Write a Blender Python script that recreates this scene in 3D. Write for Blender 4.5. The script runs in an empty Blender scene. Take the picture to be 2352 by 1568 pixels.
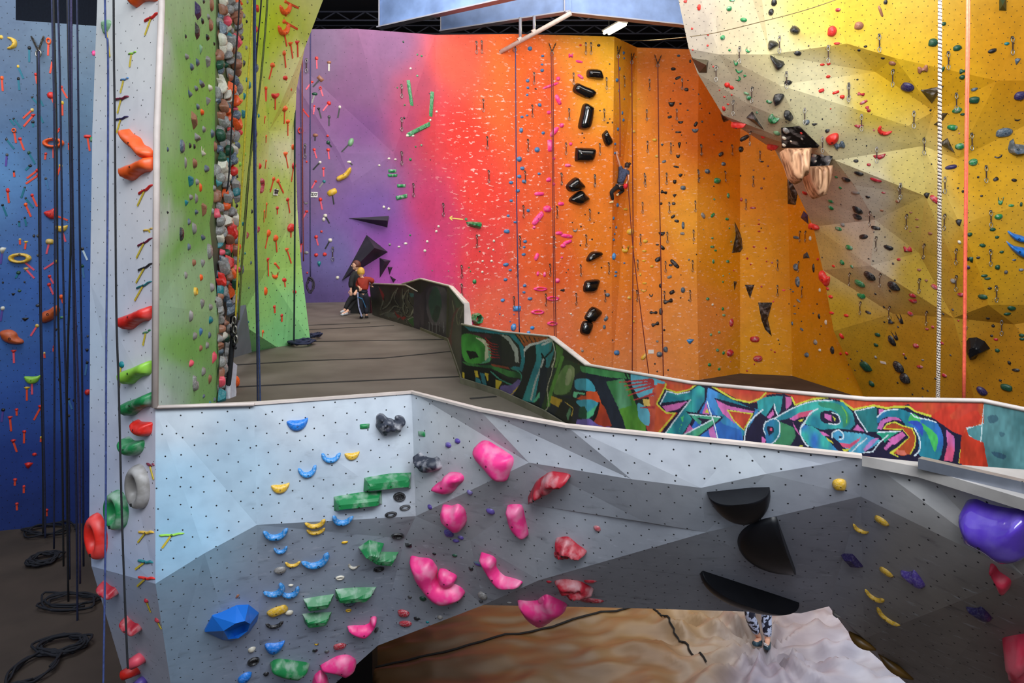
import bpy, bmesh, math, random, re
import numpy as np
from mathutils import Vector, Matrix
from mathutils import noise as mnoise
from mathutils.bvhtree import BVHTree
from mathutils.geometry import delaunay_2d_cdt

SC = bpy.context.scene
COL = SC.collection
F, CX, HY, CZ = 1600.0, 1176.0, 550.0, 1.85     # focal length in px, principal column, horizon row, eye height
GZ = -3.45                                       # ground floor level (upper floor = 0)
random.seed(7)

def P(px, py, d):
    return Vector(((px-CX)/F*d, d, CZ-(py-HY)/F*d))
def Pz(px, py, z):
    return P(px, py, (CZ-z)*F/(py-HY))
def proj(v):
    return CX+v.x/v.y*F, HY+(CZ-v.z)/v.y*F
def lin(c):
    out = []
    for x in c[:3]:
        x = x/255.0
        out.append(x/12.92 if x <= .04045 else ((x+.055)/1.055)**2.4)
    return tuple(out)

# ------------------------------------------------------------------ materials
MATS = {}
def nt(name):
    m = bpy.data.materials.new(name); m.use_nodes = True
    N = m.node_tree; b = N.nodes['Principled BSDF']
    return m, N, b
def simple(name, rgb, rough=.5, metal=0, noise=.12, nscale=12, chalk=0, spec=.5, bump=0, coat=0):
    if name in MATS: return MATS[name]
    m, N, b = nt(name)
    c = lin(rgb)
    b.inputs['Roughness'].default_value = rough; b.inputs['Metallic'].default_value = metal
    b.inputs['Specular IOR Level'].default_value = spec
    if coat: b.inputs['Coat Weight'].default_value = coat
    tc = N.nodes.new('ShaderNodeTexCoord')
    n = N.nodes.new('ShaderNodeTexNoise'); n.inputs['Scale'].default_value = nscale; n.inputs['Detail'].default_value = 4
    N.links.new(tc.outputs['Object'], n.inputs['Vector'])
    r = N.nodes.new('ShaderNodeValToRGB')
    r.color_ramp.elements[0].color = (*[x*(1-noise) for x in c], 1); r.color_ramp.elements[0].position = .3
    r.color_ramp.elements[1].color = (*[min(1, x*(1+noise)+.01*noise) for x in c], 1); r.color_ramp.elements[1].position = .7
    N.links.new(n.outputs['Fac'], r.inputs['Fac'])
    out = r.outputs['Color']
    if chalk:
        n2 = N.nodes.new('ShaderNodeTexNoise'); n2.inputs['Scale'].default_value = nscale*1.1; n2.inputs['Detail'].default_value = 6
        N.links.new(tc.outputs['Object'], n2.inputs['Vector'])
        r2 = N.nodes.new('ShaderNodeMapRange'); r2.inputs['From Min'].default_value = .48; r2.inputs['From Max'].default_value = .66
        r2.inputs['To Max'].default_value = chalk
        N.links.new(n2.outputs['Fac'], r2.inputs['Value'])
        mx = N.nodes.new('ShaderNodeMix'); mx.data_type = 'RGBA'
        N.links.new(r2.outputs['Result'], mx.inputs['Factor']); N.links.new(out, mx.inputs['A'])
        mx.inputs['B'].default_value = (.62, .6, .62, 1)
        out = mx.outputs['Result']
    N.links.new(out, b.inputs['Base Color'])
    if bump:
        bp = N.nodes.new('ShaderNodeBump'); bp.inputs['Strength'].default_value = bump; bp.inputs['Distance'].default_value = .02
        N.links.new(n.outputs['Fac'], bp.inputs['Height']); N.links.new(bp.outputs['Normal'], b.inputs['Normal'])
    MATS[name] = m
    return m
def emis(name, rgb, s):
    m, N, b = nt(name)
    b.inputs['Base Color'].default_value = (*lin(rgb), 1)
    b.inputs['Emission Color'].default_value = (*lin(rgb), 1); b.inputs['Emission Strength'].default_value = s
    return m

def wall_mat(name, dot=.17, rad=.008, dots=True, smudge=.25, flecks=0, scratch=0, rough=.62, rand=.22, seam=0):
    """painted plywood panel: colour attribute (the paint) + T-nut holes, chalk marks and rubber smudges"""
    m, N, b = nt(name); L = N.links
    at = N.nodes.new('ShaderNodeAttribute'); at.attribute_name = 'paint'
    uv = N.nodes.new('ShaderNodeUVMap'); uv.uv_map = 'UVMap'
    col = at.outputs['Color']
    def noise(sc, det=4, vec=None, ro=.5):
        n = N.nodes.new('ShaderNodeTexNoise'); n.inputs['Scale'].default_value = sc; n.inputs['Detail'].default_value = det
        n.inputs['Roughness'].default_value = ro
        L.new(vec or uv.outputs['UV'], n.inputs['Vector']); return n.outputs['Fac']
    def rng(v, a, c, t=1.0, t0=0.0):
        r = N.nodes.new('ShaderNodeMapRange'); r.inputs['From Min'].default_value = a; r.inputs['From Max'].default_value = c
        r.inputs['To Min'].default_value = t0; r.inputs['To Max'].default_value = t; L.new(v, r.inputs['Value']); return r.outputs['Result']
    def mul(a, c):
        k = N.nodes.new('ShaderNodeMath'); k.operation = 'MULTIPLY'
        L.new(a, k.inputs[0])
        if isinstance(c, (int, float)): k.inputs[1].default_value = c
        else: L.new(c, k.inputs[1])
        return k.outputs[0]
    def mix(f, a, bcol, blend='MIX'):
        x = N.nodes.new('ShaderNodeMix'); x.data_type = 'RGBA'; x.blend_type = blend
        L.new(f, x.inputs['Factor']); L.new(a, x.inputs['A'])
        if isinstance(bcol, tuple): x.inputs['B'].default_value = (*bcol, 1)
        else: L.new(bcol, x.inputs['B'])
        return x.outputs['Result']
    # mottling
    col = mix(rng(noise(2.2, 6), .35, .7, smudge), col, (.42, .42, .46), 'MULTIPLY')
    col = mix(rng(noise(9, 5), .45, .75, smudge*.8), col, (.5, .5, .55), 'MULTIPLY')
    if scratch:
        mp = N.nodes.new('ShaderNodeMapping'); mp.inputs['Scale'].default_value = (1.0, 2.6, 1); mp.inputs['Rotation'].default_value = (0, 0, .25)
        L.new(uv.outputs['UV'], mp.inputs['Vector'])
        f = mul(rng(noise(7, 5, mp.outputs['Vector'], .62), .60, .74, scratch), at.outputs['Alpha'])
        col = mix(f, col, (.62, .64, .72))
        f = mul(rng(noise(5.1, 6, mp.outputs['Vector'], .6), .58, .75, scratch), at.outputs['Alpha'])
        col = mix(f, col, (.06, .06, .075))
    if flecks:
        mp = N.nodes.new('ShaderNodeMapping'); mp.inputs['Scale'].default_value = (1.0, 2.3, 1); mp.inputs['Rotation'].default_value = (0, 0, -.3)
        L.new(uv.outputs['UV'], mp.inputs['Vector'])
        f = mul(rng(noise(4.6, 3, mp.outputs['Vector'], .6), .60, .66, flecks), at.outputs['Alpha'])
        col = mix(f, col, (1.0, .78, .7))
    if dots:
        v = N.nodes.new('ShaderNodeTexVoronoi'); v.voronoi_dimensions = '2D'; v.inputs['Randomness'].default_value = rand
        mp = N.nodes.new('ShaderNodeMapping'); mp.inputs['Rotation'].default_value = (0, 0, .74); s = 1/dot
        mp.inputs['Scale'].default_value = (s, s, s)
        L.new(uv.outputs['UV'], mp.inputs['Vector']); L.new(mp.outputs['Vector'], v.inputs['Vector'])
        v.inputs['Scale'].default_value = 1
        f = rng(v.outputs['Distance'], rad/dot, rad/dot*.7, 1)
        col = mix(f, col, (.012, .012, .014))
    L.new(col, b.inputs['Base Color']); b.inputs['Roughness'].default_value = rough
    b.inputs['Specular IOR Level'].default_value = .3
    return m

# ------------------------------------------------------------------ objects
def link(o, parent=None):
    COL.objects.link(o)
    if parent is not None: o.parent = parent
    return o
def mesh_obj(name, verts, faces, mat=None, parent=None, smooth=False):
    me = bpy.data.meshes.new(name); me.from_pydata([tuple(v) for v in verts], [], faces); me.update()
    if smooth: me.polygons.foreach_set('use_smooth', [True]*len(me.polygons))
    if mat: me.materials.append(mat)
    return link(bpy.data.objects.new(name, me), parent)
def empty(name, loc):
    o = bpy.data.objects.new(name, None); o.location = loc; o.empty_display_size = .1
    return link(o)
def tag(o, label, cat, group=None, kind=None):
    o['label'] = label; o['category'] = cat
    if group: o['group'] = group
    if kind: o['kind'] = kind
    return o
def struct(o):
    o['kind'] = 'structure'; return o
def rel(o, parent):
    """child given in world coordinates under a translated root"""
    o.parent = parent; o.matrix_parent_inverse = Matrix.Translation(-Vector(parent.location)); return o
def box_data(c, s, R=None):
    v = []; 
    for z in (-1, 1):
        for y in (-1, 1):
            for x in (-1, 1):
                q = Vector((x*s[0]/2, y*s[1]/2, z*s[2]/2))
                if R: q = R @ q
                v.append(Vector(c)+q)
    f = [(0,2,3,1),(4,5,7,6),(0,1,5,4),(2,6,7,3),(0,4,6,2),(1,3,7,5)]
    return v, f
def join(parts):
    V, Fc = [], []
    for v, f in parts:
        o = len(V); V += list(v); Fc += [tuple(i+o for i in t) for t in f]
    return V, Fc
def bar_data(a, b, w, h):
    a, b = Vector(a), Vector(b); d = b-a; L = d.length
    q = d.to_track_quat('X', 'Z').to_matrix()
    return box_data((a+b)/2, (L, w, h), q)
def tube_data(pts, r, n=6, caps=True):
    pts = [Vector(p) for p in pts]; V = []; Fc = []
    rr = r if isinstance(r, (list, tuple)) else [r]*len(pts)
    up = None
    for i, p in enumerate(pts):
        t = (pts[min(i+1, len(pts)-1)]-pts[max(i-1, 0)]).normalized()
        if up is None:
            up = Vector((0, 0, 1)) if abs(t.z) < .9 else Vector((1, 0, 0))
        s = t.cross(up).normalized(); up = s.cross(t).normalized()
        for k in range(n):
            a = 2*math.pi*k/n
            V.append(p+s*math.cos(a)*rr[i]+up*math.sin(a)*rr[i])
    for i in range(len(pts)-1):
        for k in range(n):
            a = i*n+k; b2 = i*n+(k+1) % n
            Fc.append((a, b2, b2+n, a+n))
    if caps:
        Fc.append(tuple(range(n-1, -1, -1))); Fc.append(tuple(range(len(V)-n, len(V))))
    return V, Fc
def catmull(pts, k=4, closed=True):
    out = []; n = len(pts)
    rng_ = range(n) if closed else range(n-1)
    for i in rng_:
        if closed: p0, p1, p2, p3 = pts[(i-1) % n], pts[i], pts[(i+1) % n], pts[(i+2) % n]
        else: p0, p1, p2, p3 = pts[max(i-1, 0)], pts[i], pts[i+1], pts[min(i+2, n-1)]
        for j in range(k):
            t = j/k
            out.append(tuple(.5*((2*b)+(c-a)*t+(2*a-5*b+4*c-d)*t*t+(3*b-a-3*c+d)*t**3) for a, b, c, d in zip(p0, p1, p2, p3)))
    if not closed: out.append(tuple(pts[-1]))
    return out

# ------------------------------------------------------------------ painted faceted walls
WALLS = []     # (name, BVH, words)
def paint_field(ctrl, sigma):
    pts = np.array([[c[0], c[1]] for c in ctrl], float); cols = np.array([lin(c[2]) for c in ctrl])
    al = np.array([c[3] if len(c) > 3 else 0 for c in ctrl], float)
    def f(px, py):
        d2 = ((pts[:, 0]-px)**2+(pts[:, 1]-py)**2)/(sigma*sigma)
        w = 1/(d2+.35)**2.5 ; w /= w.sum()
        c = (w[:, None]*cols).sum(0)
        return (c[0], c[1], c[2], float((w*al).sum()))
    return f
def wall(name, V, polys, mat, paint, words=None, step=.4, register=True, back=None, kindwall=True):
    """V: {key: Vector}; polys: lists of keys. Every triangle is cut into a grid that carries the paint colour."""
    tris = []
    for p in polys:
        q = [V[k] for k in p]
        if len(q) == 3: tris.append(q)
        elif len(q) == 4: tris += [[q[0], q[1], q[2]], [q[0], q[2], q[3]]]
        else:
            # fan over a proper triangulation in picture plane order
            pr = [Vector((proj(x)[0], proj(x)[1])) for x in q]
            r = delaunay_2d_cdt(pr, [], [list(range(len(q)))], 1, 1e-6)
            for t in r[2]: tris.append([q[r[3][i][0]] for i in t])
    coarseV, coarseF = [], []
    for t in tris:
        n = (t[1]-t[0]).cross(t[2]-t[0])
        if n.dot(Vector((0, 0, CZ))-t[0]) < 0: t[1], t[2] = t[2], t[1]
        coarseF.append(tuple(range(len(coarseV), len(coarseV)+3))); coarseV += t
    bv = BVHTree.FromPolygons(coarseV, coarseF)
    if register: WALLS.append((name, bv, words or name))
    VV, FF, CC, UV = [], [], [], []
    for t in tris:
        a, b, c = t; n = (b-a).cross(c-a).normalized()
        u = Vector((0, 0, 1)).cross(n)
        u = u.normalized() if u.length > 1e-3 else Vector((1, 0, 0))
        w = n.cross(u)
        L = max((b-a).length, (c-a).length, (b-c).length); k = max(1, math.ceil(L/step)); base = len(VV); idx = {}
        for i in range(k+1):
            for j in range(k+1-i):
                p = a+(b-a)*(i/k)+(c-a)*(j/k); idx[i, j] = len(VV); VV.append(p)
                UV.append((p.dot(u), p.dot(w))); CC.append(paint(*proj(p)))
        for i in range(k):
            for j in range(k-i):
                FF.append((idx[i, j], idx[i+1, j], idx[i, j+1]))
                if j < k-i-1: FF.append((idx[i+1, j], idx[i+1, j+1], idx[i, j+1]))
    o = mesh_obj(name, VV, FF, mat); me = o.data
    at = me.color_attributes.new('paint', 'FLOAT_COLOR', 'POINT'); at.data.foreach_set('color', np.array(CC, np.float32).ravel())
    ul = me.uv_layers.new(name='UVMap'); li = np.zeros(len(me.loops), np.int32); me.loops.foreach_get('vertex_index', li)
    ul.data.foreach_set('uv', np.array(UV, np.float32)[li].ravel())
    return o
def cast(px, py, only=None):
    o = Vector((0, 0, CZ)); d = Vector(((px-CX)/F, 1, -(py-HY)/F)).normalized(); best = None
    for nm, bv, wd in WALLS:
        if only and nm not in only: continue
        h = bv.ray_cast(o, d)
        if h[0] is not None and (best is None or h[3] < best[2]): best = (h[0], h[1], h[3], nm, wd)
    if best is None: return None
    n = best[1]
    if n.dot(d) > 0: n = -n
    return best[0], n.normalized(), best[3], best[4], d
def frame_of(n):
    r = Vector((0, 0, 1)).cross(n)
    r = r.normalized() if r.length > .15 else Vector((1, 0, 0))
    u = n.cross(r).normalized(); r = u.cross(n)
    return r, u
# ================================================================== SETTING
def K(dic):
    return {k: (P(*v) if len(v) == 3 else v) for k, v in dic.items()}

# ---- front bouldering wall (white/grey overhang in the foreground)
top = .75
fv = K(dict(c0=(357,1340,4.62), c1=(470,1270,4.66), c2=(590,1205,4.75), c3=(955,1185,5.06),
  e0=(392,1570,5.25), e00=(420,1720,5.6), e1=(600,1720,6.1), e2=(868,1482,5.75), e3=(1110,1389,5.30), e4=(1450,1396,5.02), e5=(1840,1408,4.72),
  f=(930,1237,5.2), k1=(1215,1062,4.37), m1=(1200,1156,4.62), n1=(1080,1240,5.0), k2=(1450,1100,4.03), k3=(1610,1120,3.87),
  m2=(1480,1198,4.22), m3=(1622,1222,4.08), s=(1238,1332,4.85), k4=(1760,1088,3.74), k5=(1890,1066,3.625),
  q=(1977,1140,3.66), r=(1836,1388,4.62), t=(1904,1392,4.58), v1=(1985,1466,4.62), v2=(2152,1570,4.5), v3=(2500,1760,4.1),
  u=(2352,1322,3.12), u2=(2500,1432,2.92), w1=(1950,1453,5.0), w2=(2085,1572,4.9)))
for k, x, y in (('a0',357,935),('a1',583,926),('a2',945,900),('a3',1100,940),('a4',1300,977),('a5',1700,1017),('a6',1980,1047),('a7',2110,1072),('a8',2352,1145),('a9',2500,1190)):
    fv[k] = Pz(x, y, top)
fp = [('a0','a1','c2','c1','c0'),('a1','a2','c3','c2'),('c0','c1','e0'),('c1','c2','e1','e00','e0'),('c2','c3','f','e2','e1'),
  ('a2','k1','m1','n1','c3'),('a2','a3','k1'),('a3','a4','k2','k1'),('a4','a5','k3','k2'),('a5','a6','k5','k4','k3'),
  ('k1','k2','m2','m1'),('k2','k3','m3','m2'),('k3','k4','m3'),('k4','k5','a6','q','m3'),
  ('m1','m2','m3','s'),('m1','s','n1'),('c3','n1','f'),('f','n1','s','e3','e2'),('s','m3','e4','e3'),('m3','r','e5','e4'),
  ('m3','q','t','r'),('r','t','e5'),('a6','a7','u'),('a7','a8','u'),('a8','a9','u2','u'),('a6','u','v2','v1','t','q'),('u','u2','v3','v2'),('t','v1','w1'),('v1','v2','w2','w1')]
FRONT_PAINT = paint_field([(400,960,(205,214,222)),(400,1100,(168,202,224),.1),(400,1250,(160,200,226),.1),(440,1400,(165,190,214),.3),(560,1100,(176,202,220),.2),  # greyer points on the lower overhanging facets put their shade into the paint
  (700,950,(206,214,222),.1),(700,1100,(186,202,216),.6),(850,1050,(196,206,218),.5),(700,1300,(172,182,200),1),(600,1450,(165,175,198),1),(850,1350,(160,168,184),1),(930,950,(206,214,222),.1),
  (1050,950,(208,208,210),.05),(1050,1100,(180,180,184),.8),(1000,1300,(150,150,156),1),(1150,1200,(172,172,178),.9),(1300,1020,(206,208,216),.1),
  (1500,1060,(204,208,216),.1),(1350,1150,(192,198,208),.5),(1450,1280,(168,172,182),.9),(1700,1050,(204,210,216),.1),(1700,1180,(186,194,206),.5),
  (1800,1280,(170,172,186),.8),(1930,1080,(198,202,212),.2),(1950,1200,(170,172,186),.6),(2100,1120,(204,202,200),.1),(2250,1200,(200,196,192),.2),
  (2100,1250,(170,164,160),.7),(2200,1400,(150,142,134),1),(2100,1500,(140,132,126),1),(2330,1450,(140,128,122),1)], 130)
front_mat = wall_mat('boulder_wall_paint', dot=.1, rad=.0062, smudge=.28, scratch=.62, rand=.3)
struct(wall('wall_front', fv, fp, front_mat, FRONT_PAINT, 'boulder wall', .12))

def strip_solid(name, tops, depth, mat, drop, lip=.02, parent=None, over=.012):
    """ledge that caps a wall: runs along tops, `depth` wide away from the camera, with a back that drops"""
    V, Fc = [], []
    for i, p in enumerate(tops):
        a = tops[max(i-1, 0)]; b = tops[min(i+1, len(tops)-1)]
        t = (b-a); t.z = 0; t.normalize(); n = Vector((-t.y, t.x, 0))
        if n.y < 0: n = -n
        V += [p-n*over+Vector((0, 0, -.01)), p-n*over+Vector((0, 0, lip)), p+n*depth+Vector((0, 0, lip)), p+n*.44+Vector((0, 0, -.17)), p+n*.75+Vector((0, 0, -drop))]
    for i in range(len(tops)-1):
        o = i*5
        for k in range(4): Fc.append((o+k, o+k+5, o+k+6, o+k+1))
    return mesh_obj(name, V, Fc, mat, parent)
trim_mat = simple('pale_trim', (200, 186, 178), .55, noise=.15, nscale=6)
ledge_mat = simple('ledge_paint', (158, 152, 148), .55, noise=.2, nscale=5)
tp = [fv['a%d' % i] for i in range(7)]
o = struct(strip_solid('trim_1', [v+Vector((0,0,0)) for v in tp], .03, trim_mat, .74, lip=.006))
# wide ledge on the right part with a metal rail
V = [Pz(1980,1047,.765), Pz(2110,1072,.765), Pz(2352,1145,.765), Pz(2500,1190,.765), Pz(2520,1092,.765), Pz(2352,1078,.765), Pz(2110,1060,.765)]
W = [v-Vector((0, 0, .05)) for v in V]
n = len(V)
struct(mesh_obj('trim_2', V+W, [tuple(range(n))[::-1], tuple(range(n, 2*n))]+[(i, (i+1) % n, n+(i+1) % n, n+i) for i in range(n)], ledge_mat))
ra = [Pz(2113,1062,.79), Pz(2352,1117,.79), Pz(2500,1160,.79)]
V, Fc = join([bar_data(ra[0], ra[1], .045, .05), bar_data(ra[1], ra[2], .045, .05)])
o = mesh_obj('edge_rail', V, Fc, simple('galvanised', (150, 155, 168), .35, metal=.7)); tag(o, 'grey metal rail lying along the wide pale ledge at right', 'rail')

# ---- white column face at left and its undercut foot
wv = K(dict(t0=(236,-420,5.35), t1=(376,-420,4.85), l1=(222,40,5.08), l2=(212,300,5.06), l3=(207,650,5.05), l4=(205,1200,5.05), l5=(210,1300,5.06), l6=(290,1570,5.75), l7=(330,1720,6.0),
  r1=(371,20,4.62), r2=(358,300,4.58), r3=(357,935,4.571), r4=(357,1340,4.62), r5=(392,1570,5.25), r6=(420,1720,5.6)))
wp = [('t0','t1','r1','l1'),('l1','r1','r2','l2'),('l2','r2','r3','l3'),('l3','r3','r4','l4'),('l4','r4','l5'),('l5','r4','r5','l6'),('l6','r5','r6','l7')]
WHITE_PAINT = paint_field([(240,50,(214,214,212)),(330,50,(224,220,216)),(240,400,(206,212,220)),(320,400,(226,218,218)),(240,800,(190,206,224)),(320,800,(218,212,218)),
  (240,1100,(180,190,214),.1),(330,1100,(206,202,214),.1),(260,1350,(172,186,214),.4),(330,1450,(180,182,196),.8)], 120)
white_mat = wall_mat('white_wall_paint', dot=.11, rad=.0055, smudge=.14, scratch=.35, rand=.3)
struct(wall('wall_front_left', wv, wp, white_mat, WHITE_PAINT, 'white column', .3))
# corner bead between column, green wall and boulder wall
bead = [P(371,-420,4.72), P(371,20,4.60), P(360,300,4.57), P(356,935,4.55)]
V, Fc = join([tube_data(bead, .022, 8), tube_data([P(356,935,4.55), P(584,928,4.66)], .012, 6)])
struct(mesh_obj('trim_3', V, Fc, trim_mat, smooth=True))
# return of the column towards the rear
V = [P(236,-420,5.35), P(222,40,5.08), P(205,1200,5.05), P(210,1300,5.06), P(290,1570,5.75), P(330,1720,6.0)]
W = [v+Vector((-2.1, 3.5, 0)) for v in V]
struct(mesh_obj('wall_column_side', V+W, [(i, i+1, i+7, i+6) for i in range(5)], simple('white_side', (205, 210, 215), .6)))

# ---- green wall
gv = K(dict(A=(365,-420,4.9), B=(500,-420,8.4), C=(492,450,8.0), D=(481,512,7.75), E=(390,655,5.15), Fx=(363,700,4.68), G=(502,720,8.0), H=(502,1000,8.2), I=(362,940,4.66)))
gp = [('A','B','C'),('A','C','D','E'),('A','E','Fx'),('Fx','E','D','G'),('Fx','G','H','I')]
GREEN_PAINT = paint_field([(368,100,(205,215,205)),(368,500,(205,216,208)),(368,900,(196,212,210)),(390,50,(170,205,150)),(395,300,(165,205,150)),(400,700,(165,205,165)),(395,880,(165,200,170)),(420,100,(130,196,95)),(430,300,(120,194,78)),
  (430,450,(118,190,75)),(470,200,(135,200,80)),(485,420,(140,200,80)),(420,550,(120,188,85)),(440,620,(160,204,150)),(450,700,(160,202,140)),(430,800,(130,190,95)),(480,900,(135,190,110)),(480,700,(160,202,145))], 40)
struct(wall('wall_left', gv, gp, wall_mat('green_wall_paint', dot=.17, rad=.0095, smudge=.22), GREEN_PAINT, 'green wall', .25))
# ---- narrow face that carries the packed strip of holds
sv = K(dict(a=(500,-420,8.4), b=(543,-420,8.7), c=(537,300,8.7), d=(530,620,8.7), e=(524,1000,8.7), f=(500,1000,8.25), g=(492,450,8.0), h=(481,512,7.8), i=(502,720,8.05)))
struct(wall('wall_left_edge', sv, [('a','b','c','g'),('g','c','d','h'),('h','d','i'),('i','d','e','f')], wall_mat('strip_wall_paint', dots=False), paint_field([(500,300,(110,120,80)),(510,800,(70,70,66))], 100), 'packed strip', .3))
# ---- lime wall
lv = K(dict(a=(543,-420,8.9), b=(537,300,8.9), c=(532,620,9.1), d=(548,740,10.2), e=(567,812,11.42), f=(636,797,11.98), g=(713,785,12.6),
  h=(692,610,12.5), i=(683,480,12.3), j=(677,300,12.0), k=(681,205,11.8), l=(700,110,11.3), m=(742,0,10.7), n=(800,-180,9.9), o=(830,-420,9.0), p=(622,-420,9.1), q=(618,300,10.9), r=(612,620,11.5)))
lp = [('a','p','q','b'),('b','q','r','c'),('c','r','d'),('d','r','f','e'),('p','o','n','m','l','k','q'),('k','j','q'),('q','j','i','r'),('r','i','h'),('r','h','g','f')]
LIME_PAINT = paint_field([(550,50,(185,205,75)),(560,300,(178,205,72)),(550,600,(165,205,95)),(600,100,(192,212,55)),(640,60,(200,218,40)),(640,250,(196,212,75)),(700,60,(215,222,80)),(715,60,(226,224,150)),
  (690,150,(226,222,160)),(672,220,(222,220,150)),(668,350,(222,222,175)),(640,430,(190,212,100)),(670,480,(206,220,150)),(600,500,(172,208,90)),(650,600,(165,210,110)),(600,700,(150,208,120)),(680,700,(150,215,140)),(640,780,(140,212,140)),(730,0,(226,222,150))], 55)
struct(wall('wall_left_rear', lv, lp, wall_mat('lime_wall_paint', dot=.16, rad=.011, smudge=.2), LIME_PAINT, 'lime wall', .35))
# return of the lime wall (its thickness) behind the free edge
V = [lv[k] for k in 'onmlkjihg']; W = [v+Vector((-1.1, 2.2, 0)) for v in V]
struct(mesh_obj('wall_lime_side', V+W, [(i, i+1, i+10, i+9) for i in range(8)], simple('lime_side', (190, 200, 120), .6)))

# ---- blue wall far left
def zat(px, d, z): return Vector(((px-CX)/F*d, d, z))
ztop = CZ+(HY-56)/F*13
bv_ = dict(a=zat(-160,12.4,ztop+3), b=zat(36,12.75,ztop+3), c=zat(36,12.75,ztop), d=zat(224,13.1,ztop), e=zat(330,13.3,ztop), f=zat(330,13.3,GZ), g=zat(36,12.75,GZ), h=zat(-160,12.4,GZ), i=zat(-160,12.4,ztop))
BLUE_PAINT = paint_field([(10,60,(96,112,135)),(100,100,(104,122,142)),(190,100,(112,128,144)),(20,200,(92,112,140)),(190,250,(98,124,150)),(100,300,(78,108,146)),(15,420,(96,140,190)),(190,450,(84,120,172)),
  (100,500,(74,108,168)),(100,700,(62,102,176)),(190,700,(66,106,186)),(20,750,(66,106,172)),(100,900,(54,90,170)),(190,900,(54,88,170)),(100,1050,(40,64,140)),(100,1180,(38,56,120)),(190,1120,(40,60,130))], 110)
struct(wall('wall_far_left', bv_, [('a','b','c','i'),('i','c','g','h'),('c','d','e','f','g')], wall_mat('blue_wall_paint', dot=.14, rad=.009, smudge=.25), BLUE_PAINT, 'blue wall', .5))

# ---- rainbow wall at the back
rv = K(dict(At=(600,68,20.2), Bt=(820,66,20.8), Ct=(1000,80,22), Dt=(1180,78,23.2), Et=(1411,84,24.2), Em=(1405,600,25.5), Ft=(1463,109,26.2), Gt=(1605,114,26.3), Ht=(1700,118,27.6), Jt=(1800,118,27.3), Kt=(2010,120,23.2)))
for k, x, d in (('Ab',600,20.2),('Bb',820,20.8),('Cb',1000,22),('Db',1180,23.4),('Eb',1405,25.7),('Fb',1463,26.2),('Gb',1605,26.3),('Hb',1700,27.6),('Jb',1820,27.1),('Kb',1987,23.15)):
    rv[k] = zat(x, d, GZ)
rv['Gm'] = P(1600,620,26.3); rv['x1'] = P(905,352,21.15); rv['x2'] = P(780,352,20.55); rv['x3'] = P(808,420,20.62)
RAIN = [(700,120,(118,94,124)),(700,400,(124,98,138)),(760,600,(110,100,156)),(750,680,(84,68,118)),(850,200,(120,78,118)),(850,300,(106,60,118)),(850,380,(124,92,140)),(860,480,(110,80,150)),
  (900,560,(140,76,165)),(950,610,(185,76,150)),(920,640,(168,80,170)),(900,120,(124,84,122)),(950,200,(165,66,92)),(930,300,(160,60,100)),(1000,300,(200,56,62)),(1000,480,(190,54,98)),(1000,600,(212,54,112)),
  (1050,150,(225,84,62)),(1060,300,(236,52,34),1),(1100,450,(236,64,50),1),(1100,600,(230,66,62),1),(1150,700,(238,104,76),.6),(1180,140,(244,106,36),.6),(1160,250,(240,100,42),1),(1250,200,(236,92,44),1),
  (1250,400,(240,96,52),1),(1250,600,(240,102,48),1),(1250,760,(240,126,80),.6),(1390,120,(252,188,40),.2),(1390,200,(250,176,46),.3),(1340,150,(245,140,45),.5),(1350,400,(248,132,38),.7),(1400,550,(248,136,42),.8),  # yellow points at the prow top put the lamp's glow into the paint
  (1400,750,(246,136,64),.7),(1450,850,(240,146,84),.5),(1500,150,(232,122,36),.3),(1500,400,(246,144,42),.7),(1580,200,(222,104,20),.1),(1620,300,(212,100,16),.1),(1700,420,(228,134,10),.1),(1600,500,(246,164,46),.6),  # darker points beside the overhang keep part of the shade in the colour
  (1700,600,(232,152,14),.5),(1600,750,(240,148,66),.8),(1750,800,(222,152,18),.5),(1850,650,(214,136,14),.1),(1880,800,(206,138,18),.1),(1920,880,(200,144,14),.1),(1450,600,(248,140,42),.8)]
rain_mat = wall_mat('rainbow_wall_paint', dot=.3, rad=.010, smudge=.2, flecks=.6, rand=.4)
rp = [('At','Bt','x1','x2'),('Bt','Ct','x1'),('At','x2','x3','Ab'),('x2','x1','x3'),('x3','x1','Bb','Ab'),('x1','Ct','Cb','Bb'),('Ct','Dt','Db','Cb'),('Dt','Et','Em'),('Dt','Em','Eb','Db'),
  ('Et','Ft','Em'),('Ft','Fb','Eb','Em'),('Ft','Gt','Gm'),('Ft','Gm','Gb','Fb'),('Gt','Ht','Hb','Gm'),('Gm','Hb','Gb'),('Ht','Jt','Jb','Hb'),('Jt','Kt','Kb','Jb')]
struct(wall('wall_back', rv, rp, rain_mat, paint_field(RAIN, 90), 'rainbow wall', .45))

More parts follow.
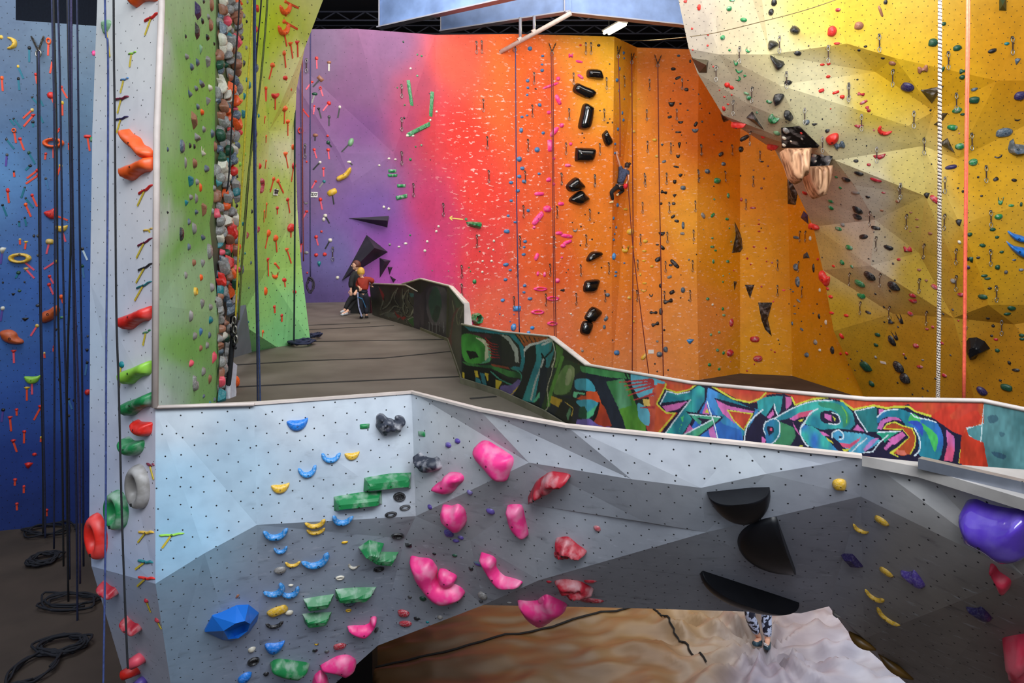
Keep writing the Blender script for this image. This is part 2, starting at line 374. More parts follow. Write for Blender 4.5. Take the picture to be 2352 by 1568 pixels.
# ---- arch / yellow overhang at right
av0 = (dict(s0=(1470,-420,14), s1=(1582,112,16.2), s2=(1602,168,16.8), s3=(1661,265,18), s4=(1702,295,18.5), s5=(1780,345,19.5), s6=(1830,440,20.5), s7=(1868,520,21.3), s8=(1890,620,22), s9=(1915,760,22.5),
  m0=(1600,-420,13.6), m1=(1652,125,15.8), m2=(1720,240,17.1), m3=(1760,302,17.9), r0=(1690,-420,12.4), r1=(1768,125,14.8), r2=(1790,195,15.5), r3=(1838,290,16.6), r4=(1918,368,17.5),
  r5=(1962,425,18), K=(2010,505,18.6), x0=(1900,-420,11.2), y0=(2040,-420,11), z0=(2560,-420,10.3), A=(1945,100,13.7), B=(2055,133,13.5), C=(2145,255,14.5), D=(2086,289,15.1), E=(2010,165,14.5),
  Fq=(2120,335,15.6), G=(2200,365,15.1), H=(2290,185,13.2), I=(2560,185,12.6), M=(2125,450,16.3), N=(2205,515,15.6), O=(2250,625,16), Q=(2190,600,16.7), S=(2270,700,16.4), V=(2000,610,19.5), W=(2050,720,20.2),
  X=(2110,580,18.2), Y=(2190,730,18), Z=(2330,745,16.8), H2=(2560,400,13.6), S2=(2560,700,15.4)))
av = K({k: (x, y, d+max(0, 17.6-d)*.42) for k, (x, y, d) in av0.items()})
av['b1'] = zat(1987, 23.15, GZ); av['b2'] = zat(2100, 21.2, GZ); av['b3'] = zat(2260, 18.8, GZ); av['b4'] = zat(2560, 16.6, GZ)
ap = [('s0','m0','m1','s1'),('s1','m1','s2'),('s2','m1','m2','s3'),('s3','m2','m3','s4'),('s4','m3','r4','s5'),('m0','r0','r1','m1'),('m1','r1','r2'),('m1','r2','m2'),('m2','r2','r3'),('m2','r3','m3'),('m3','r3','r4'),
  ('s5','r4','r5','s6'),('s6','r5','K','s7'),('s7','K','V','s8'),('s8','V','W','s9'),('s9','W','b1'),('W','b2','b1'),('r0','x0','A','r1'),('r1','A','E','r2'),('r2','E','D','r3'),('r3','D','Fq','r4'),('x0','y0','B','A'),
  ('A','B','E'),('B','C','E'),('C','D','E'),('y0','z0','I','H','B'),('B','H','C'),('C','H','G'),('C','G','Fq'),('C','Fq','D'),('r4','Fq','M','r5'),('r5','M','K'),('Fq','G','N','M'),('M','N','Q'),('M','Q','X'),('K','M','X','V'),
  ('V','X','Y','W'),('X','Q','Y'),('Q','N','O'),('Q','O','Y'),('O','S','Y'),('W','Y','b2'),('Y','b3','b2'),('Y','S','Z','b3'),('Z','b4','b3'),('G','H','I','H2'),('G','H2','N'),('N','H2','O'),('O','H2','S'),('S','H2','S2','Z'),('Z','S2','b4')]
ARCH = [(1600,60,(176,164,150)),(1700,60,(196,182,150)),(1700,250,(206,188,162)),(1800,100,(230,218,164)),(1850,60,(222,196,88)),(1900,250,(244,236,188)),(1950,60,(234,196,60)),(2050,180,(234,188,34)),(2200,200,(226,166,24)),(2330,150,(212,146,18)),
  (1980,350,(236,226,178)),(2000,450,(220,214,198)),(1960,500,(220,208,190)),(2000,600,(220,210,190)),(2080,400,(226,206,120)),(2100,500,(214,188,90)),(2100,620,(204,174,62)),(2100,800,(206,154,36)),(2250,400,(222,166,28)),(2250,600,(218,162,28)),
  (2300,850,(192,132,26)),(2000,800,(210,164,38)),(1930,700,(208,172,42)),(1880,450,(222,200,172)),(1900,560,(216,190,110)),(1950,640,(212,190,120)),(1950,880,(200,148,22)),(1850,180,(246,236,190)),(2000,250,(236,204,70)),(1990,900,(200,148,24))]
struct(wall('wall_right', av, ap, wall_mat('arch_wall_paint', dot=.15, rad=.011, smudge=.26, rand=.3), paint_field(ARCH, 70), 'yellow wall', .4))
# reverse side of the arch so that it is a body and shades the wall behind
V = [av[k] for k in ('s0','s1','s2','s3','s4','s5','s6','s7','s8','s9','b1')]; W = [v+Vector((2.2, 1.6, .0)) for v in V]
n = len(V)
struct(mesh_obj('wall_arch_side', V+W, [(i, i+1, n+i+1, n+i) for i in range(n-1)], simple('arch_side', (190, 160, 90), .6)))

# ---- floors
def bmat(name, rgb, **k): return simple(name, rgb, **k)
floor_mat = simple('dark_rubber_floor', (62, 50, 42), .85, noise=.25, nscale=1.2)
struct(mesh_obj('floor', [(-30,-9,GZ),(40,-9,GZ),(40,45,GZ),(-30,45,GZ)], [(0,1,2,3)], floor_mat))
# upper floor slab (grey padded mats); its right side follows the graffiti parapet
fb = [Pz(x, y, 0) for x, y in ((862,724),(965,757),(1028,783),(1060,880))]
GST = [(1060,745,1060,9.0),(1152,762,1152,8.25),(1262,773,1250,7.3),(1345,838,1350,6.3),(1590,880,1590,5.42),(1990,917,1990,4.85),(2257,921,2257,4.72),(2560,985,2560,4.15)]
out = [zat(540,20.25,0), zat(820,20.75,0), zat(862,17.4,0)]+fb[:]+[zat(b, d, 0) for _, _, b, d in GST[1:]]+[Vector((4.6,3.6,0)), zat(2352,4.0,0), zat(1980,4.55,0), zat(1700,4.75,0), zat(1300,5.1,0), zat(1100,5.4,0), zat(945,5.8,0), zat(583,5.4,0), Vector((-3.1,5.7,0)), Vector((-3.9,7.2,0)), Vector((-4.45,8.2,0)), Vector((-4.7,12.9,0)), Vector((-8,20.0,0))]
Wb = [v-Vector((0,0,.25)) for v in out]; n = len(out)
pad_mat, N_, b_ = nt('grey_pad_floor')
tc = N_.nodes.new('ShaderNodeTexCoord'); ns = N_.nodes.new('ShaderNodeTexNoise'); ns.inputs['Scale'].default_value = 1.3; ns.inputs['Detail'].default_value = 8
N_.links.new(tc.outputs['Object'], ns.inputs['Vector'])
cr = N_.nodes.new('ShaderNodeValToRGB'); cr.color_ramp.elements[0].position = .3; cr.color_ramp.elements[0].color = (*lin((86,76,66)), 1); cr.color_ramp.elements[1].position = .72; cr.color_ramp.elements[1].color = (*lin((112,102,92)), 1)
N_.links.new(ns.outputs['Fac'], cr.inputs['Fac']); N_.links.new(cr.outputs['Color'], b_.inputs['Base Color']); b_.inputs['Roughness'].default_value = .7
pr2 = [Vector((v.x, v.y)) for v in out]; res = delaunay_2d_cdt(pr2, [], [list(range(n))], 1, 1e-6)
tf = [tuple(res[3][i][0] for i in t) for t in res[2]]
up = struct(mesh_obj('floor_upper', out+Wb, [t if (out[t[1]]-out[t[0]]).cross(out[t[2]]-out[t[0]]).z > 0 else t[::-1] for t in tf]+[(i, (i+1) % n, n+(i+1) % n, n+i) for i in range(n)], pad_mat))
seams = [((700,747),(850,741)),((706,757),(905,747)),((712,784),(1028,779)),((534,838),(700,828),(880,822),(1040,806)),((528,889),(700,880),(880,872),(1062,864)),((1080,915),(1140,910)),]
dk = simple('seam_black', (30, 27, 26), .8)
parts = []
for s_ in seams:
    q = [Pz(x, y, .004) for x, y in s_]
    for a, b in zip(q, q[1:]): parts.append(bar_data(a, b, .05, .006))
V, Fc = join(parts); c_ = mesh_obj('mat_seam', V, Fc, dk, up)
# ---- ceiling, rear void
ceil_mat = simple('dark_ceiling', (26, 30, 44), .9)
struct(mesh_obj('ceiling', [(-30,13,11.4),(40,13,11.4),(40,45,11.4),(-30,45,11.4),(-30,13,11.6),(40,13,11.6),(40,45,11.6),(-30,45,11.6)], [(0,1,2,3),(4,7,6,5),(0,4,5,1)], ceil_mat))
struct(mesh_obj('wall_rear', [(-30,36,GZ),(40,36,GZ),(40,36,11.4),(-30,36,11.4)], [(0,1,2,3)], ceil_mat))
struct(mesh_obj('wall_side_left', [(-13.5,-3,GZ),(-13.5,36,GZ),(-13.5,36,11.4),(-13.5,13,11.4),(-13.5,-3,6.0)], [(0,1,2,3,4)], simple('dark_blue_side', (40, 50, 70), .9)))
for i, (yy, zz) in enumerate(((28.5,10.9),(30.5,10.95),(33,11.0))):
    V, Fc = join([box_data((5,yy,zz+.25),(50,.12,.06)), box_data((5,yy,zz-.1),(50,.12,.06))]+[bar_data((x,yy,zz-.1),(x+.6,yy,zz+.25),.05,.05) for x in np.arange(-15,25,1.2)]+[bar_data((x+.6,yy,zz+.25),(x+1.2,yy,zz-.1),.05,.05) for x in np.arange(-15,25,1.2)])
    o = mesh_obj('ceiling_joist', V, Fc, simple('joist_steel', (40, 42, 58), .6, metal=.3))
    tag(o, ['open web steel joist under the ceiling nearest the fluorescent lamp', 'open web steel joist in the middle of the dark ceiling', 'open web steel joist farthest back under the dark ceiling'][i], 'joist', 'ceiling joists above the rainbow wall')

# the rest of the hall around and behind the viewpoint
hall = simple('hall_grey_wall', (96, 100, 108), .85)
struct(mesh_obj('wall_behind', [(-30,-9,GZ),(30,-9,GZ),(30,-9,3.2),(-30,-9,3.2)], [(0,1,2,3)], hall))
struct(mesh_obj('wall_side_right', [(19,-9,GZ),(19,36,GZ),(19,36,11.4),(19,13,11.4),(19,-9,4.5)], [(0,1,2,3,4)], hall))
# ================================================================== GRAFFITI PARAPET
RX0, RY0, RW, RH = 830, 610, 1740, 520
IMG = np.zeros((RH, RW, 3)); IMG[:] = lin((34, 38, 36))
YY, XX = np.mgrid[0:RH, 0:RW].astype(float); XX += RX0; YY += RY0
rs = np.random.RandomState(3)
def vnoise(sx, sy, seed):
    r = np.random.RandomState(seed); gw, gh = int(RW/sx)+3, int(RH/sy)+3
    g = r.rand(gh, gw); fx = (XX-RX0)/sx; fy = (YY-RY0)/sy; ix = fx.astype(int); iy = fy.astype(int); fx -= ix; fy -= iy
    fx = fx*fx*(3-2*fx); fy = fy*fy*(3-2*fy)
    return (g[iy, ix]*(1-fx)+g[iy, ix+1]*fx)*(1-fy)+(g[iy+1, ix]*(1-fx)+g[iy+1, ix+1]*fx)*fy
NA = vnoise(9, 30, 1); NB = vnoise(26, 40, 2); NC = vnoise(5, 12, 3)
TR = {'C': (760, 600, 3.92), 'H': (1240, 820, 4.2), 'R': (1760, 860, 3.973)}
def cv(crop, pts):
    if crop is None: return pts
    x0, y0, s = TR[crop]; return [(x0+x/s, y0+y/s) for x, y in pts]
def mask_poly(pts):
    xs = [p[0] for p in pts]; ys = [p[1] for p in pts]
    a, b = max(0, int(min(xs)-RX0)), min(RW, int(max(xs)-RX0)+2); c, d = max(0, int(min(ys)-RY0)), min(RH, int(max(ys)-RY0)+2)
    if a >= b or c >= d: return None
    X = XX[c:d, a:b]; Y = YY[c:d, a:b]; m = np.zeros(X.shape, bool); n = len(pts)
    for i in range(n):
        x1, y1 = pts[i]; x2, y2 = pts[(i+1) % n]
        if y1 == y2: continue
        m ^= ((y1 > Y) != (y2 > Y)) & (X < (x2-x1)*(Y-y1)/(y2-y1)+x1)
    return (slice(c, d), slice(a, b)), m
def fill(crop, col, *c, smooth=False, alpha=1.0, var=.25, col2=None):
    pts = cv(crop, [(c[i], c[i+1]) for i in range(0, len(c), 2)])
    if smooth: pts = catmull(pts, 5)
    r = mask_poly(pts)
    if r is None: return
    sl, m = r; base = np.array(lin(col))
    shade = (1-var/2+var*NA[sl])[..., None]; cc = base*shade
    if col2 is not None:
        t = np.clip((NB[sl]-.3)*2.2, 0, 1)[..., None]; cc = (base*(1-t)+np.array(lin(col2))*t)*shade
    IMG[sl][m] = (IMG[sl]*(1-alpha)+cc*alpha)[m]
def line(crop, col, w, *c, smooth=True, closed=False, taper=False):
    pts = cv(crop, [(c[i], c[i+1]) for i in range(0, len(c), 2)])
    if smooth: pts = catmull(pts, 5, closed)
    elif closed: pts = pts+[pts[0]]
    if closed and smooth: pts = pts+[pts[0]]
    k = len(pts); base = np.array(lin(col))
    for i in range(k-1):
        (x1, y1), (x2, y2) = pts[i], pts[i+1]; ww = w/2*(1-(i/k)*.85 if taper else 1)
        a, b = max(0, int(min(x1, x2)-ww-RX0)), min(RW, int(max(x1, x2)+ww-RX0)+2); cc, d = max(0, int(min(y1, y2)-ww-RY0)), min(RH, int(max(y1, y2)+ww-RY0)+2)
        if a >= b or cc >= d: continue
        X = XX[cc:d, a:b]-x1; Y = YY[cc:d, a:b]-y1; dx, dy = x2-x1, y2-y1; L = dx*dx+dy*dy+1e-6
        t = np.clip((X*dx+Y*dy)/L, 0, 1); D = np.hypot(X-t*dx, Y-t*dy)
        IMG[cc:d, a:b][D < ww] = base
def outl(crop, *c, navy=5.5, white=None, yel=None, smooth=True, closed=True):
    if yel: line(crop, (196, 196, 60), yel, *c, smooth=smooth, closed=closed)
    line(crop, (26, 22, 52), navy, *c, smooth=smooth, closed=closed)
NAVY = (26, 22, 52); TEAL = (34, 122, 140); BLUE = (50, 110, 185); AQUA = (60, 175, 165); PINK = (205, 105, 170); ROSE = (214, 84, 120); YEL = (206, 204, 66); WH = (214, 226, 232); RED = (196, 62, 46); GRN = (56, 120, 50)
# --- section C: dark olive panels with pale outlines (left)
fill(None, (44, 44, 34), 840,630, 960,630, 960,780, 840,780, col2=(70,68,58))
for pts in ((430,230,470,330,450,430,520,380,560,290,600,240),(600,240,570,330,640,420,660,300,700,250),(700,250,690,340,740,420,700,500,640,470),(440,480,520,450,580,400,640,470,600,520),
            (640,250,650,350,690,430,670,470,650,430,655,380),(720,480,790,400,830,460,790,520),(520,500,600,450,660,520,740,600)):
    line('C', (112,112,98), 2.2, *pts)
    line('C', (16,16,16), 1.4, *[v+7 for v in pts])
for pts in ((430,225,480,300,470,350,440,270),(560,430,590,470,640,500,600,510),(740,290,800,275,770,310),(620,500,680,495,650,530)): fill('C', (132,40,36), *pts)
fill('C', (50,92,48), 690,520,740,500,790,560,800,600,740,580, smooth=True)
fill('C', (84,90,80), 480,480,540,455,590,500,520,500, smooth=True)
fill('C', (60,100,104), 700,280,760,290,780,310,720,320)
line('C', (150,148,138), 2, 720,480,760,400,815,470); line('C', (150,148,138), 2, 690,520,760,500,815,590)
# panel with the oval
fill(None, (66,58,70), 950,630, 1045,640, 1045,790, 950,780, col2=(40,36,46))
fill('C', (34,40,30), 640,215,820,160,900,175,830,260,800,290,700,240)
fill('C', (44,40,52), 850,230,1060,210,1060,700,830,600)
fill('C', (92,86,98), 870,250,1000,230,1050,330,1040,640,980,580,900,560,860,420, smooth=True, col2=(56,52,66))
fill('C', (52,84,72), 935,225,975,270,995,370,980,470,945,550,905,500,882,400,890,290, smooth=True, col2=(36,66,60))
fill('C', (24,30,32), 945,400,985,420,965,500,945,550,910,500, smooth=True, alpha=.6)
for x in (880,910,945,975,1010): line('C', (120,118,128), 1.3, x,545,x+4,600,x+2,640)
# turned panel
fill(None, (78,78,62), 1026,640,1085,690,1078,760,1064,890,1024,800, col2=(58,60,44))
for pts in ((1090,350,1110,480,1080,600,1060,760),(1200,390,1170,480,1150,570,1130,520,1140,440,1190,400),(1100,260,1120,350,1150,400)): line('C', (124,120,100), 2.2, *pts)
line('C', (104,46,40), 4, 1140,420,1100,500,1080,640,1065,740); fill('C', (104,40,36), 1050,690,1085,700,1080,790,1060,790, smooth=True)
fill('C', (52,84,50), 1060,240,1110,270,1180,400,1130,420,1100,330)
# --- main run, first panel
fill(None, (30,32,34), 1056,730, 1265,765, 1300,1000, 1056,900)
fill('C', (46,110,120), 1190,575,1420,600,1620,640,1400,640,1250,625); line('C', (170,150,90), 2, 1190,575,1380,600,1600,640,1980,690)
fill('C', (70,34,44), 1210,640,1400,650,1500,690,1290,690)
fill('C', GRN, 1180,660,1310,665,1400,720,1440,810,1430,900,1330,920,1220,905,1180,830, smooth=True, col2=(70,150,60))
fill('C', (22,24,22), 1215,800,1300,810,1330,860,1250,880)
fill('C', (196,190,160), 1300,685,1390,710,1435,790,1430,880,1400,900,1380,860,1390,770,1350,720, smooth=True)
fill('C', (90,150,120), 1405,720,1440,800,1430,900,1330,925,1380,900,1420,860)
fill('C', (40,38,40), 1440,640,1600,640,1700,760,1720,880,1700,960,1540,920,1450,900)
for k in range(6): line('C', (150,34,34), 3.2, 1390+k*10,690+k*34,1440+k*8,735+k*26,1500+k*4,745+k*24, taper=True)
fill('C', (40,120,130), 1380,640,1440,625,1640,640,1730,760,1750,880,1720,990,1620,960,1640,940,1700,950,1715,870,1690,750,1600,660)
fill('C', (168,168,160), 1520,655,1600,670,1680,780,1690,910,1655,905,1650,820,1600,720)
fill('C', (132,54,36), 1650,640,1970,690,1940,720,1790,740,1740,770,1700,700, col2=(170,90,40))
for k in range(5): line('C', (60,40,36), 2.2, 1690+k*45,655+k*9,1740+k*35,730-k*2)
fill('C', (30,78,44), 1180,900,1330,930,1430,930,1600,980,1700,1000,1720,1050,1600,1040,1440,960,1240,950, col2=(60,120,60))
fill('C', (130,60,40), 1440,920,1600,950,1610,970,1450,940)
fill('C', (14,16,18), 1180,930,1430,960,1500,1010,1640,1090,1700,1090,1680,1130,1560,1110,1480,1050,1460,1150,1500,1200,1380,1180,1300,1120,1180,1090)
line('C', (60,130,110), 3, 1440,990,1520,1060,1640,1110,1710,1070,1700,1000,1620,960)
fill('C', (196,166,50), 1480,1060,1540,1080,1500,1150,1480,1180); fill('C', (196,166,50), 1180,990,1200,1000,1200,1070,1185,1050)
fill('C', (196,166,50), 1290,980,1320,985,1330,1040,1300,1040); fill('C', (196,166,50), 1380,1000,1420,1010,1410,1080)
fill('C', (50,110,120), 1300,1040,1340,1060,1370,1130,1300,1100); fill('C', (50,110,120), 1340,1000,1380,1010,1400,1120,1370,1130)
fill('C', (104,86,140), 1530,1120,1620,1110,1690,1060,1700,1120,1600,1230,1540,1200, smooth=True)
line('C', (206,170,60), 2.5, 1740,1040,1700,1110,1620,1200,1600,1250, smooth=False)
# second panel
fill(None, (34,34,30), 1258,770, 1350,835, 1350,990, 1250,960)
fill('C', (26,28,30), 1750,760,1840,750,1850,900,1800,1100,1700,1230,1620,1230,1700,1100,1740,990)
fill('C', (58,140,140), 1840,745,1990,710,2010,760,2000,840,1960,960,1930,950,1940,890,1900,830,1880,1000,1830,1270,1720,1250,1790,1050,1850,880, col2=(44,120,130))
line('C', (190,190,184), 4.5, 1740,800,1790,750,1870,730,1960,700,1990,710,1900,750, smooth=False); line('C', (206,204,196), 2, 1740,860,1745,780,1790,745)
line('C', (170,170,164), 4, 1915,870,1880,980,1840,1080,1800,1240); line('C', (12,12,14), 4, 1895,830,1920,870,1990,800,2000,730, smooth=False)
line('C', (180,176,160), 2.2, 1990,715,2015,800,2015,880,1985,950,1960,1060,1950,1160,1900,1270,1890,1330)
fill('C', (206,174,66), 1910,1110,1960,1010,1960,1090); fill('C', (90,170,130), 1870,1180,1940,1130,1930,1170,1830,1270,1820,1260)
fill('C', (62,100,46), 2020,740,2090,790,2080,860,2040,1000,2000,1170,1960,1190,1975,1080,2010,950,2030,850, col2=(98,142,60))
fill('C', (104,130,76), 2180,920,2190,980,2180,1080,2130,1170,2060,1190,2010,1160,2040,1060,2110,960, smooth=True, col2=(150,160,110)); fill('C', (190,184,150), 2160,960,2170,1040,2130,1100,2100,1060, smooth=True, alpha=.5)
line('C', (30,60,26), 3, 2030,1150,2060,1060,2120,1040,2090,1110)
for k in range(6): line('C', (140,52,34), 2.6, 2190-k*6,940+k*30,2230-k*8,920+k*40, taper=True)
fill('C', (120,50,40), 2180,900,2260,960,2250,1000,2190,960); fill('C', (160,66,46), 2180,1050,2240,1010,2230,1060,2160,1120)
# --- section H
fill('H', (30,34,46), 380,100,860,170,1000,700,840,720,0,560,0,100)
fill('H', (44,62,36), 200,0,440,90,330,180,300,360,120,380,60,520,0,520,110,200)
fill('H', (98,130,70), 240,80,320,90,330,180,280,330,180,360,130,330,170,190, smooth=True, col2=(150,160,110)); fill('H', (190,184,150), 270,110,310,150,280,260,240,250, smooth=True, alpha=.45)
line('H', (90,140,56), 8, 215,0,170,140,110,320,80,460); line('H', (188,180,150), 1.6, 140,0,110,160,70,300,80,470,10,540)
fill('H', (54,116,70), 380,80,840,150,870,210,640,190,400,140, col2=(70,140,80))
fill('H', (190,150,44), 110,370,215,410,190,490,95,435); fill('H', (24,26,22), 200,430,330,500,300,640,140,560); fill('H', (88,130,96), 250,560,290,480,300,520,270,610)
line('H', (200,166,70), 2, 240,430,320,490,305,560, smooth=False)
fill('H', (26,34,24), 130,350,370,430,380,480,300,470)
fill('H', (70,160,180), 345,215,450,205,515,260,530,330,440,320,350,310,330,260, smooth=True)
fill('H', (214,84,44), 350,400,460,325,550,330,590,430,480,440,400,410)
fill('H', (18,18,20), 310,320,445,330,440,375,370,360,345,410,300,390); fill('H', (120,210,160), 325,330,432,342,425,360,365,350,345,390,315,380)
fill('H', (70,160,180), 350,420,480,405,560,440,540,480,500,500,460,560,420,520,380,470, smooth=True)
fill('H', (26,80,56), 380,480,430,470,470,560,440,610,370,570); fill('H', (90,190,140), 550,460,510,560,440,610,455,530)
fill('H', (18,18,22), 560,440,600,450,540,620,500,610)
fill('H', (120,100,176), 360,600,480,590,560,650,650,640,700,700,350,670,350,620); 
fill('H', (200,74,34), 580,430,660,520,720,660,620,670,560,650,520,620,560,540, col2=(170,60,40))
fill('H', (34,40,54), 500,200,650,225,760,480,840,640,830,720,700,680,640,520,560,340)
fill('H', (96,156,116), 635,235,810,205,890,460,760,500, col2=(60,120,70)); fill('H', (92,150,54), 810,200,880,330,950,520,1020,640,1020,725,830,705,800,600,760,500,890,460, col2=(60,120,44))
line('H', (24,26,30), 3.5, 820,150,940,440)
fill('H', (176,66,60), 1000,180,1240,220,1560,260,1480,700,1150,740,1040,720,1000,600,1060,440, col2=(204,92,66))
fill('H', (96,170,190), 870,160,1010,170,1080,190,1210,240,1180,290,1120,260,1080,320,1100,370,950,390,880,260); fill('H', (96,170,190), 950,440,1040,500,1060,590,1040,660,960,600,940,500, smooth=True)
for (a, b, c, d) in ((1080,215,765,240),(1090,235,810,275),(1090,260,830,315),(1100,280,845,370),(1100,350,905,412),(1100,480,970,485)): line('H', (178,58,60), 6, a,b,(a+c)/2,(b+d)/2,c,d, taper=True)
fill('H', (222,184,96), 990,400,1055,405,1060,470,1000,470)
# wild-style letters on orange red ground
fill('H', RED, 1130,250,2352,330,2352,860,1100,760, col2=(206,92,52))
fill('H', NAVY, 1130,445,1205,300,1320,350,1440,320,1530,250,1620,255,1900,400,2020,440,2160,420,2240,350,2352,345,2352,880,1130,770,1230,640,1330,530,1200,530)
line('H', YEL, 3.5, 1215,255,1205,300,1320,340,1440,310,1530,245, smooth=False); line('H', YEL, 4, 1640,265,1860,400,2020,435,2120,400,2180,340, smooth=False)
line('H', YEL, 3.5, 1200,300,1125,450,1215,535,1300,540,1210,650,1130,745, smooth=False)
fill('H', TEAL, 1165,440,1225,325,1320,360,1420,345,1530,268,1590,300,1585,420,1480,580,1370,745,1200,745,1290,620,1420,440,1460,405, smooth=False, col2=AQUA)
fill('H', PINK, 1180,470,1420,425,1340,495,1220,528, col2=(190,130,190))
line('H', WH, 2.6, 1160,450,1222,325,1330,355,1440,330, smooth=False); line('H', WH, 2.6, 1450,410,1350,540,1200,745, smooth=False)
fill('H', (80,190,110), 1330,740,1360,650,1380,610,1390,560,1360,580,1370,640)
fill('H', (70,140,205), 1620,290,1880,420,2040,490,2120,500,2000,700,1960,760,1960,860,1700,800,1640,560,1600,420, col2=TEAL)
fill('H', BLUE, 1600,420,1700,560,1760,640,1940,700,1960,820,1720,800,1420,760,1500,600, col2=(40,90,170))
fill('H', TEAL, 2090,420,2200,370,2352,360,2352,600,2190,580,2110,520, col2=AQUA)
fill('H', NAVY, 1680,390,2080,500,2060,560,1990,720,1900,640,1800,560,1730,480); fill('H', PINK, 1700,410,1810,465,2065,520,2040,545,1810,500,1880,640,1760,540,1720,470); fill('H', (206,82,50), 1815,515,2045,548,1960,690,1880,620, col2=(180,60,40)); line('H', YEL, 2.6, 1810,510,2050,545,1965,700,1870,610, smooth=False, closed=True)
line('H', WH, 3, 2150,505,2060,580,2000,660,1975,760,1970,860)
fill('H', PINK, 1600,440,1640,560,1710,790,1650,800,1620,680,1560,560, col2=(190,120,190)); fill('H', PINK, 1440,650,1480,690,1390,740)
fill('H', NAVY, 1410,520,1770,570,1740,610,1500,790,1340,770,1560,650,1530,620,1480,610)
fill('H', (80,170,120), 1435,545,1745,578,1700,620,1500,775,1370,755,1580,650,1660,600,1510,580,1560,620,1540,650, col2=(60,140,130)); line('H', WH, 2.4, 1435,548,1740,576, smooth=False); line('H', WH, 2.6, 1665,598,1370,755, smooth=False)
fill('H', YEL, 1590,530,1610,490,1630,540); line('H', WH, 2.4, 1610,420,1640,520,1680,640,1715,790)
fill('H', NAVY, 2120,600,2190,570,2352,575,2352,860,2240,860,2140,760); fill('H', TEAL, 2160,640,2230,590,2310,640,2310,760,2240,830,2170,760, smooth=True, col2=BLUE); line('H', WH, 2.6, 2190,760,2155,690,2190,610,2290,590); fill('H', NAVY, 2200,650,2260,660,2270,720,2220,740,2190,700, smooth=True); fill('H', ROSE, 2218,680,2240,680,2240,705,2218,708); fill('H', PINK, 2140,760,2180,790,2170,840,2140,830)
fill('H', NAVY, 2170,580,2260,440,2280,540,2352,520,2352,580); fill('H', PINK, 2200,570,2250,480,2265,560)
# --- section R
fill('R', RED, 0,120,2000,220,2060,860,0,700, col2=(206,86,44))
fill('R', NAVY, 0,180,160,170,250,210,260,280,420,230,560,210,700,240,800,320,980,280,1130,310,1300,270,1340,320,1560,390,1800,540,1780,830,1400,800,0,650)
line('R', YEL, 4, 230,205,262,275,420,222,560,205, smooth=False); line('R', YEL, 4.5, 680,235,790,315,980,280,1100,305,1170,290,1300,292,1360,335,1560,395,1795,545,1760,800, smooth=False)
fill('R', TEAL, 0,200,150,190,130,330,100,370,70,260,0,370, col2=AQUA); line('R', WH, 3, 70,265,80,320,100,365); fill('R', PINK, 170,195,230,210,230,270,180,320, col2=ROSE)
fill('R', PINK, 0,390,60,320,70,360,30,400)
# big teal swirl
fill('R', TEAL, 60,400,240,300,420,240,560,228,700,250,790,350,810,450,760,500,640,490,500,500,330,440,430,330,330,340,200,400,100,420, col2=AQUA)
fill('R', (50,140,110), 480,250,640,260,740,340,760,430,700,480,690,400,620,320,500,290, smooth=True); line('R', (120,190,60), 2.5, 690,290,730,360,730,440); line('R', WH, 2.6, 60,405,250,300,430,240,600,235)
fill('R', PINK, 210,400,300,345,440,320,400,370,300,390,250,420, col2=ROSE); fill('R', YEL, 280,420,340,400,320,430); line('R', WH, 2.8, 470,310,400,350,350,430,330,450)
fill('R', NAVY, 500,340,600,330,660,380,670,440,580,450,500,420, smooth=True); fill('R', PINK, 530,350,590,370,590,400,600,430,560,410,530,390); fill('R', YEL, 600,370,635,400,625,425); line('R', WH, 2.6, 600,345,655,370,670,430,640,452,570,445)
fill('R', (30,104,112), 810,330,980,290,1010,310,1020,520,900,520,850,420, col2=(40,120,120)); line('R', WH, 2.6, 805,335,850,420,920,522, smooth=False); line('R', WH, 2.2, 810,330,985,292, smooth=False); fill('R', PINK, 1020,310,1080,320,1030,360)
fill('R', PINK, 830,450,900,520,790,505)
# big round letter
fill('R', TEAL, 1010,380,1080,330,1200,310,1300,340,1400,390,1540,430,1600,520,1610,640,1560,780,1400,740,1390,620,1350,490,1290,480,1240,420,1210,395,1080,390,1020,440, smooth=True, col2=BLUE)
fill('R', (70,180,90), 1330,350,1420,390,1400,430,1450,460,1560,560,1540,700,1500,620,1440,500,1300,440, smooth=True); fill('R', (50,80,180), 1290,430,1380,420,1430,480,1420,560,1370,480, smooth=True); line('R', WH, 2.8, 1010,385,1080,330,1200,312); line('R', WH, 2.8, 1320,350,1360,385,1480,410,1545,432); line('R', WH, 3, 1350,490,1395,580,1400,680,1350,740)
fill('R', PINK, 1010,490,1040,420,1120,385,1200,390,1235,420,1160,410,1080,440,1050,500, col2=(180,120,190))
fill('R', (176,74,34), 1080,470,1170,440,1230,470,1340,500,1360,580,1350,660,1320,720,1240,740,1150,715,1280,580,1240,510,1070,500); line('R', YEL, 3, 1150,715,1300,570,1240,500,1070,490,1100,450,1170,430,1240,465,1330,490,1360,560,1355,650,1310,725, smooth=False)
fill('R', NAVY, 1090,560,1240,500,1300,570,1190,660,1130,700,1060,690,1040,640); fill('R', PINK, 1110,590,1240,520,1270,555,1170,640,1140,620, col2=ROSE); fill('R', (40,150,120), 1000,530,1220,510,1130,570,1080,620,1040,560); line('R', WH, 2.6, 1010,522,1220,514, smooth=False)
fill('R', ROSE, 1640,500,1710,560,1720,640,1700,790,1620,780,1650,640, col2=(170,110,190)); fill('R', NAVY, 1310,330,1450,370,1480,400,1400,390)
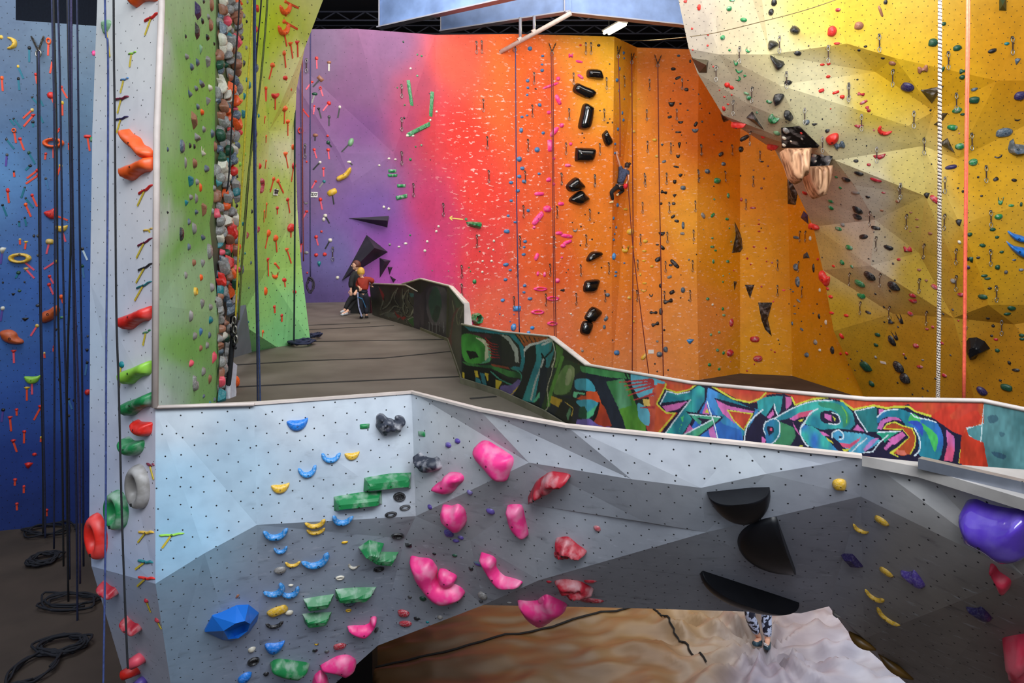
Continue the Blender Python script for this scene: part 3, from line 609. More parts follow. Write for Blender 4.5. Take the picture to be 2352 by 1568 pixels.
# lower left letters
fill('R', TEAL, 0,440,60,400,120,430,140,520,100,600,40,650,0,640, smooth=True, col2=BLUE); fill('R', NAVY, 0,470,60,470,70,520,20,560); fill('R', ROSE, 30,485,50,485,50,510,30,510); line('R', WH, 2.4, 0,430,60,400,115,430,120,520,90,590,30,640)
fill('R', (60,130,90), 130,430,250,480,270,560,220,640,100,650,60,630,130,560); fill('R', PINK, 240,430,280,500,310,560,260,500); fill('R', YEL, 310,640,340,650,290,665)
fill('R', AQUA, 320,450,420,470,560,560,720,720,460,690,380,640,320,560, smooth=False, col2=BLUE); line('R', WH, 3.4, 350,440,315,480,310,540,350,620,380,650)
fill('R', (90,180,200), 600,540,640,510,900,540,1040,600,1000,640,860,720,770,715,600,560, col2=(70,150,190)); line('R', WH, 2.8, 600,580,600,530,660,505,700,540,700,580,660,590); fill('R', NAVY, 660,560,690,560,685,580,660,580)
fill('R', NAVY, 500,520,560,540,620,600,700,700,680,715,600,640); fill('R', PINK, 480,510,540,530,580,560,520,560); fill('R', YEL, 545,570,590,600,610,625,560,600); fill('R', ROSE, 660,620,760,630,860,570,850,600,760,670,700,660); fill('R', YEL, 690,680,770,670,720,710)
line('R', WH, 2.8, 915,580,840,640,770,715, smooth=False); line('R', WH, 2.8, 1110,550,1030,620,970,700,880,710, smooth=False); fill('R', PINK, 960,590,1030,570,960,650,900,700,880,680, col2=(180,130,190)); fill('R', PINK, 1110,620,1180,600,1090,690,1070,670)
line('R', YEL, 3, 1210,660,1130,710,1200,745, smooth=False); fill('R', (210,110,90), 1180,680,1260,690,1280,730,1200,735)
# red flame end and teal end
fill('R', (198,54,30), 1780,560,1880,440,1980,560,2040,640,2040,860,1760,810, col2=(176,50,24))
fill('R', (206,222,222), 1770,255,1990,235,1985,440,1900,470,1820,480,1850,560,1960,600,2000,640,2352,700,2352,240); 
fill('R', (206,60,40), 1600,300,1760,270,1730,320,1670,370,1690,405,1740,410,1800,370,1860,335,1930,330,1960,380,1940,440,1850,470,1810,490,1800,560,1700,520,1500,380, smooth=False, col2=(196,50,34))
fill('R', (76,128,132), 1830,500,1900,470,1985,450,2000,250,2352,340,2352,900,2020,860,2020,780,1990,700,2005,640,1970,610,1900,590,1840,540, col2=(100,156,160)); fill('R', (206,222,222), 1985,246,1992,250,1960,620,1950,610)
fill('R', (76,128,132), 1985,250,3300,560,3300,1200,2030,880,1985,640, col2=(100,156,160)); fill('R', (34,64,96), 2020,380,2100,370,2110,420,2040,440, smooth=True, alpha=.6); fill('R', (34,64,96), 2060,700,2180,730,2160,770,2080,740, smooth=True, alpha=.7); fill('R', (34,64,96), 2130,520,2180,540,2140,570, smooth=True, alpha=.5)
IMG *= (.70+.28*NC)[..., None]
# parapet mesh: fine grid per panel, colour = the paint above
def gtop(i): x, y, bx, d = GST[i]; return P(x, y, d)
PAN = []
s1t = [P(848,651,17.55), P(932,654,15.2), P(961,669,14.5)]; s1b = [Pz(858,724,0), Pz(930,746,0), Pz(965,757,0)]
s2t = [P(924,652,15.4), P(966,640,14.35), P(1032,657,12.75), P(1066,696,9.35), P(1066,745,9.05)]; s2b = [Pz(926,745,0), Pz(966,757,0), Pz(1029,783,0), Pz(1058,868,0), Pz(1061,880,0)]
for a in range(2): PAN.append((s1t[a], s1t[a+1], s1b[a], s1b[a+1]))
for a in range(4): PAN.append((s2t[a], s2t[a+1], s2b[a], s2b[a+1]))
gt = [gtop(i) for i in range(len(GST))]; gb = [zat(bx, d, 0) for _, _, bx, d in GST]
for i in range(len(GST)-1): PAN.append((gt[i], gt[i+1], gb[i], gb[i+1]))
V, Fc, CC, cw, cf = [], [], [], [], []
for (A, B, C_, D_) in PAN:
    pa, pb, pc = proj(A), proj(B), proj(C_)
    nu = max(2, int(math.hypot(pa[0]-pb[0], pa[1]-pb[1])/1.35)); nv = max(2, int(min(abs(pc[1]-pa[1]), 190)/1.35)); base = len(V)
    for j in range(nv+1):
        for i in range(nu+1):
            s, t = i/nu, j/nv; p = (A*(1-s)+B*s)*(1-t)+(C_*(1-s)+D_*s)*t; V.append(p)
            x, y = proj(p); CC.append((*IMG[min(RH-1, max(0, int(y-RY0)))][min(RW-1, max(0, int(x-RX0)))], 1))
    for j in range(nv):
        for i in range(nu):
            o = base+j*(nu+1)+i; Fc.append((o, o+nu+1, o+nu+2, o+1))
    k = len(cw); cw += [A, B, D_, C_]; cf.append((k, k+3, k+2, k+1))
gm, GN, gb_ = nt('spray_painted_panels'); at = GN.nodes.new('ShaderNodeAttribute'); at.attribute_name = 'paint'
GN.links.new(at.outputs['Color'], gb_.inputs['Base Color']); gb_.inputs['Roughness'].default_value = .45
g = mesh_obj('wall_middle', V, Fc, gm); ca = g.data.color_attributes.new('paint', 'FLOAT_COLOR', 'POINT'); ca.data.foreach_set('color', np.array(CC, np.float32).ravel())
struct(g); WALLS.append(('wall_middle', BVHTree.FromPolygons(cw, cf), 'graffiti parapet'))
# outer side and top edge
def parapet_back(name, ts, bs, th=.12, bottom=-.45):
    V, Fc = [], []
    for i, p in enumerate(ts):
        a = ts[max(i-1, 0)]; b = ts[min(i+1, len(ts)-1)]; t = b-a; t.z = 0; t.normalize(); nn = Vector((-t.y, t.x, 0))
        if nn.x < 0 and abs(t.y) > abs(t.x): nn = -nn
        elif nn.y < 0 and abs(t.x) >= abs(t.y): nn = -nn
        q = p+nn*th; V += [p+Vector((0,0,.004)), q+Vector((0,0,.004)), Vector((q.x+nn.x*.2, q.y+nn.y*.2, bottom)), Vector((bs[i].x, bs[i].y, -.26))]
    for i in range(len(ts)-1):
        o = i*4
        for k in range(3): Fc.append((o+k, o+k+4, o+k+5, o+k+1))
    Fc += [(0,1,2,3), (len(V)-1, len(V)-2, len(V)-3, len(V)-4)]
    return mesh_obj(name, V, Fc, trim_mat, g)
parapet_back('outer_face', gt, gb, .06); parapet_back('outer_face', s2t[:4], s2b[:4], .07); parapet_back('outer_face', s1t, s1b, .05)
V, Fc = join([tube_data([p+Vector((0,0,.004)) for p in gt], [.013,.012,.012,.012,.014,.016,.016,.016], 6), tube_data(s2t[:4], .02, 6), tube_data(s1t, .022, 6)])
mesh_obj('top_edge', V, Fc, trim_mat, g, smooth=True)
bb = [b+Vector((-.012,-.02,.03)) for b in gb[:5]]
V, Fc = join([bar_data(a, b, .02, .085) for a, b in zip(bb, bb[1:])]+[bar_data(a+Vector((0,-.02,.02)), b+Vector((0,-.02,.02)), .02, .06) for a, b in zip(s2b[1:4], s2b[2:5])])
mesh_obj('kick_board', V, Fc, simple('weathered_board', (104,98,84), .7, noise=.3, nscale=4), g)
# ================================================================== CANVAS MATS UNDER THE BOULDER WALL
MZ = -3.15
sink = Pz(1752, 1488, MZ)
can, CN, cb = nt('brown_canvas'); L_ = CN.links
at = CN.nodes.new('ShaderNodeAttribute'); at.attribute_name = 'paint'
tc = CN.nodes.new('ShaderNodeTexCoord'); mp = CN.nodes.new('ShaderNodeMapping'); mp.inputs['Scale'].default_value = (.9, 3.2, 1); mp.inputs['Rotation'].default_value = (0, 0, -.12)
L_.new(tc.outputs['Object'], mp.inputs['Vector']); ns = CN.nodes.new('ShaderNodeTexNoise'); ns.inputs['Scale'].default_value = 1.6; ns.inputs['Detail'].default_value = 6
L_.new(mp.outputs['Vector'], ns.inputs['Vector'])
mr = CN.nodes.new('ShaderNodeMapRange'); mr.inputs['From Min'].default_value = .4; mr.inputs['From Max'].default_value = .7; mr.inputs['To Max'].default_value = .55; L_.new(ns.outputs['Fac'], mr.inputs['Value'])
mx = CN.nodes.new('ShaderNodeMix'); mx.data_type = 'RGBA'; mx.blend_type = 'MULTIPLY'; L_.new(mr.outputs['Result'], mx.inputs['Factor']); L_.new(at.outputs['Color'], mx.inputs['A']); mx.inputs['B'].default_value = (.5, .46, .44, 1)
L_.new(mx.outputs['Result'], cb.inputs['Base Color']); cb.inputs['Roughness'].default_value = .45

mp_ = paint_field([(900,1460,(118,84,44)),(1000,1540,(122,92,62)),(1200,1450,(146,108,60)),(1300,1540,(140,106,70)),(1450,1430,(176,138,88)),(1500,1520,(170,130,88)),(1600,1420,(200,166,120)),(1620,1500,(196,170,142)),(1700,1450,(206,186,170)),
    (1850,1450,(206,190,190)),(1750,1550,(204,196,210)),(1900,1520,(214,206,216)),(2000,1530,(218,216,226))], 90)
def mat_h(x, y):
    r = math.hypot(x-sink.x, y-sink.y); th = math.atan2(y-sink.y, x-sink.x)
    n1 = mnoise.noise(Vector((x*.9, y*.9, 2)))
    h = -.11*math.exp(-(r/.33)**2)
    k = .11*math.exp(-r/1.3)*min(1, r/.25)
    h += k*(1-abs(math.sin(th*6.5+1.3*n1+r*.5)))*2-k
    h += .12*math.exp(-(r/2.6)**2)*mnoise.noise(Vector((x*2.2+th, y*3.4, 5)))
    h += .05*(1-abs(mnoise.noise(Vector((x*.55+y*.25, y*2.3-x*.35, 9))))*2.5)
    w_ = min(1, max(0, (x-.8)/1.5))*math.exp(-(r/3.2)**2)+.25
    h += .055*w_*(1-abs(mnoise.noise(Vector((x*2.0+y*1.1, y*3.6-x*1.2, 4))))*3)
    return h
gx = np.arange(-4.6, 9.0, .045); gy = np.arange(6.1, 12.0, .045); V, CC = [], []
for y in gy:
    for x in gx:
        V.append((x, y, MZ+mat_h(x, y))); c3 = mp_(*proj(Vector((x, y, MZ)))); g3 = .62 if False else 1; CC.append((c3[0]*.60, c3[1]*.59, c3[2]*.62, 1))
nx = len(gx); Fc = []
ml = Pz(868, 1483, MZ).x
edge = lambda x, y: x > (-1.62+(y-8)*-.25) and not (x > 3.9 and (y-8.6) > 1.35-(x-3.9)*.16)
for j in range(len(gy)-1):
    for i in range(nx-1):
        if edge(gx[i], gy[j]): o = j*nx+i; Fc.append((o, o+1, o+nx+1, o+nx))
used = sorted({i for f in Fc for i in f}); mpi = {o: i for i, o in enumerate(used)}
V = [V[i] for i in used]; CC = [CC[i] for i in used]; Fc = [tuple(mpi[i] for i in f) for f in Fc]
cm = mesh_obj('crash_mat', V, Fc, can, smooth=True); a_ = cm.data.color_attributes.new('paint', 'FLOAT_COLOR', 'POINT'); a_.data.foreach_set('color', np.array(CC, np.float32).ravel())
sm = cm.modifiers.new('body', 'SOLIDIFY'); sm.thickness = .28; sm.offset = -1
tag(cm, 'wide brown and lilac crash mat under a wrinkled canvas cover, below the boulder wall', 'crash mat')
def on_mat(pxs):
    out = []
    for (a, b), (c, d) in zip(pxs, pxs[1:]):
        for k in range(14):
            t = k/14; p = Pz(a+(c-a)*t, b+(d-b)*t, MZ); out.append(Vector((p.x+.012*math.sin(k*2.1), p.y, MZ+mat_h(p.x, p.y)+.014)))
    return out
V, Fc = join([tube_data(on_mat([(845,1542),(1250,1447),(1480,1396),(1500,1385)]), .013, 5), tube_data(on_mat([(1470,1385),(1512,1425),(1560,1468),(1625,1528)]), .012, 5)])
mesh_obj('seam', V, Fc, dk, cm)
# dark post left of the mats
V, Fc = box_data((Pz(840,1545,-3.4).x-.02, 8.05, -2.3), (.42, .3, 2.3)); pst = mesh_obj('support_post', V, Fc, simple('black_post', (24,20,20), .6)); tag(pst, 'black support post at the left end of the canvas crash mat', 'post')

# ================================================================== ROOF STEEL
beam_m = simple('pale_blue_steel', (116, 142, 190), .5, noise=.25, nscale=1.5)
beam_w = simple('white_steel', (160, 160, 172), .4, noise=.1, nscale=2)
def ibeam(name, a, b, h, w, label):
    a, b = Vector(a), Vector(b); up_ = Vector((0, 0, 1)); rt = e = empty(name, (a+b)/2)
    V, Fc = bar_data(a+up_*h/2, b+up_*h/2, .03, h); rel(mesh_obj('web', V, Fc, beam_m), e)
    for z in (0, h):
        V, Fc = bar_data(a+up_*z, b+up_*z, w, .04); rel(mesh_obj('flange', V, Fc, beam_w), e)
    d = (b-a).normalized(); V, Fc = bar_data(a+up_*.02, a+up_*(h-.02), .26, .03)
    rel(mesh_obj('end_plate', V, Fc, beam_w), e)
    tag(e, label, 'steel beam', 'blue-white I-beams under the roof')
ibeam('roof_beam', P(872,64,23.2), P(1330,-38,19.0), 1.0, .3, 'pale blue I-beam whose free end hangs over the purple wall, leftmost roof beam')
ibeam('roof_beam', P(1013,73,23.7), P(1312,27,22.4), .85, .3, 'pale blue I-beam carrying the two short posts and slanting pipe')
ibeam('roof_beam', P(1296,30,22.4), P(1578,60,23.4), .9, .3, 'pale blue I-beam above the fluorescent lamp, beside the yellow wall')
e = empty('brace_pipe', P(1147,121,23.0)); pipe_m = simple('cream_pipe', (214, 196, 186), .4, noise=.1)
V, Fc = tube_data([P(1147,121,23.05), P(1312,30,22.1)], .075, 10); rel(mesh_obj('pipe', V, Fc, pipe_m, smooth=True), e)
V, Fc = tube_data([P(1146,122,23.1), P(1152,118,23.05)], .10, 10); rel(mesh_obj('foot_plate', V, Fc, simple('dark_steel', (60,56,60), .5)), e)
for a, b in (((1195,92,22.78),(1195,40,22.75)), ((1227,74,22.6),(1227,36,22.6))):
    V, Fc = tube_data([P(*a), P(*b)], .05, 8); rel(mesh_obj('post', V, Fc, beam_w, smooth=True), e)
    V, Fc = tube_data([P(a[0]-4,a[1]+2,a[2]), P(a[0]+4,a[1]-3,a[2])], .10, 8); rel(mesh_obj('clamp', V, Fc, pipe_m), e)
tag(e, 'cream round pipe slanting from the rainbow wall up to the roof beams', 'pipe')
# fluorescent lamp
A = P(1393,77,28.0); B = P(1431,52,26.8); B.z = A.z
e = empty('fluorescent_lamp', (A+B)/2); d_ = (B-A).normalized(); sd = Vector((d_.y, -d_.x, 0))
V, Fc = bar_data(A+Vector((0,0,.09)), B+Vector((0,0,.09)), .42, .06); rel(mesh_obj('housing', V, Fc, simple('lamp_white', (236,232,220), .4)), e)
tube_m = emis('lamp_tube', (255, 240, 196), 9)
for s in (-.11, .11):
    V, Fc = tube_data([A+sd*s, B+sd*s], .055, 8); rel(mesh_obj('tube', V, Fc, tube_m, smooth=True), e)
for q in (A*.85+B*.15, A*.15+B*.85):
    V, Fc = tube_data([q+Vector((0,0,.12)), Vector((q.x,q.y,11.4))], .012, 5); rel(mesh_obj('hanger_wire', V, Fc, simple('wire_grey', (90,84,70), .5)), e)
tag(e, 'glowing two-tube fluorescent lamp hanging under the dark ceiling', 'lamp')
# thin cables
def cable(pts, r, m, label, name='cable', cat='cable', group=None):
    V, Fc = tube_data(catmull([tuple(p) for p in pts], 6, False), r, 6); o = mesh_obj(name, V, Fc, m, smooth=True); tag(o, label, cat, group); return o
wire = simple('steel_wire', (120, 104, 70), .4, metal=.5, noise=.1)
cable([P(1585,84,15.6), P(1640,76,15.1), P(1740,52,14.0), P(1860,20,13.2), P(2000,-30,12.6)], .008, wire, 'thin steel wire crossing the top of the yellow wall', group=None)
cable([P(1340,80,26), P(1400,90,25), P(1480,93,24), P(1580,85,20)], .014, wire, 'grey cable sagging below the fluorescent lamp to the yellow wall')
# ================================================================== HOLD DATA  (crop origin + zoom, then: x y w [h [angle]] colour kind [tape_x tape_y tape_colour])
HOLDS = {
('blue wall', 0, 0, 3.015): '''
330 10 90 50 R b 455 40 A|405 98 85 50 15 Y e|115 55 18 20 K b 122 130 T|155 30 18 24 K b 170 108 T|85 300 85 66 90 Y c|8 258 30 30 Y b|203 333 26 30 K b 203 430 T|337 285 36 50 O r 333 385 A
125 460 20 26 Y b 163 545 T|365 420 26 22 K b 347 508 A|127 545 22 26 K b 135 625 T|13 540 26 34 O b 20 630 A|248 515 24 24 R b 258 580 A|422 604 32 26 R b 467 680 A|350 660 52 52 R b 392 755 A
223 675 22 20 K t 260 718 T|262 660 24 22 K b 300 735 T|431 712 24 30 Y b 433 800 A|222 762 28 30 Y b 160 820 A|230 800 34 24 R t 165 875 A|265 778 20 24 K b 300 850 T|228 845 28 24 K b 230 878 T
95 822 18 18 K b 148 890 T|70 828 14 10 K b 102 868 T|97 903 32 34 O r 112 990 A|138 962 28 24 R b 168 1040 A|45 965 20 22 K b 98 1030 T|48 1073 22 24 K b 42 1150 V|412 893 20 18 R b 395 918 A
370 990 148 72 O r 372 1095 A|200 1058 26 30 D b 243 1135 T|478 997 20 18 R b 480 1038 A|317 1065 24 22 R b 312 1105 A|605 945 50 26 R e 622 1045 A|632 965 26 40 G b|208 1148 30 20 K b 177 1178 T|420 1148 30 26 Y b 393 1225 A
258 1180 28 28 R b 187 1235 A|265 1213 28 30 R b 180 1272 A|97 1187 18 18 K b 100 1225 A|317 1237 22 20 K b 335 1310 B|172 1297 18 16 K b 148 1370 T|53 1318 28 34 R b 62 1405 A|222 1352 26 26 R b 258 1430 A
178 1373 18 18 K b 230 1437 T|178 1417 30 30 O b 215 1500 A|18 1420 22 20 K b 48 1495 T|357 1480 90 76 20 R j 470 1525 A|172 1508 18 18 K b 183 1565 T|133 1535 18 14 K b 135 1568 T|650 370 30 40 P b''',
('blue wall', 0, 520, 3.015): '''
425 15 85 50 Y j 455 105 I|343 105 55 40 Y e 322 190 I|138 90 20 16 Y b 140 125 A|180 110 32 20 Y t 174 157 A|235 65 22 24 K b|263 65 26 24 K b|18 168 50 50 C t 5 260 V|138 220 158 74 Y r 238 302 I
128 320 36 28 D b 110 355 T|180 295 40 24 Y t 238 358 I|262 200 20 20 K b|385 243 32 26 Y b 305 295 I|343 346 26 24 R b 372 395 I|340 403 32 28 R b 370 470 I|570 155 26 26 K b 605 232 W|570 275 24 24 D b 583 355 B
135 446 30 20 D b|92 470 30 20 K t|20 388 16 K b|170 385 16 14 K b|425 488 34 34 O b 437 530 A|260 548 30 20 K b|18 567 34 34 C b 5 655 V|175 643 52 26 K t|427 630 30 20 G b|257 688 30 26 Y b 213 757 I
387 713 20 K b|527 690 22 20 K b|607 760 18 20 K b|603 855 24 K b|603 943 22 24 K b 590 1030 B|95 865 42 24 R t 98 945 I|372 832 14 22 R b 372 865 A|307 877 16 18 Y b 310 910 A|222 1060 108 60 E j 223 1162 I
187 1120 46 24 Y t 187 1205 A|412 1060 22 30 K b|605 1148 44 46 R b|475 1195 20 18 K b 500 1265 B|513 1203 22 24 K b|478 1310 18 20 K b|452 913 16 16 K b|283 1250 44 30 R t 235 1340 A|22 1270 30 24 K b 12 1352 V
115 1268 28 22 R b 117 1308 A|70 1325 38 26 R t 78 1417 A|168 1420 30 22 R b 167 1500 A|285 1460 20 20 Y b 283 1490 A|92 1487 38 28 R t 118 1560 A|578 1372 20 16 K b''',
('blue wall', 0, 1040, 2.97): '''235 10 36 26 R b|195 85 60 44 R t|103 182 30 22 R b 102 222 A|163 230 22 22 R b 163 272 A|115 347 28 22 R b 117 390 A|317 390 28 22 R b 320 430 A''',
('white column', 0, 0, 3.015): '''1052 120 118 40 30 R s 1008 245 J|915 368 62 36 15 E s 902 465 J|862 548 66 36 10 B s 838 643 J|845 680 108 40 12 M s 818 785 J|842 820 108 34 14 N s 812 920 J|737 187 70 95 F d 765 395 J|1010 1312 124 38 32 R s 957 1425 J''',
('white column', 0, 520, 3.015): '''1025 22 80 34 12 Y s 1090 75 J|1005 108 128 30 28 M s 950 218 J|1008 280 124 34 26 K s 947 390 J|998 405 128 34 24 H s 938 513 J|1015 730 68 34 22 G s 995 822 J|843 957 42 48 H b 830 1115 J''',
('white column', 0, 1040, 2.97): '''1025 80 76 34 -15 M s 1052 180 J|998 540 128 34 -5 Y s 945 608 J|1172 556 168 30 4 E s 1108 645 J|995 740 128 34 -10 H s 928 790 J|1000 852 138 30 -8 R s 940 905 J|1000 1005 46 40 Z b 1030 1080 J|1073 1138 50 40 Z b 1103 1195 J''',
('green wall', 360, 0, 3.136): '''
285 78 62 90 N k|283 225 46 88 -10 K k|325 152 30 40 K b|388 30 46 92 X b|382 180 48 88 X b|368 122 34 36 S b|335 10 24 30 K b|206 262 20 28 K b|360 270 38 40 K b|411 314 20 24 K b|313 358 36 66 F t|210 408 42 44 S b|424 390 40 34 X b
360 445 52 76 20 S t|288 450 40 50 L b|248 483 38 48 L b|318 603 60 46 L p|280 635 40 34 L b|232 668 46 54 -20 L c|378 633 46 48 C b|362 730 50 56 S t|292 767 32 42 L b|322 807 36 44 O b|258 868 62 66 -25 X k|335 930 34 46 S b
282 990 60 60 S p|395 962 44 66 L b|416 1055 38 76 X b|176 1053 50 96 L b|236 1048 28 42 K b|268 1055 24 36 K b|330 1092 44 58 C c|77 1076 22 32 L b|204 1172 26 90 S b|266 1175 50 72 X b|352 1215 50 L b|437 1235 60 90 I b
235 1305 60 76 H t|285 1310 40 50 S b|311 1350 30 66 O b|240 1420 40 44 S b|280 1430 34 76 S b|208 1462 40 44 H t|410 1355 34 40 S b|428 1415 36 88 L b|330 1510 56 90 X t|280 1527 40 38 L b|77 1530 18 K b|400 1520 36 48 S b''',
('green wall', 360, 450, 3.136): '''
228 187 34 46 L b|262 232 50 74 -25 S b|172 275 46 100 K b|325 285 46 66 L c|227 368 36 48 L b|372 400 60 115 S b|262 480 40 54 X b|325 485 44 58 S t|205 570 30 56 S b|315 587 34 50 O b|273 687 40 56 Y r|392 660 48 62 S b|322 777 44 70 S t
382 800 40 50 S b|420 760 20 18 K b|240 865 44 84 S b|382 893 46 56 H b|312 980 38 56 B t|376 1003 30 46 L b|268 1008 44 56 S b|358 1075 36 50 S b|312 1095 34 44 X b|407 1163 46 70 I k|242 1205 48 50 I b|330 1265 44 60 S b
377 1322 38 64 X t|268 1357 62 84 -25 S c|335 1442 28 26 L b|413 1467 26 30 L b|380 1488 30 24 H b''',
('lime wall', 360, 0, 3.136): '''
550 60 28 60 S b|545 220 26 50 S b|575 110 22 30 X b|600 20 36 50 S b|650 15 30 S b|625 115 36 40 S b|645 155 30 28 K b|590 165 30 36 S b|722 62 36 60 R b|715 212 34 50 R b|610 275 40 56 -30 K b|612 180 24 30 K b|565 255 24 26 O b
720 318 44 30 K b|642 343 34 38 S b|712 362 28 30 K b|626 458 36 56 K t|704 487 74 80 L j|595 532 26 28 O b|645 575 30 36 H b|663 610 42 66 H b|628 695 38 60 H t|620 820 72 66 H j|732 832 24 34 H b|571 875 36 76 K c|605 955 38 48 R b
694 965 84 76 K j|578 1028 16 K b|694 1045 76 S j|553 1120 30 38 S b|630 1110 36 34 E b|597 1182 38 40 E b|697 1232 36 26 S b|540 1258 40 60 D t|576 1267 28 34 K b|740 1195 38 50 R b|750 1335 60 110 Z kidney|655 1265 20 24 K b
650 1357 30 26 S b|525 1375 44 36 S b|640 1405 16 18 K b|680 1437 16 K b|573 1480 34 36 K b|683 1523 28 34 K b|530 1480 22 26 K b|927 12 24 26 O b 1020 58 O|925 68 90 70 15 O c 930 118 O|917 155 30 36 O b 1013 210 O
912 215 90 72 15 O c 935 333 O|963 317 44 34 O t 978 420 O|1012 308 40 34 R t 1015 410 R|917 382 28 42 O b 928 487 O|833 468 38 O b 808 570 O|925 560 40 34 R b 970 650 O|787 634 24 26 O b 783 730 O|852 690 64 42 R j 852 788 O
920 782 66 50 O b 917 892 O|943 875 46 34 O b 943 977 O|778 842 20 24 O b 773 888 O|786 980 22 24 O b 785 1027 O|980 1058 34 46 O b|927 1112 52 40 O t 945 1210 O|985 1195 42 54 R b 968 1307 O|785 1162 24 26 O t 780 1213 O
841 1288 26 34 O b 815 1383 O|872 1303 28 36 O b 912 1390 O|942 1437 30 R b 957 1533 O|789 1470 22 28 O b 783 1568 O|867 1497 26 R b 867 1542 O|772 1520 20 28 O b 770 1600 O''',
('lime wall', 360, 450, 3.136): '''
803 270 36 56 O b 780 377 O|855 305 42 50 O b 865 405 O|965 230 62 70 R b 965 298 O|730 240 34 46 Z k|650 283 32 50 Z k|937 388 36 30 O t 968 485 O|800 460 26 34 R t 803 577 O|853 487 24 20 O b 882 523 O|852 572 58 50 O c|918 604 36 32 R b 924 655 O
782 685 36 70 O b|992 690 30 R b|847 797 22 24 R b 850 842 O|900 860 22 24 R b 900 905 O|763 977 22 26 O b 757 1023 O|572 70 36 34 K b|620 200 50 34 H j|573 158 22 24 K b|683 110 26 36 K b|568 297 22 34 K b|580 343 24 34 K b|530 357 14 K b
634 413 24 22 H b|676 480 26 32 L b|605 530 60 86 L b|662 660 20 L b|520 747 34 K b|642 858 24 18 H b|655 907 24 22 H b|519 465 30 34 K b|533 200 16 30 K b|695 948 10 12 K b|580 458 12 14 K b|588 635 24 20 K b''',
('rainbow wall', 680, 0, 3.734): '''
176 500 32 34 R b 180 590 I|283 535 40 28 X b 282 610 C|208 675 60 36 -45 X k 145 745 K|135 703 34 20 R b 85 768 I|208 755 26 28 R r 230 825 I|160 805 52 30 D b 135 885 S|157 910 20 R b 150 980 I|195 935 30 28 K t 215 1015 K|282 885 38 R b 230 950 I
375 918 28 30 C b 358 1010 K|58 940 22 R b 112 1003 R|283 1002 28 30 K b 282 1080 K|165 1160 50 30 X b 162 1208 K|270 1165 22 R b|275 1222 36 34 D b 305 1260 K|470 1220 52 84 -20 F b 390 1303 K|38 1120 50 60 R r|155 1283 30 24 R b 178 1357 I
275 1285 34 30 R b 285 1365 I|205 1392 30 C b 145 1455 K|90 1387 18 20 R b|455 1388 40 24 C b 483 1415 K|235 1445 30 24 R b 237 1515 I|168 1555 24 20 R b|978 797 32 222 2 G k|1162 893 34 214 -12 G k|1055 1110 230 40 27 G k|827 1467 72 30 G k|828 1505 82 26 G k
920 360 16 22 D b|1040 468 18 G b|1077 480 22 20 G b|983 588 22 C b|1040 650 20 G b|868 752 14 16 G b|932 900 16 G b|1145 803 12 K b|1205 957 22 20 C b|928 1012 20 22 K b|797 1360 26 22 C b|852 1367 26 18 C b|980 1367 26 G b|1075 1245 20 G b
1025 1258 16 G b|1152 1030 22 24 C b|955 1163 28 24 C b|1003 1165 28 20 C b|1152 1370 12 K b|713 1418 24 20 C b''',
('rainbow wall', 680, 400, 3.734): '''
240 62 30 H b 200 115 S|168 62 24 22 R b 133 122 I|308 155 88 56 28 Y e 325 258 K|208 218 34 R b 225 303 I|85 245 40 24 S c|90 320 34 24 R b 53 390 I|250 355 38 34 C b 287 422 K|237 388 30 36 C b|218 492 24 R b|172 538 36 34 R b 190 610 I
292 565 38 36 C b 250 640 K|88 673 40 28 S b|172 693 40 34 R b|245 688 38 34 R b|198 770 32 48 H d|355 887 34 C b|45 600 24 20 R b 40 670 I|95 845 18 20 R b|828 10 86 26 G k|905 100 78 28 G k|908 195 104 36 12 G k|753 282 26 C b|795 297 26 24 C b
1458 385 28 26 G b|1222 447 24 C b|1203 490 26 24 C b|978 522 18 G b|1125 577 24 26 C b|940 595 32 22 C b|883 622 28 20 C b|803 602 26 22 S b|1105 657 28 26 C b|1570 525 22 18 C b|1697 572 24 C b|1650 635 20 C b|1692 648 20 C b|1600 745 26 20 C b
1677 745 26 22 C b|1483 800 16 G b|1598 838 24 22 C b|1575 662 16 14 D b|1530 920 38 44 G b|1417 1035 22 C b|1460 1100 18 C b|1495 832 14 G b|1308 830 12 G b|1168 827 12 G b|1840 72 36 26 B b|1845 228 34 24 B b|1820 355 30 22 B b|1810 490 46 34 B b
1803 773 52 32 B b|1837 822 32 24 B b|1797 905 34 28 B b|1775 1080 40 28 B b|1500 1280 42 P b|1775 1210 16 C b|1747 1200 14 B b''',
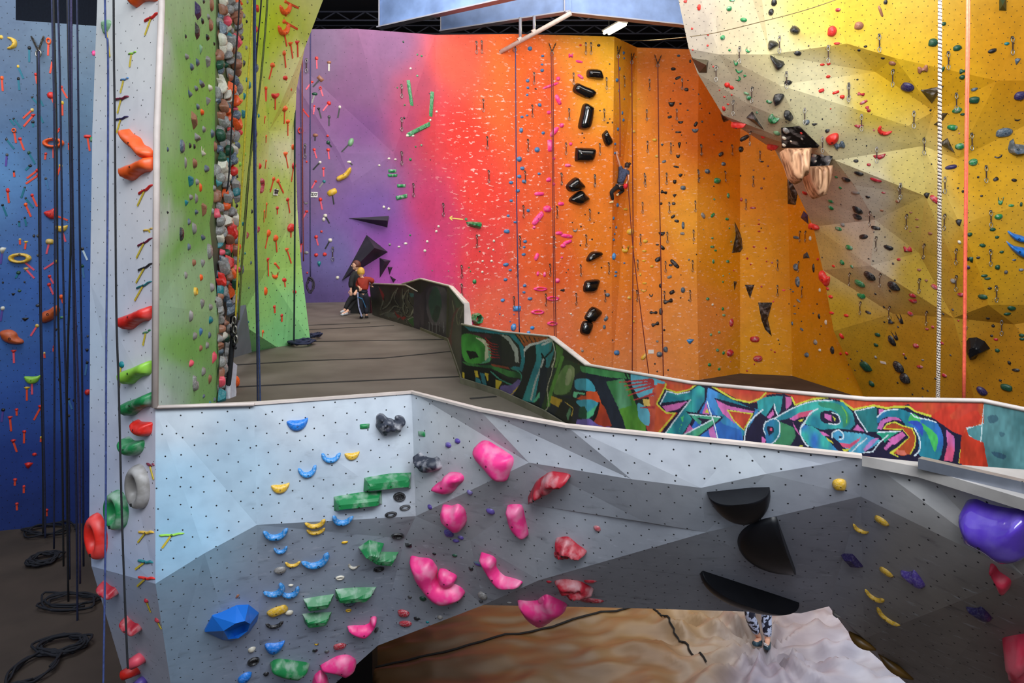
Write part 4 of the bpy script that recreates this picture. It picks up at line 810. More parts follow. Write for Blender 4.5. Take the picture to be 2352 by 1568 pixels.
('rainbow wall', 1120, 0, 3.734): '''
363 417 46 42 B b|472 480 30 22 B b|467 553 28 20 B b|468 604 38 32 B b|343 693 38 34 B b|345 752 30 24 B b|340 814 28 24 B b|446 900 36 34 B b|338 990 28 18 B b|295 1003 34 26 B b|288 1118 40 46 B b|477 1140 36 30 B b|425 1284 54 52 B b
272 1365 52 B b|298 1443 44 34 B b|272 1510 34 28 B b|441 1490 30 26 B b|307 1555 34 20 B b|200 1560 36 20 B b|1166 455 28 30 B b|1170 500 18 22 B b|1130 590 24 34 B b|1108 688 34 38 B b|1127 780 18 26 B b|1172 850 16 20 B b|1155 970 22 36 B b
1164 1030 30 32 B b|1117 1107 26 34 B b|1093 1235 28 26 B b|1092 1313 26 24 B b|713 478 40 44 P p|785 528 62 22 -10 P e|797 657 60 28 -35 P e|605 675 40 P b|540 735 150 24 20 P e|605 855 96 38 -65 P e|525 965 48 34 P b|635 1075 46 44 P b
575 1125 120 44 50 P e|538 1250 50 104 P k|713 1235 30 P b|565 1360 34 26 P b|688 1418 54 30 P e|527 1540 48 44 P b|1270 490 24 20 Y b|1240 693 26 28 Y b|1226 815 24 40 Y b|1295 850 22 18 Y b|1250 1127 40 30 Y b|1432 1200 46 30 Y b|1450 1340 34 28 Y b
1152 1330 12 14 Y b|797 387 24 20 R b|953 389 34 26 K b|1046 549 16 12 K b|812 1142 16 14 K b|828 1182 14 12 K b|803 1222 16 14 K b|963 948 16 14 K b|1030 1053 24 16 K b|1047 1020 14 12 K b|1070 1050 14 20 K b|1070 948 12 K b|412 762 22 14 K b
1638 478 34 24 L b|1592 592 46 28 K b|1632 668 52 24 25 K e|1718 690 18 12 K b|1601 715 14 K b|1705 768 42 34 K b|1763 768 12 K b|1590 780 12 K b|1810 808 14 K b|1578 893 56 46 K j|1568 848 12 K b|1653 890 24 18 K b|1716 945 22 14 K b|1820 888 18 16 K b
1548 968 12 K b|1835 930 14 12 K b|1562 1003 38 24 20 K e|1655 1048 50 26 K j|1785 1065 48 28 60 K e|1583 1080 10 K b|1583 1110 10 K b|1840 1043 20 K b|1780 1120 58 38 L j|1635 1133 54 16 K e|1663 1158 12 K b|1593 1247 10 K b|1498 1242 30 24 L t
1645 1245 30 56 K t|1705 1225 14 12 K b|1633 1340 36 34 K j|1513 1385 38 24 20 L e|1618 1430 50 18 -10 K e|1655 1503 38 32 K t|1690 1500 10 K b|1605 1555 34 30 K t|1820 1525 12 K b''',
('rainbow wall', 1120, 400, 3.136): '''
228 17 36 26 B b|170 62 34 24 B b|262 52 34 30 B b|217 120 38 28 B b|170 190 28 20 B b|292 262 28 26 B b|148 300 26 18 B b|198 345 28 18 B b|138 412 48 32 B b|270 485 34 26 B b|263 525 24 18 B b|260 578 36 24 B b|132 652 50 28 B b|162 690 24 18 B b
128 760 32 24 B b|267 803 30 22 B b|262 850 26 20 B b|306 897 42 26 B b|108 908 34 28 U b|212 968 62 40 U k|187 1103 46 60 U b|322 1107 36 26 U b|295 1140 30 24 U b|935 222 26 34 B b|907 318 20 26 B b|925 383 18 22 B b|915 430 16 B b|908 472 24 22 B b
910 592 34 58 U b|925 705 24 18 B b|922 732 24 18 B b|985 640 20 14 B b|865 870 34 30 L b|853 1040 40 26 50 L e|840 1100 24 34 L b|930 1285 46 40 B b|1459 1205 58 38 U t|1407 835 34 42 L b|1408 98 42 36 L b|1403 427 36 24 S b|438 42 40 30 P b|475 72 26 P b
372 142 74 30 P e|530 213 48 28 P e|430 250 66 54 P b|362 318 120 42 50 P e|335 383 30 24 P b|515 425 62 30 P b|570 445 94 30 -8 P e|575 490 74 28 20 P e|545 515 50 36 P b|353 595 58 30 70 P e|535 600 22 18 P b|362 717 24 38 P b|411 722 24 44 P b
503 767 38 36 P b|380 826 106 30 P r|468 895 102 34 P r|360 992 102 34 P r|465 1075 78 34 P r|500 1200 30 20 P b|990 252 46 20 Y b|1030 415 66 52 Y b|990 540 62 56 Y c|1045 525 24 Y b|1135 483 40 28 Y b|1128 553 36 20 Y b|1125 623 30 16 Y b
1183 664 30 22 Y b|1100 722 20 26 Y b|1130 785 36 16 Y b|1125 838 42 20 Y c|1020 890 32 26 Y b|1050 1060 20 Y b|1125 1315 54 30 50 Y e|1255 428 48 32 K j|1222 507 28 14 K b|1258 528 42 26 -40 K e|1228 613 50 32 30 K e|1270 130 48 28 -15 K p|1248 212 28 22 K b
1347 155 32 26 K t|1390 12 34 22 K t|1348 55 30 34 K b|1340 212 30 24 K b|1335 305 36 20 40 K e|1362 337 34 22 -10 K e|1408 368 22 54 L e|1348 645 84 30 -45 K e|1318 655 32 18 K b|1310 740 36 22 20 S e|1245 803 26 36 K b|1328 850 42 28 30 K e|1178 872 28 22 K c
1300 915 70 34 15 K p|1195 996 58 26 K p|1248 990 30 52 K b|1208 1080 58 30 20 K p|1282 1262 36 46 L b|1238 1298 48 40 L b|1272 1122 18 16 K b|1222 1203 22 18 S b|683 1272 22 S b|612 1268 16 C b|630 403 38 28 S c|752 468 14 K b|672 377 14 K b|668 512 14 K b
820 672 14 K b|580 687 12 K b|567 708 10 K b|545 835 26 24 K b|800 278 16 K b|702 290 12 K b|610 348 10 K b|767 346 10 K b|1205 1365 14 K b|1222 1420 14 K b|1300 1410 14 K b|1392 725 10 K b|1553 298 46 26 -55 S e|1450 615 18 S b|762 1330 10 K b
900 1195 12 K b|898 993 10 K b|882 385 10 K b|530 835 14 K b|600 1005 16 C b|190 1010 12 B b|162 1060 12 B b''',
('rainbow wall', 1540, 430, 3.014): '''
400 58 24 40 G b|303 83 16 G b|293 193 38 22 40 G e|392 220 30 22 G b|408 283 14 G b|290 352 20 16 G b|290 412 34 20 G b|312 437 22 16 G b|420 377 12 G b|297 513 18 34 G b|396 513 26 22 G b|407 598 10 G b|365 612 12 G b|363 655 14 G b|258 773 28 22 G b
292 812 20 C b|362 842 18 24 G b|370 885 26 20 F b|325 1127 24 G b|367 1147 20 26 G b|270 1228 28 26 G b|337 1258 24 22 G b|337 1003 20 F b|280 1020 22 F b|490 85 20 30 Z b|570 143 42 16 Z e|612 225 20 10 Z b|612 255 20 10 Z b|613 305 22 12 Z b
578 412 20 12 Z b|660 422 14 Z b|532 493 16 18 Z b|703 522 20 14 Z b|665 513 12 Z b|555 534 12 Z b|630 687 16 Z b|783 712 24 12 I b|422 937 34 64 Z b|583 1052 72 46 Z b|413 1147 58 56 Z b|605 1187 72 50 Z b|438 577 12 Z b|712 790 14 I b|697 1125 12 Z b
722 1140 14 Z b|530 1270 14 Z b|580 1225 12 Z b|417 1205 10 Z b|867 553 42 56 L b|880 655 38 84 L b|868 348 46 22 -10 L e|830 707 20 10 L b|848 722 20 12 L b|885 785 34 14 -35 L e|857 822 24 10 L b|860 875 24 10 L b|842 942 16 30 L b|908 983 30 16 -30 L e
1003 1073 30 40 S b|943 1160 38 L b|1120 1128 34 62 K b|1075 935 20 40 C b|1033 712 18 30 C b|1028 893 20 40 K b|990 560 20 70 K b|967 355 20 36 C b|1088 702 24 R b|1108 757 36 24 R b|1115 870 38 20 R b|1216 887 38 22 R b|1185 1030 30 40 R b
1033 1127 22 C b|1178 1152 20 R b|1220 1150 22 R b|1020 498 20 R b|1128 545 24 16 R b|1050 485 10 K b|1108 98 36 22 G e|1110 143 38 28 G b|1192 258 30 S b|1162 287 50 24 -10 G e|1235 417 54 30 -10 G b|1188 520 34 G b|1255 548 20 G b
205 515 8 K b|180 465 10 K b|227 292 10 S b|160 388 8 K b|70 765 12 K b|125 782 10 K b|515 268 8 K b|628 283 10 K b|320 882 8 K b|747 1058 12 K b|820 807 10 K b|887 837 10 K b|907 928 10 K b|988 872 12 K b|755 1085 10 K b|1043 960 10 K b|1035 1017 10 K b
1292 1135 10 K b|1248 1188 10 K b|1233 1228 12 K b|1323 1197 14 K b|1015 808 12 K b|1180 120 8 K b''',
('yellow wall', 1540, 0, 3.484): '''
470 70 52 46 G b|493 5 50 20 G b|585 160 62 40 -15 G b|417 302 46 44 G b|472 402 24 22 G b|620 403 50 38 -40 G c|525 503 38 48 G c|548 570 58 30 -8 G c|545 633 46 34 50 G c|595 607 26 20 G b|607 748 46 22 -20 F e|626 783 46 36 G b|788 815 48 26 -20 G e|693 900 18 G b
850 1065 58 40 F b|375 1447 64 50 G b|1325 1415 28 20 G b|1358 1502 26 20 G b|968 1220 20 G b|118 12 30 26 R b|228 60 30 56 R b|172 230 20 18 R b|300 280 18 16 R b|297 365 18 R b|178 400 14 R b|278 303 8 K b|342 533 16 R b|453 680 50 44 R b|487 700 44 28 -35 R e
392 722 12 R b|432 775 22 14 R b|490 760 16 R b|427 870 30 42 R b|460 835 24 14 R b|1340 80 46 32 Z b|1292 253 78 88 R b|1332 348 56 26 R b|1215 518 42 20 R b|1265 512 38 24 R b|1262 614 38 26 R b|1208 725 48 32 20 R e|1323 740 58 24 20 R e|1374 775 44 34 R b
1282 870 14 R b|1215 952 14 K b|1105 367 14 K b|950 1350 40 R b|920 1250 16 R b|935 1280 14 R b|740 1095 44 34 -30 R e|1075 1545 42 28 R b|1138 1540 44 30 R b|1380 1273 10 K b|828 22 50 60 K b|805 98 50 60 K b|1018 427 60 40 -20 K b|940 663 66 44 K b
1092 978 50 46 L b|1152 997 50 26 K t|1255 1047 44 34 K b|1352 1160 84 60 15 L p|963 797 14 12 K b|908 515 14 K b|925 975 12 K b|1405 1437 70 40 K b|158 490 20 30 K b|560 1195 58 54 K b|590 1105 84 36 30 K e|408 1133 26 12 K b|405 1233 48 30 30 K e
425 1312 42 32 L b|295 1370 48 42 L b|728 1505 22 X b|748 1428 20 X b|780 1328 22 X b|733 1293 30 14 K b|560 1407 14 K b|347 1490 12 K b|665 1362 16 X b|348 1077 14 K b|312 906 14 K b|235 830 14 K b''',
('yellow wall', 1930, 0, 3.484): '''
148 208 78 66 X b|323 90 96 24 -70 X e|362 18 36 40 K b|202 372 34 22 K b|149 402 30 20 K b|340 466 36 18 K b|415 507 64 34 -10 X b|137 637 22 14 K b|537 697 110 74 -20 N b|660 553 84 60 15 X p|826 192 50 36 D b|742 343 82 68 D b|936 386 76 50 10 D b|820 555 34 50 D b
990 568 74 44 10 D p|975 618 50 40 D b|1217 408 82 40 12 K b|1333 350 48 30 H b|1417 492 50 54 L t|1073 716 60 28 20 L b|1071 800 92 62 D b|935 884 90 50 12 G b|980 915 46 24 D b|897 1020 90 50 -8 G b|955 1172 80 56 10 G b|1064 1298 78 66 G b|1435 767 92 76 N b
1310 1062 142 72 6 L b|1418 957 58 22 K c|1268 1254 60 24 15 K c|1245 1434 50 34 30 K b|1392 1442 50 30 -15 K b|886 1337 104 40 12 N b|1103 1417 20 K b|824 1540 16 K b|982 1532 24 K b|942 1505 20 K b|730 1313 14 K b|722 882 20 K b|952 1067 18 14 Z b
166 754 58 32 -8 Z p|186 818 66 26 28 Z e|222 873 54 38 -60 Z p|150 1000 92 44 Z c|345 1050 108 56 -25 R c|270 1042 18 Z b|313 1254 98 44 5 Z j|228 1318 36 26 Z b|284 1440 96 30 -18 Z e|346 1541 34 16 Z b|125 1288 46 28 K b|147 1387 88 34 -10 K b|210 1166 14 K b|127 1115 14 K b''',
('yellow wall', 1930, 430, 3.014): '''
120 158 62 54 K b|118 205 62 40 K b|190 67 34 18 K b|103 38 62 20 S e|245 282 66 26 -10 K e|160 343 72 34 10 K b|333 417 76 32 -15 K b|205 615 70 56 K b|370 683 72 60 K b|60 418 58 32 G b|135 665 90 46 -25 G b|150 752 62 44 G j|193 866 46 18 -20 K e
355 925 54 46 -50 K c|415 912 34 64 K c|380 1028 34 58 K c|357 1062 46 74 K b|257 1020 42 28 D b|247 1092 34 24 D b|177 1240 90 50 -50 D e|217 1360 38 40 D b|405 1245 66 74 K b|450 1322 74 72 K b|467 430 56 46 Z p|298 37 28 12 Z b|397 98 36 20 X b
287 160 28 14 X b|488 175 26 12 X b|530 222 30 12 X b|533 275 30 12 X b|485 305 18 10 Z b|622 320 34 20 X b|405 500 34 20 Z b|365 528 18 K b|545 572 32 20 X b|595 645 28 18 X b|655 690 56 30 -30 Z e|500 750 52 26 Z b|507 787 58 26 Z j|485 875 44 30 Z b
523 1097 50 32 Z b|640 967 26 20 Z b|600 982 28 16 Z b|700 1078 44 20 -15 Z b|570 1195 24 12 S b|550 1243 52 20 Z b|720 1303 38 26 Z b|452 1180 20 K b|440 1155 16 Z b|825 380 26 C b|780 648 34 S b|835 743 58 30 Z b|822 245 46 50 K t|655 85 84 40 -40 Z e
600 57 46 44 K t|1097 205 64 44 G b|1110 95 40 58 G c|1183 127 42 20 G b|1252 118 20 34 D b|1055 293 46 26 D b|1085 346 30 22 D b|895 327 46 32 D b|985 403 50 30 -20 D b|1118 448 36 22 D b|955 487 32 20 K b|1088 553 38 D b|908 502 38 44 D t
880 495 20 34 K b|882 553 36 28 N b|1205 503 32 16 L b|1252 572 38 22 L b|1147 588 28 K b|998 613 52 24 D b|1020 632 52 20 D b|1035 700 34 20 K b|985 758 72 36 D b|1187 838 64 36 -25 D b|1157 877 58 24 D b|1265 808 24 30 D b|1022 908 30 18 K b
1058 960 26 22 K b|1048 1028 24 20 K b|1077 1053 32 20 Z b|1087 1130 36 28 D b|1255 1025 42 24 D b|1258 1050 42 24 D b|1170 1215 26 28 K b|1215 1265 58 24 K b|1150 1385 90 50 -15 D b|980 1410 90 54 -50 N b|570 491 16 12 K b|978 60 22 16 K b|848 28 18 K b
878 176 18 K b|713 36 14 K b|778 847 16 K b|713 877 14 K b|818 923 14 Z b|302 827 14 K b|243 737 14 K b|197 495 14 10 K b|228 510 16 10 K b|343 717 14 K b|378 643 14 K b|305 932 16 12 K b|400 967 14 K b|763 1162 14 K b|605 1408 14 K b|572 1392 14 K b
500 1433 12 K b|570 1452 12 K b|397 1352 14 K b|245 1175 20 S b|102 1267 10 K b|52 1323 12 Z b|658 1323 14 K b|860 1232 12 K b|235 203 16 10 K b|310 343 10 K b|232 310 10 K b|850 615 8 K b|800 497 18 12 Z b|1107 1337 24 16 K b''',
('boulder wall', 360, 880, 4.6125): '''1490 440 222 132 5 Q j|1600 940 196 116 14 U c|1308 1113 192 108 4 Y j|1685 1490 216 88 12 Y c|1690 1565 200 70 10 Y c''',
('boulder wall', 720, 880, 4.6125): '''183 792 200 104 U c|408 770 158 90 4 Y j|543 457 106 54 5 G k|1147 537 96 54 -5 G k|1428 655 80 62 V b|1525 613 74 58 V b|910 1200 132 96 -8 K ring|970 1315 120 58 8 K ring|820 1387 134 60 8 K ring|300 1450 212 112 -4 U c|1655 1155 72 58 -30 V b|1232 1310 66 48 -30 V b''',
('boulder wall', 360, 1200, 4.26): '''1165 115 240 108 8 U c|1215 268 132 70 10 U c|1208 463 134 82 6 S b|1330 405 148 56 4 Y c|1570 380 270 120 24 U c|1170 665 190 112 34 U c|1315 685 184 98 20 U c|1312 612 56 28 C b|1180 860 200 96 28 Y e|1290 878 100 58 5 C b|1155 998 172 64 10 K c|1150 1215 188 142 4 Q j
930 1240 88 64 24 C b|945 1350 116 90 10 K ring|860 1510 122 130 Q b|1070 1478 62 52 K b|790 720 26 42 X k|1562 1188 46 22 Y c|1548 1250 58 36 K b|1665 1260 56 34 K b''',
('boulder wall', 720, 1200, 4.26): '''825 125 122 68 -8 K ring|930 220 68 42 -5 K k|1182 305 46 28 K b|1382 322 62 34 D b|1325 100 96 80 V b|1440 145 62 44 V b|1395 178 78 38 V b|640 450 108 52 6 K ring|305 192 64 28 6 Y e|390 430 112 50 -12 C c|260 535 88 44 5 C ring|360 790 134 60 14 L c|342 855 58 32 Y r|1610 400 96 38 -14 L e
1540 447 54 42 -20 K b|1655 712 92 80 S b|1640 770 50 34 K b|1070 743 76 46 -10 D b|942 728 46 30 K b|880 885 122 76 Z b|900 985 142 64 Z b|1010 938 66 38 K b|1238 925 66 48 S b|1115 972 40 24 H b|255 1207 136 70 8 Z b|28 1185 44 22 Y c|615 1050 40 70 K b''',
('boulder wall', 1080, 980, 3.5625): '''1038 830 66 50 -10 Z b|730 1050 102 66 -12 Z b|980 1262 112 42 Z b|645 1265 50 30 Z b|985 1415 224 58 -6 Z b|165 690 80 54 -10 V b|65 1120 86 34 -14 V b|100 1380 80 66 -20 S b|318 1437 50 24 S b|10 1160 30 K b''',
('boulder wall', 1480, 1060, 3.0875): '''1383 160 108 92 Y b|1360 1080 64 56 -30 L b''',
('boulder wall', 1900, 1060, 3.086): '''385 417 122 62 -38 Y b|240 478 126 56 -22 Y c|175 697 94 120 N k|418 780 118 56 -40 Y b|340 958 152 60 -30 Y c|422 1100 190 60 -42 Y c|618 825 126 132 V j|1088 1070 120 128 N j|68 1080 76 44 -45 S b''',
}
# big holds / volumes drawn one by one: (crop x0,y0,zoom) colour, height (m), style, label, outline
def tp_(x0, y0, s, c): return [(x0+c[i]/s, y0+c[i+1]/s) for i in range(0, len(c), 2)]
A1 = (0, 0, 3.015); A2 = (0, 520, 3.015); A3 = (0, 1040, 2.97); C1 = (680, 0, 3.734); C2 = (680, 400, 3.734); D1 = (1120, 0, 3.734); D2 = (1120, 400, 3.136)
E1 = (1540, 0, 3.484); E2 = (1540, 430, 3.014); F1 = (1930, 0, 3.484); F2 = (1930, 430, 3.014); G2 = (360, 1200, 4.26); G3 = (720, 880, 4.6125); G4 = (720, 1200, 4.26); G5 = (1080, 980, 3.5625); G6 = (1480, 1060, 3.0875); G7 = (1900, 1060, 3.086)
SADDLE = (-98,-10,-80,-24,-40,-38,10,-58,50,-78,90,-90,100,-72,98,-18,80,12,40,20,0,44,-30,70,-62,76,-84,60)
def sad(cx, cy): return tuple(v+(cx if i % 2 == 0 else cy) for i, v in enumerate(SADDLE))
CUSTOM = [
# white column
(A1,'O',.07,'soft','orange saddle shaped hold cut by the top edge of the photo, on the white column',(905,-40,1095,-50,1090,8,1010,12,960,48,935,50,915,10)),
(A1,'O',.08,'soft','orange twisted hold hanging steeply on the white column, just above the orange saddle hold',(880,905,895,892,925,925,975,955,1000,1000,1040,1020,1062,1050,1058,1085,1035,1100,1010,1098,970,1050,920,1010,885,960)),
(A1,'O',.08,'soft','orange saddle shaped hold directly below the twisted orange hold, on the white column',sad(968,1175)),
(A2,'R',.08,'soft','bright red saddle shaped hold halfway up the white column',sad(958,638)),
(A2,'E',.08,'soft','lime green saddle shaped hold on the white column above the dark green one',sad(958,1016)),
(A2,'G',.08,'soft','dark green saddle shaped hold on the white column below the lime one',sad(972,1232)),
(A2,'R',.08,'soft','orange-red half bowl hold beneath the dark green saddle hold',(952,1340,965,1337,985,1350,1052,1355,1056,1380,1050,1430,1025,1450,990,1438,965,1400)),
(A2,'G',.09,'soft','dark green scoop hold with pale lip above the big grey ring',(880,1462,900,1455,930,1480,965,1480,998,1478,1000,1520,985,1560,950,1582,915,1575,885,1530)),
(A3,'Z',.08,'soft','red crescent hold on the undercut white column foot, upper of the two',(688,885,705,868,730,880,770,900,815,898,828,925,820,955,780,958,720,945,690,915)),
(A3,'Z',.08,'soft','red crescent hold on the undercut white column foot, lower of the two',(850,1115,868,1108,890,1135,930,1150,970,1145,990,1175,975,1200,920,1198,870,1185,850,1150)),
# blue wall
(A2,'WB',.12,'soft','large orange-brown kidney hold on the blue wall between the hanging ropes',(275,625,300,590,340,575,375,550,405,548,415,585,390,620,360,650,310,668,285,655)),
(A2,'WB',.12,'soft','large orange-brown snail shaped hold at the left edge of the blue wall',(0,730,35,715,80,715,115,735,130,765,160,785,165,805,140,815,90,815,40,800,10,770)),
# rainbow: black glossy
(D1,'glossy',.22,'soft','topmost of the black glossy pillow holds, on the yellow patch',(862,594,960,596,985,640,990,670,975,685,868,672,847,645)),
(D1,'glossy',.22,'soft','long tilted black glossy hold, second from the top of its column',(768,710,830,735,905,765,930,795,915,830,890,848,835,843,740,795,732,750)),
(D1,'glossy',.25,'soft','upright black glossy block hold, tallest one of the column',(838,884,860,888,905,915,912,940,890,1075,850,1112,785,1106,776,1070,795,980,812,905)),
(D1,'glossy',.2,'soft','black glossy diamond hold nearest the climber',(1018,1113,1032,1135,1066,1195,1065,1232,1025,1257,1002,1235,979,1165,990,1140)),
(D1,'glossy',.24,'soft','broad black glossy hold below the upright block hold',(770,1266,905,1270,926,1290,925,1320,895,1385,765,1386,746,1365,752,1285)),
(D2,'glossy',.24,'soft','peaked black glossy hold, upper one of the touching pair',(628,20,660,42,698,90,680,110,605,128,570,110,567,75)),
(D2,'glossy',.24,'soft','wide black glossy hold, lower one of the touching peaked pair',(668,116,700,142,728,172,724,190,667,226,600,206,583,188,600,160)),
(D2,'glossy',.2,'soft','black glossy hold with a hollow middle, above the square black one',(745,560,790,553,820,562,818,585,790,605,745,628,713,628,714,600)),
(D2,'glossy',.22,'soft','squarish black glossy hold with white streaks, beside the pink ring holds',(712,765,795,755,798,785,772,847,700,851,686,830,692,795)),
(D2,'glossy',.22,'soft','black glossy pentagon hold, upper one of the lowest touching pair',(752,952,810,978,814,1010,765,1065,735,1062,698,1040,705,1010)),
(D2,'glossy',.22,'soft','lowest black glossy hold above the parapet, of the two touching',(692,1055,740,1062,753,1085,738,1135,712,1160,668,1143,670,1095)),
(C1,'Y',.12,'soft','yellow banana shaped hold on the pale purple patch',(345,1530,360,1510,410,1485,450,1440,472,1438,472,1470,440,1520,380,1552,350,1550)),
(C2,'G',.16,'flat','bright green wedge block hold at the tail of the painted arrow',(1457,410,1500,405,1590,412,1588,440,1580,470,1530,460,1470,440)),
(E2,'R',.10,'soft','bright red heart shaped hold on the pale lower edge of the overhang',(962,250,985,245,1020,268,1030,290,1005,296,975,290,960,272)),
(E2,'R',.14,'soft','big red double hold low on the yellow wall edge',(1032,582,1062,580,1085,615,1104,620,1102,660,1085,685,1060,660,1035,630)),
# arch
(E1,'G',.12,'soft','dark green claw shaped hold under the long ridge of the overhang',(785,935,815,910,835,940,872,945,860,970,815,975,790,955)),
(E1,'R',.16,'soft','raspberry red lumpy boulder hold beside the black board volumes',(1243,1105,1280,1075,1335,1065,1348,1100,1330,1130,1275,1147,1250,1130)),
(E1,'R',.14,'soft','long scarlet hold on the orange-facing edge of the overhang, upper of two',(482,950,520,948,555,965,605,1015,600,1032,545,1015,500,995)),
(E1,'R',.14,'soft','long scarlet hold beside the black board volume, lower of two',(765,1125,820,1132,885,1185,880,1202,805,1190,770,1155)),
(E1,'K',.18,'soft','black five-sided hold on the cream part of the overhang',(957,232,992,203,1037,236,1020,270,965,260)),
(E1,'K',.2,'soft','black horn shaped hold right of the ridge, upper of the two',(787,330,830,325,866,352,850,370,788,400)),
(E1,'K',.2,'soft','black horn shaped hold right of the ridge, lower of the two',(795,443,840,465,862,478,905,492,898,520,848,548,825,520)),
(E1,'K',.2,'soft','black heart-like hold on the grey face left of the ridge',(830,760,870,748,905,755,910,775,885,815,850,822,832,800)),
(E1,'K',.18,'soft','black slanted hold just above the upper board volume',(912,890,930,880,960,895,985,945,960,940,925,915)),
(F2,'Q',.16,'soft','upper blue horn shaped hold at the right edge of the photo',(1155,297,1200,318,1290,348,1290,378,1215,366,1175,335)),
(F2,'Q',.18,'soft','lower blue horn shaped hold at the right edge of the photo',(1150,372,1200,403,1290,425,1290,480,1240,475,1185,430)),
(F1,'L',.22,'flat','slate blue fan shaped volume at the right edge of the yellow wall',(1340,1190,1355,1130,1385,1108,1400,1150,1480,1160,1480,1230,1385,1240,1350,1220)),
(F2,'Kflat',.3,'flat','big black fan shaped volume low on the yellow wall',(863,1110,868,1072,890,1042,945,1038,1000,1065,1038,1115,955,1158,940,1185,905,1193,878,1155)),
# boulder wall
(G3,'rock',.10,'rock','large dark lumpy rock hold near the top edge of the boulder wall',(665,345,695,318,735,320,780,360,825,372,860,385,868,345,920,338,960,365,970,405,940,450,925,500,890,518,850,500,800,515,765,545,725,540,690,500,658,450,665,400)),
(G3,'rock',.09,'rock','dark lumpy rock hold right of the boulder wall corner, partly chalked',(1115,740,1135,730,1165,755,1210,780,1270,790,1310,775,1340,800,1362,860,1350,905,1250,938,1210,925,1190,890,1140,850,1115,800)),
(G3,'G',.08,'flat','long green block hold, upper one of the staggered pair',(538,1000,800,955,1035,945,1033,1110,870,1105,700,1125,530,1142)),
(G3,'G',.08,'flat','long green block hold, lower one of the staggered pair',(215,1200,480,1155,722,1135,728,1278,600,1300,500,1322,360,1335,218,1350)),
(G4,'G',.10,'flat','green diamond hold overlapping a green block hold',(440,240,545,168,690,203,650,270,603,335,500,280)),
(G4,'G',.06,'flat','flat green block hold tucked under the green diamond',(530,345,600,300,640,283,835,287,775,390,600,375)),
(G4,'G',.07,'flat','chalked green trapezoid hold at the foot of the corner',(212,650,400,632,617,628,535,722,400,732,280,740,215,732)),
(G2,'G',.06,'flat','plain green plank hold left of the chalked trapezoid',(1433,745,1570,720,1735,698,1700,790,1580,810,1462,826)),
(G2,'G',.06,'flat','lowest plain green plank hold, under another green plank',(1422,890,1550,880,1712,872,1688,960,1580,975,1450,988)),
(G2,'G',.10,'soft','long dark green hold with pale chalked belly at the bottom of the boulder wall',(1105,1385,1180,1330,1330,1345,1495,1375,1450,1430,1400,1465,1310,1458,1215,1440)),
(G4,'P',.11,'soft','big pink L-shaped hold at the foot of the corner',(948,332,1040,338,1150,352,1190,400,1215,450,1212,540,1260,580,1350,590,1430,620,1485,680,1450,715,1380,745,1280,757,1180,715,1100,640,1040,560,990,480)),
(G4,'P',.08,'soft','small pink D-shaped hold nested in the big pink L',(1230,455,1285,445,1345,475,1395,500,1408,535,1370,585,1300,592,1240,555,1222,510)),
(G4,'P',.07,'soft','pale pink banana hold low on the boulder wall',(330,1015,400,1003,500,1000,548,975,560,930,600,915,622,940,590,1010,520,1078,440,1080,370,1050)),
(G4,'P',.09,'soft','pink wedge hold near the bottom edge of the photo',(62,1402,140,1350,240,1300,330,1290,380,1310,415,1345,410,1405,320,1460,270,1455,210,1432,130,1412)),
(G4,'P',.09,'soft','pink hold cut off by the bottom edge of the photo',(-5,1600,5,1500,35,1465,70,1440,110,1470,140,1520,138,1600)),
(G5,'P',.10,'soft','largest pink hold, high up right of the corner',(50,200,60,145,100,113,150,115,210,150,260,180,345,240,355,290,340,340,310,400,290,440,262,448,220,425,180,380,150,345,110,300,80,265)),
(G5,'P',.08,'soft','tall pink pillow hold right of the round pink hold',(300,645,330,627,400,630,430,655,445,720,478,870,460,890,430,882,390,850,350,805,325,760,310,700)),
(G5,'P',.08,'soft','pink boomerang hold on the dark lower facet',(88,1028,130,1035,185,1055,215,1090,215,1140,240,1180,285,1218,350,1235,420,1260,425,1278,370,1286,300,1290,240,1265,190,1210,150,1150,110,1080)),
(G5,'P',.10,'soft','pink folded hold hanging below the bottom edge over the crash mat',(388,1418,470,1422,560,1415,590,1385,630,1370,700,1400,795,1455,720,1510,650,1560,590,1572,520,1560,450,1520,410,1470)),
(G3,'P',.09,'soft','pink bean hold upper left of the round pink hold',(1295,1090,1320,1050,1390,1015,1430,950,1480,938,1560,950,1595,995,1585,1040,1540,1075,1490,1140,1440,1168,1360,1150,1300,1120)),
(G3,'P',.10,'soft','round pink hold with a chalked belly beside the corner',(1352,1360,1365,1290,1400,1275,1470,1290,1530,1268,1580,1300,1610,1350,1625,1450,1590,1520,1520,1522,1460,1480,1400,1430,1365,1400)),
(G5,'Z',.09,'rock','tapered dark red ridged hold near the top of the boulder wall',(472,575,500,520,545,440,600,400,640,372,690,360,800,372,826,395,805,422,700,485,620,530,500,592,478,592)),
(G5,'Z',.09,'rock','dark red shell-like hold in the middle of the grey facet',(700,915,745,900,800,897,840,925,880,960,950,1010,948,1035,930,1045,850,1035,745,1030,712,985)),
(G5,'Z',.08,'rock','long chalky dark red hold near the bottom edge',(688,1262,760,1245,850,1252,920,1270,1005,1320,990,1338,850,1332,780,1318,720,1290)),
(G7,'Zr',.06,'soft','slim pinkish-red hold on the right grey panel',(1155,728,1175,722,1200,745,1222,778,1285,820,1305,850,1292,898,1270,905,1225,862,1205,820,1180,770)),
(G7,'U2',.17,'soft','huge glossy purple hold at the right edge of the photo',(980,300,1000,270,1060,265,1150,300,1290,328,1420,340,1480,420,1480,620,1395,660,1350,655,1270,605,1200,560,1090,510,1040,480,1005,400)),
(G7,'Zr',.16,'soft','big coral red hold in the lower right corner',(1240,1270,1262,1242,1395,1218,1480,1220,1480,1640,1380,1640,1340,1560,1300,1440,1270,1360)),
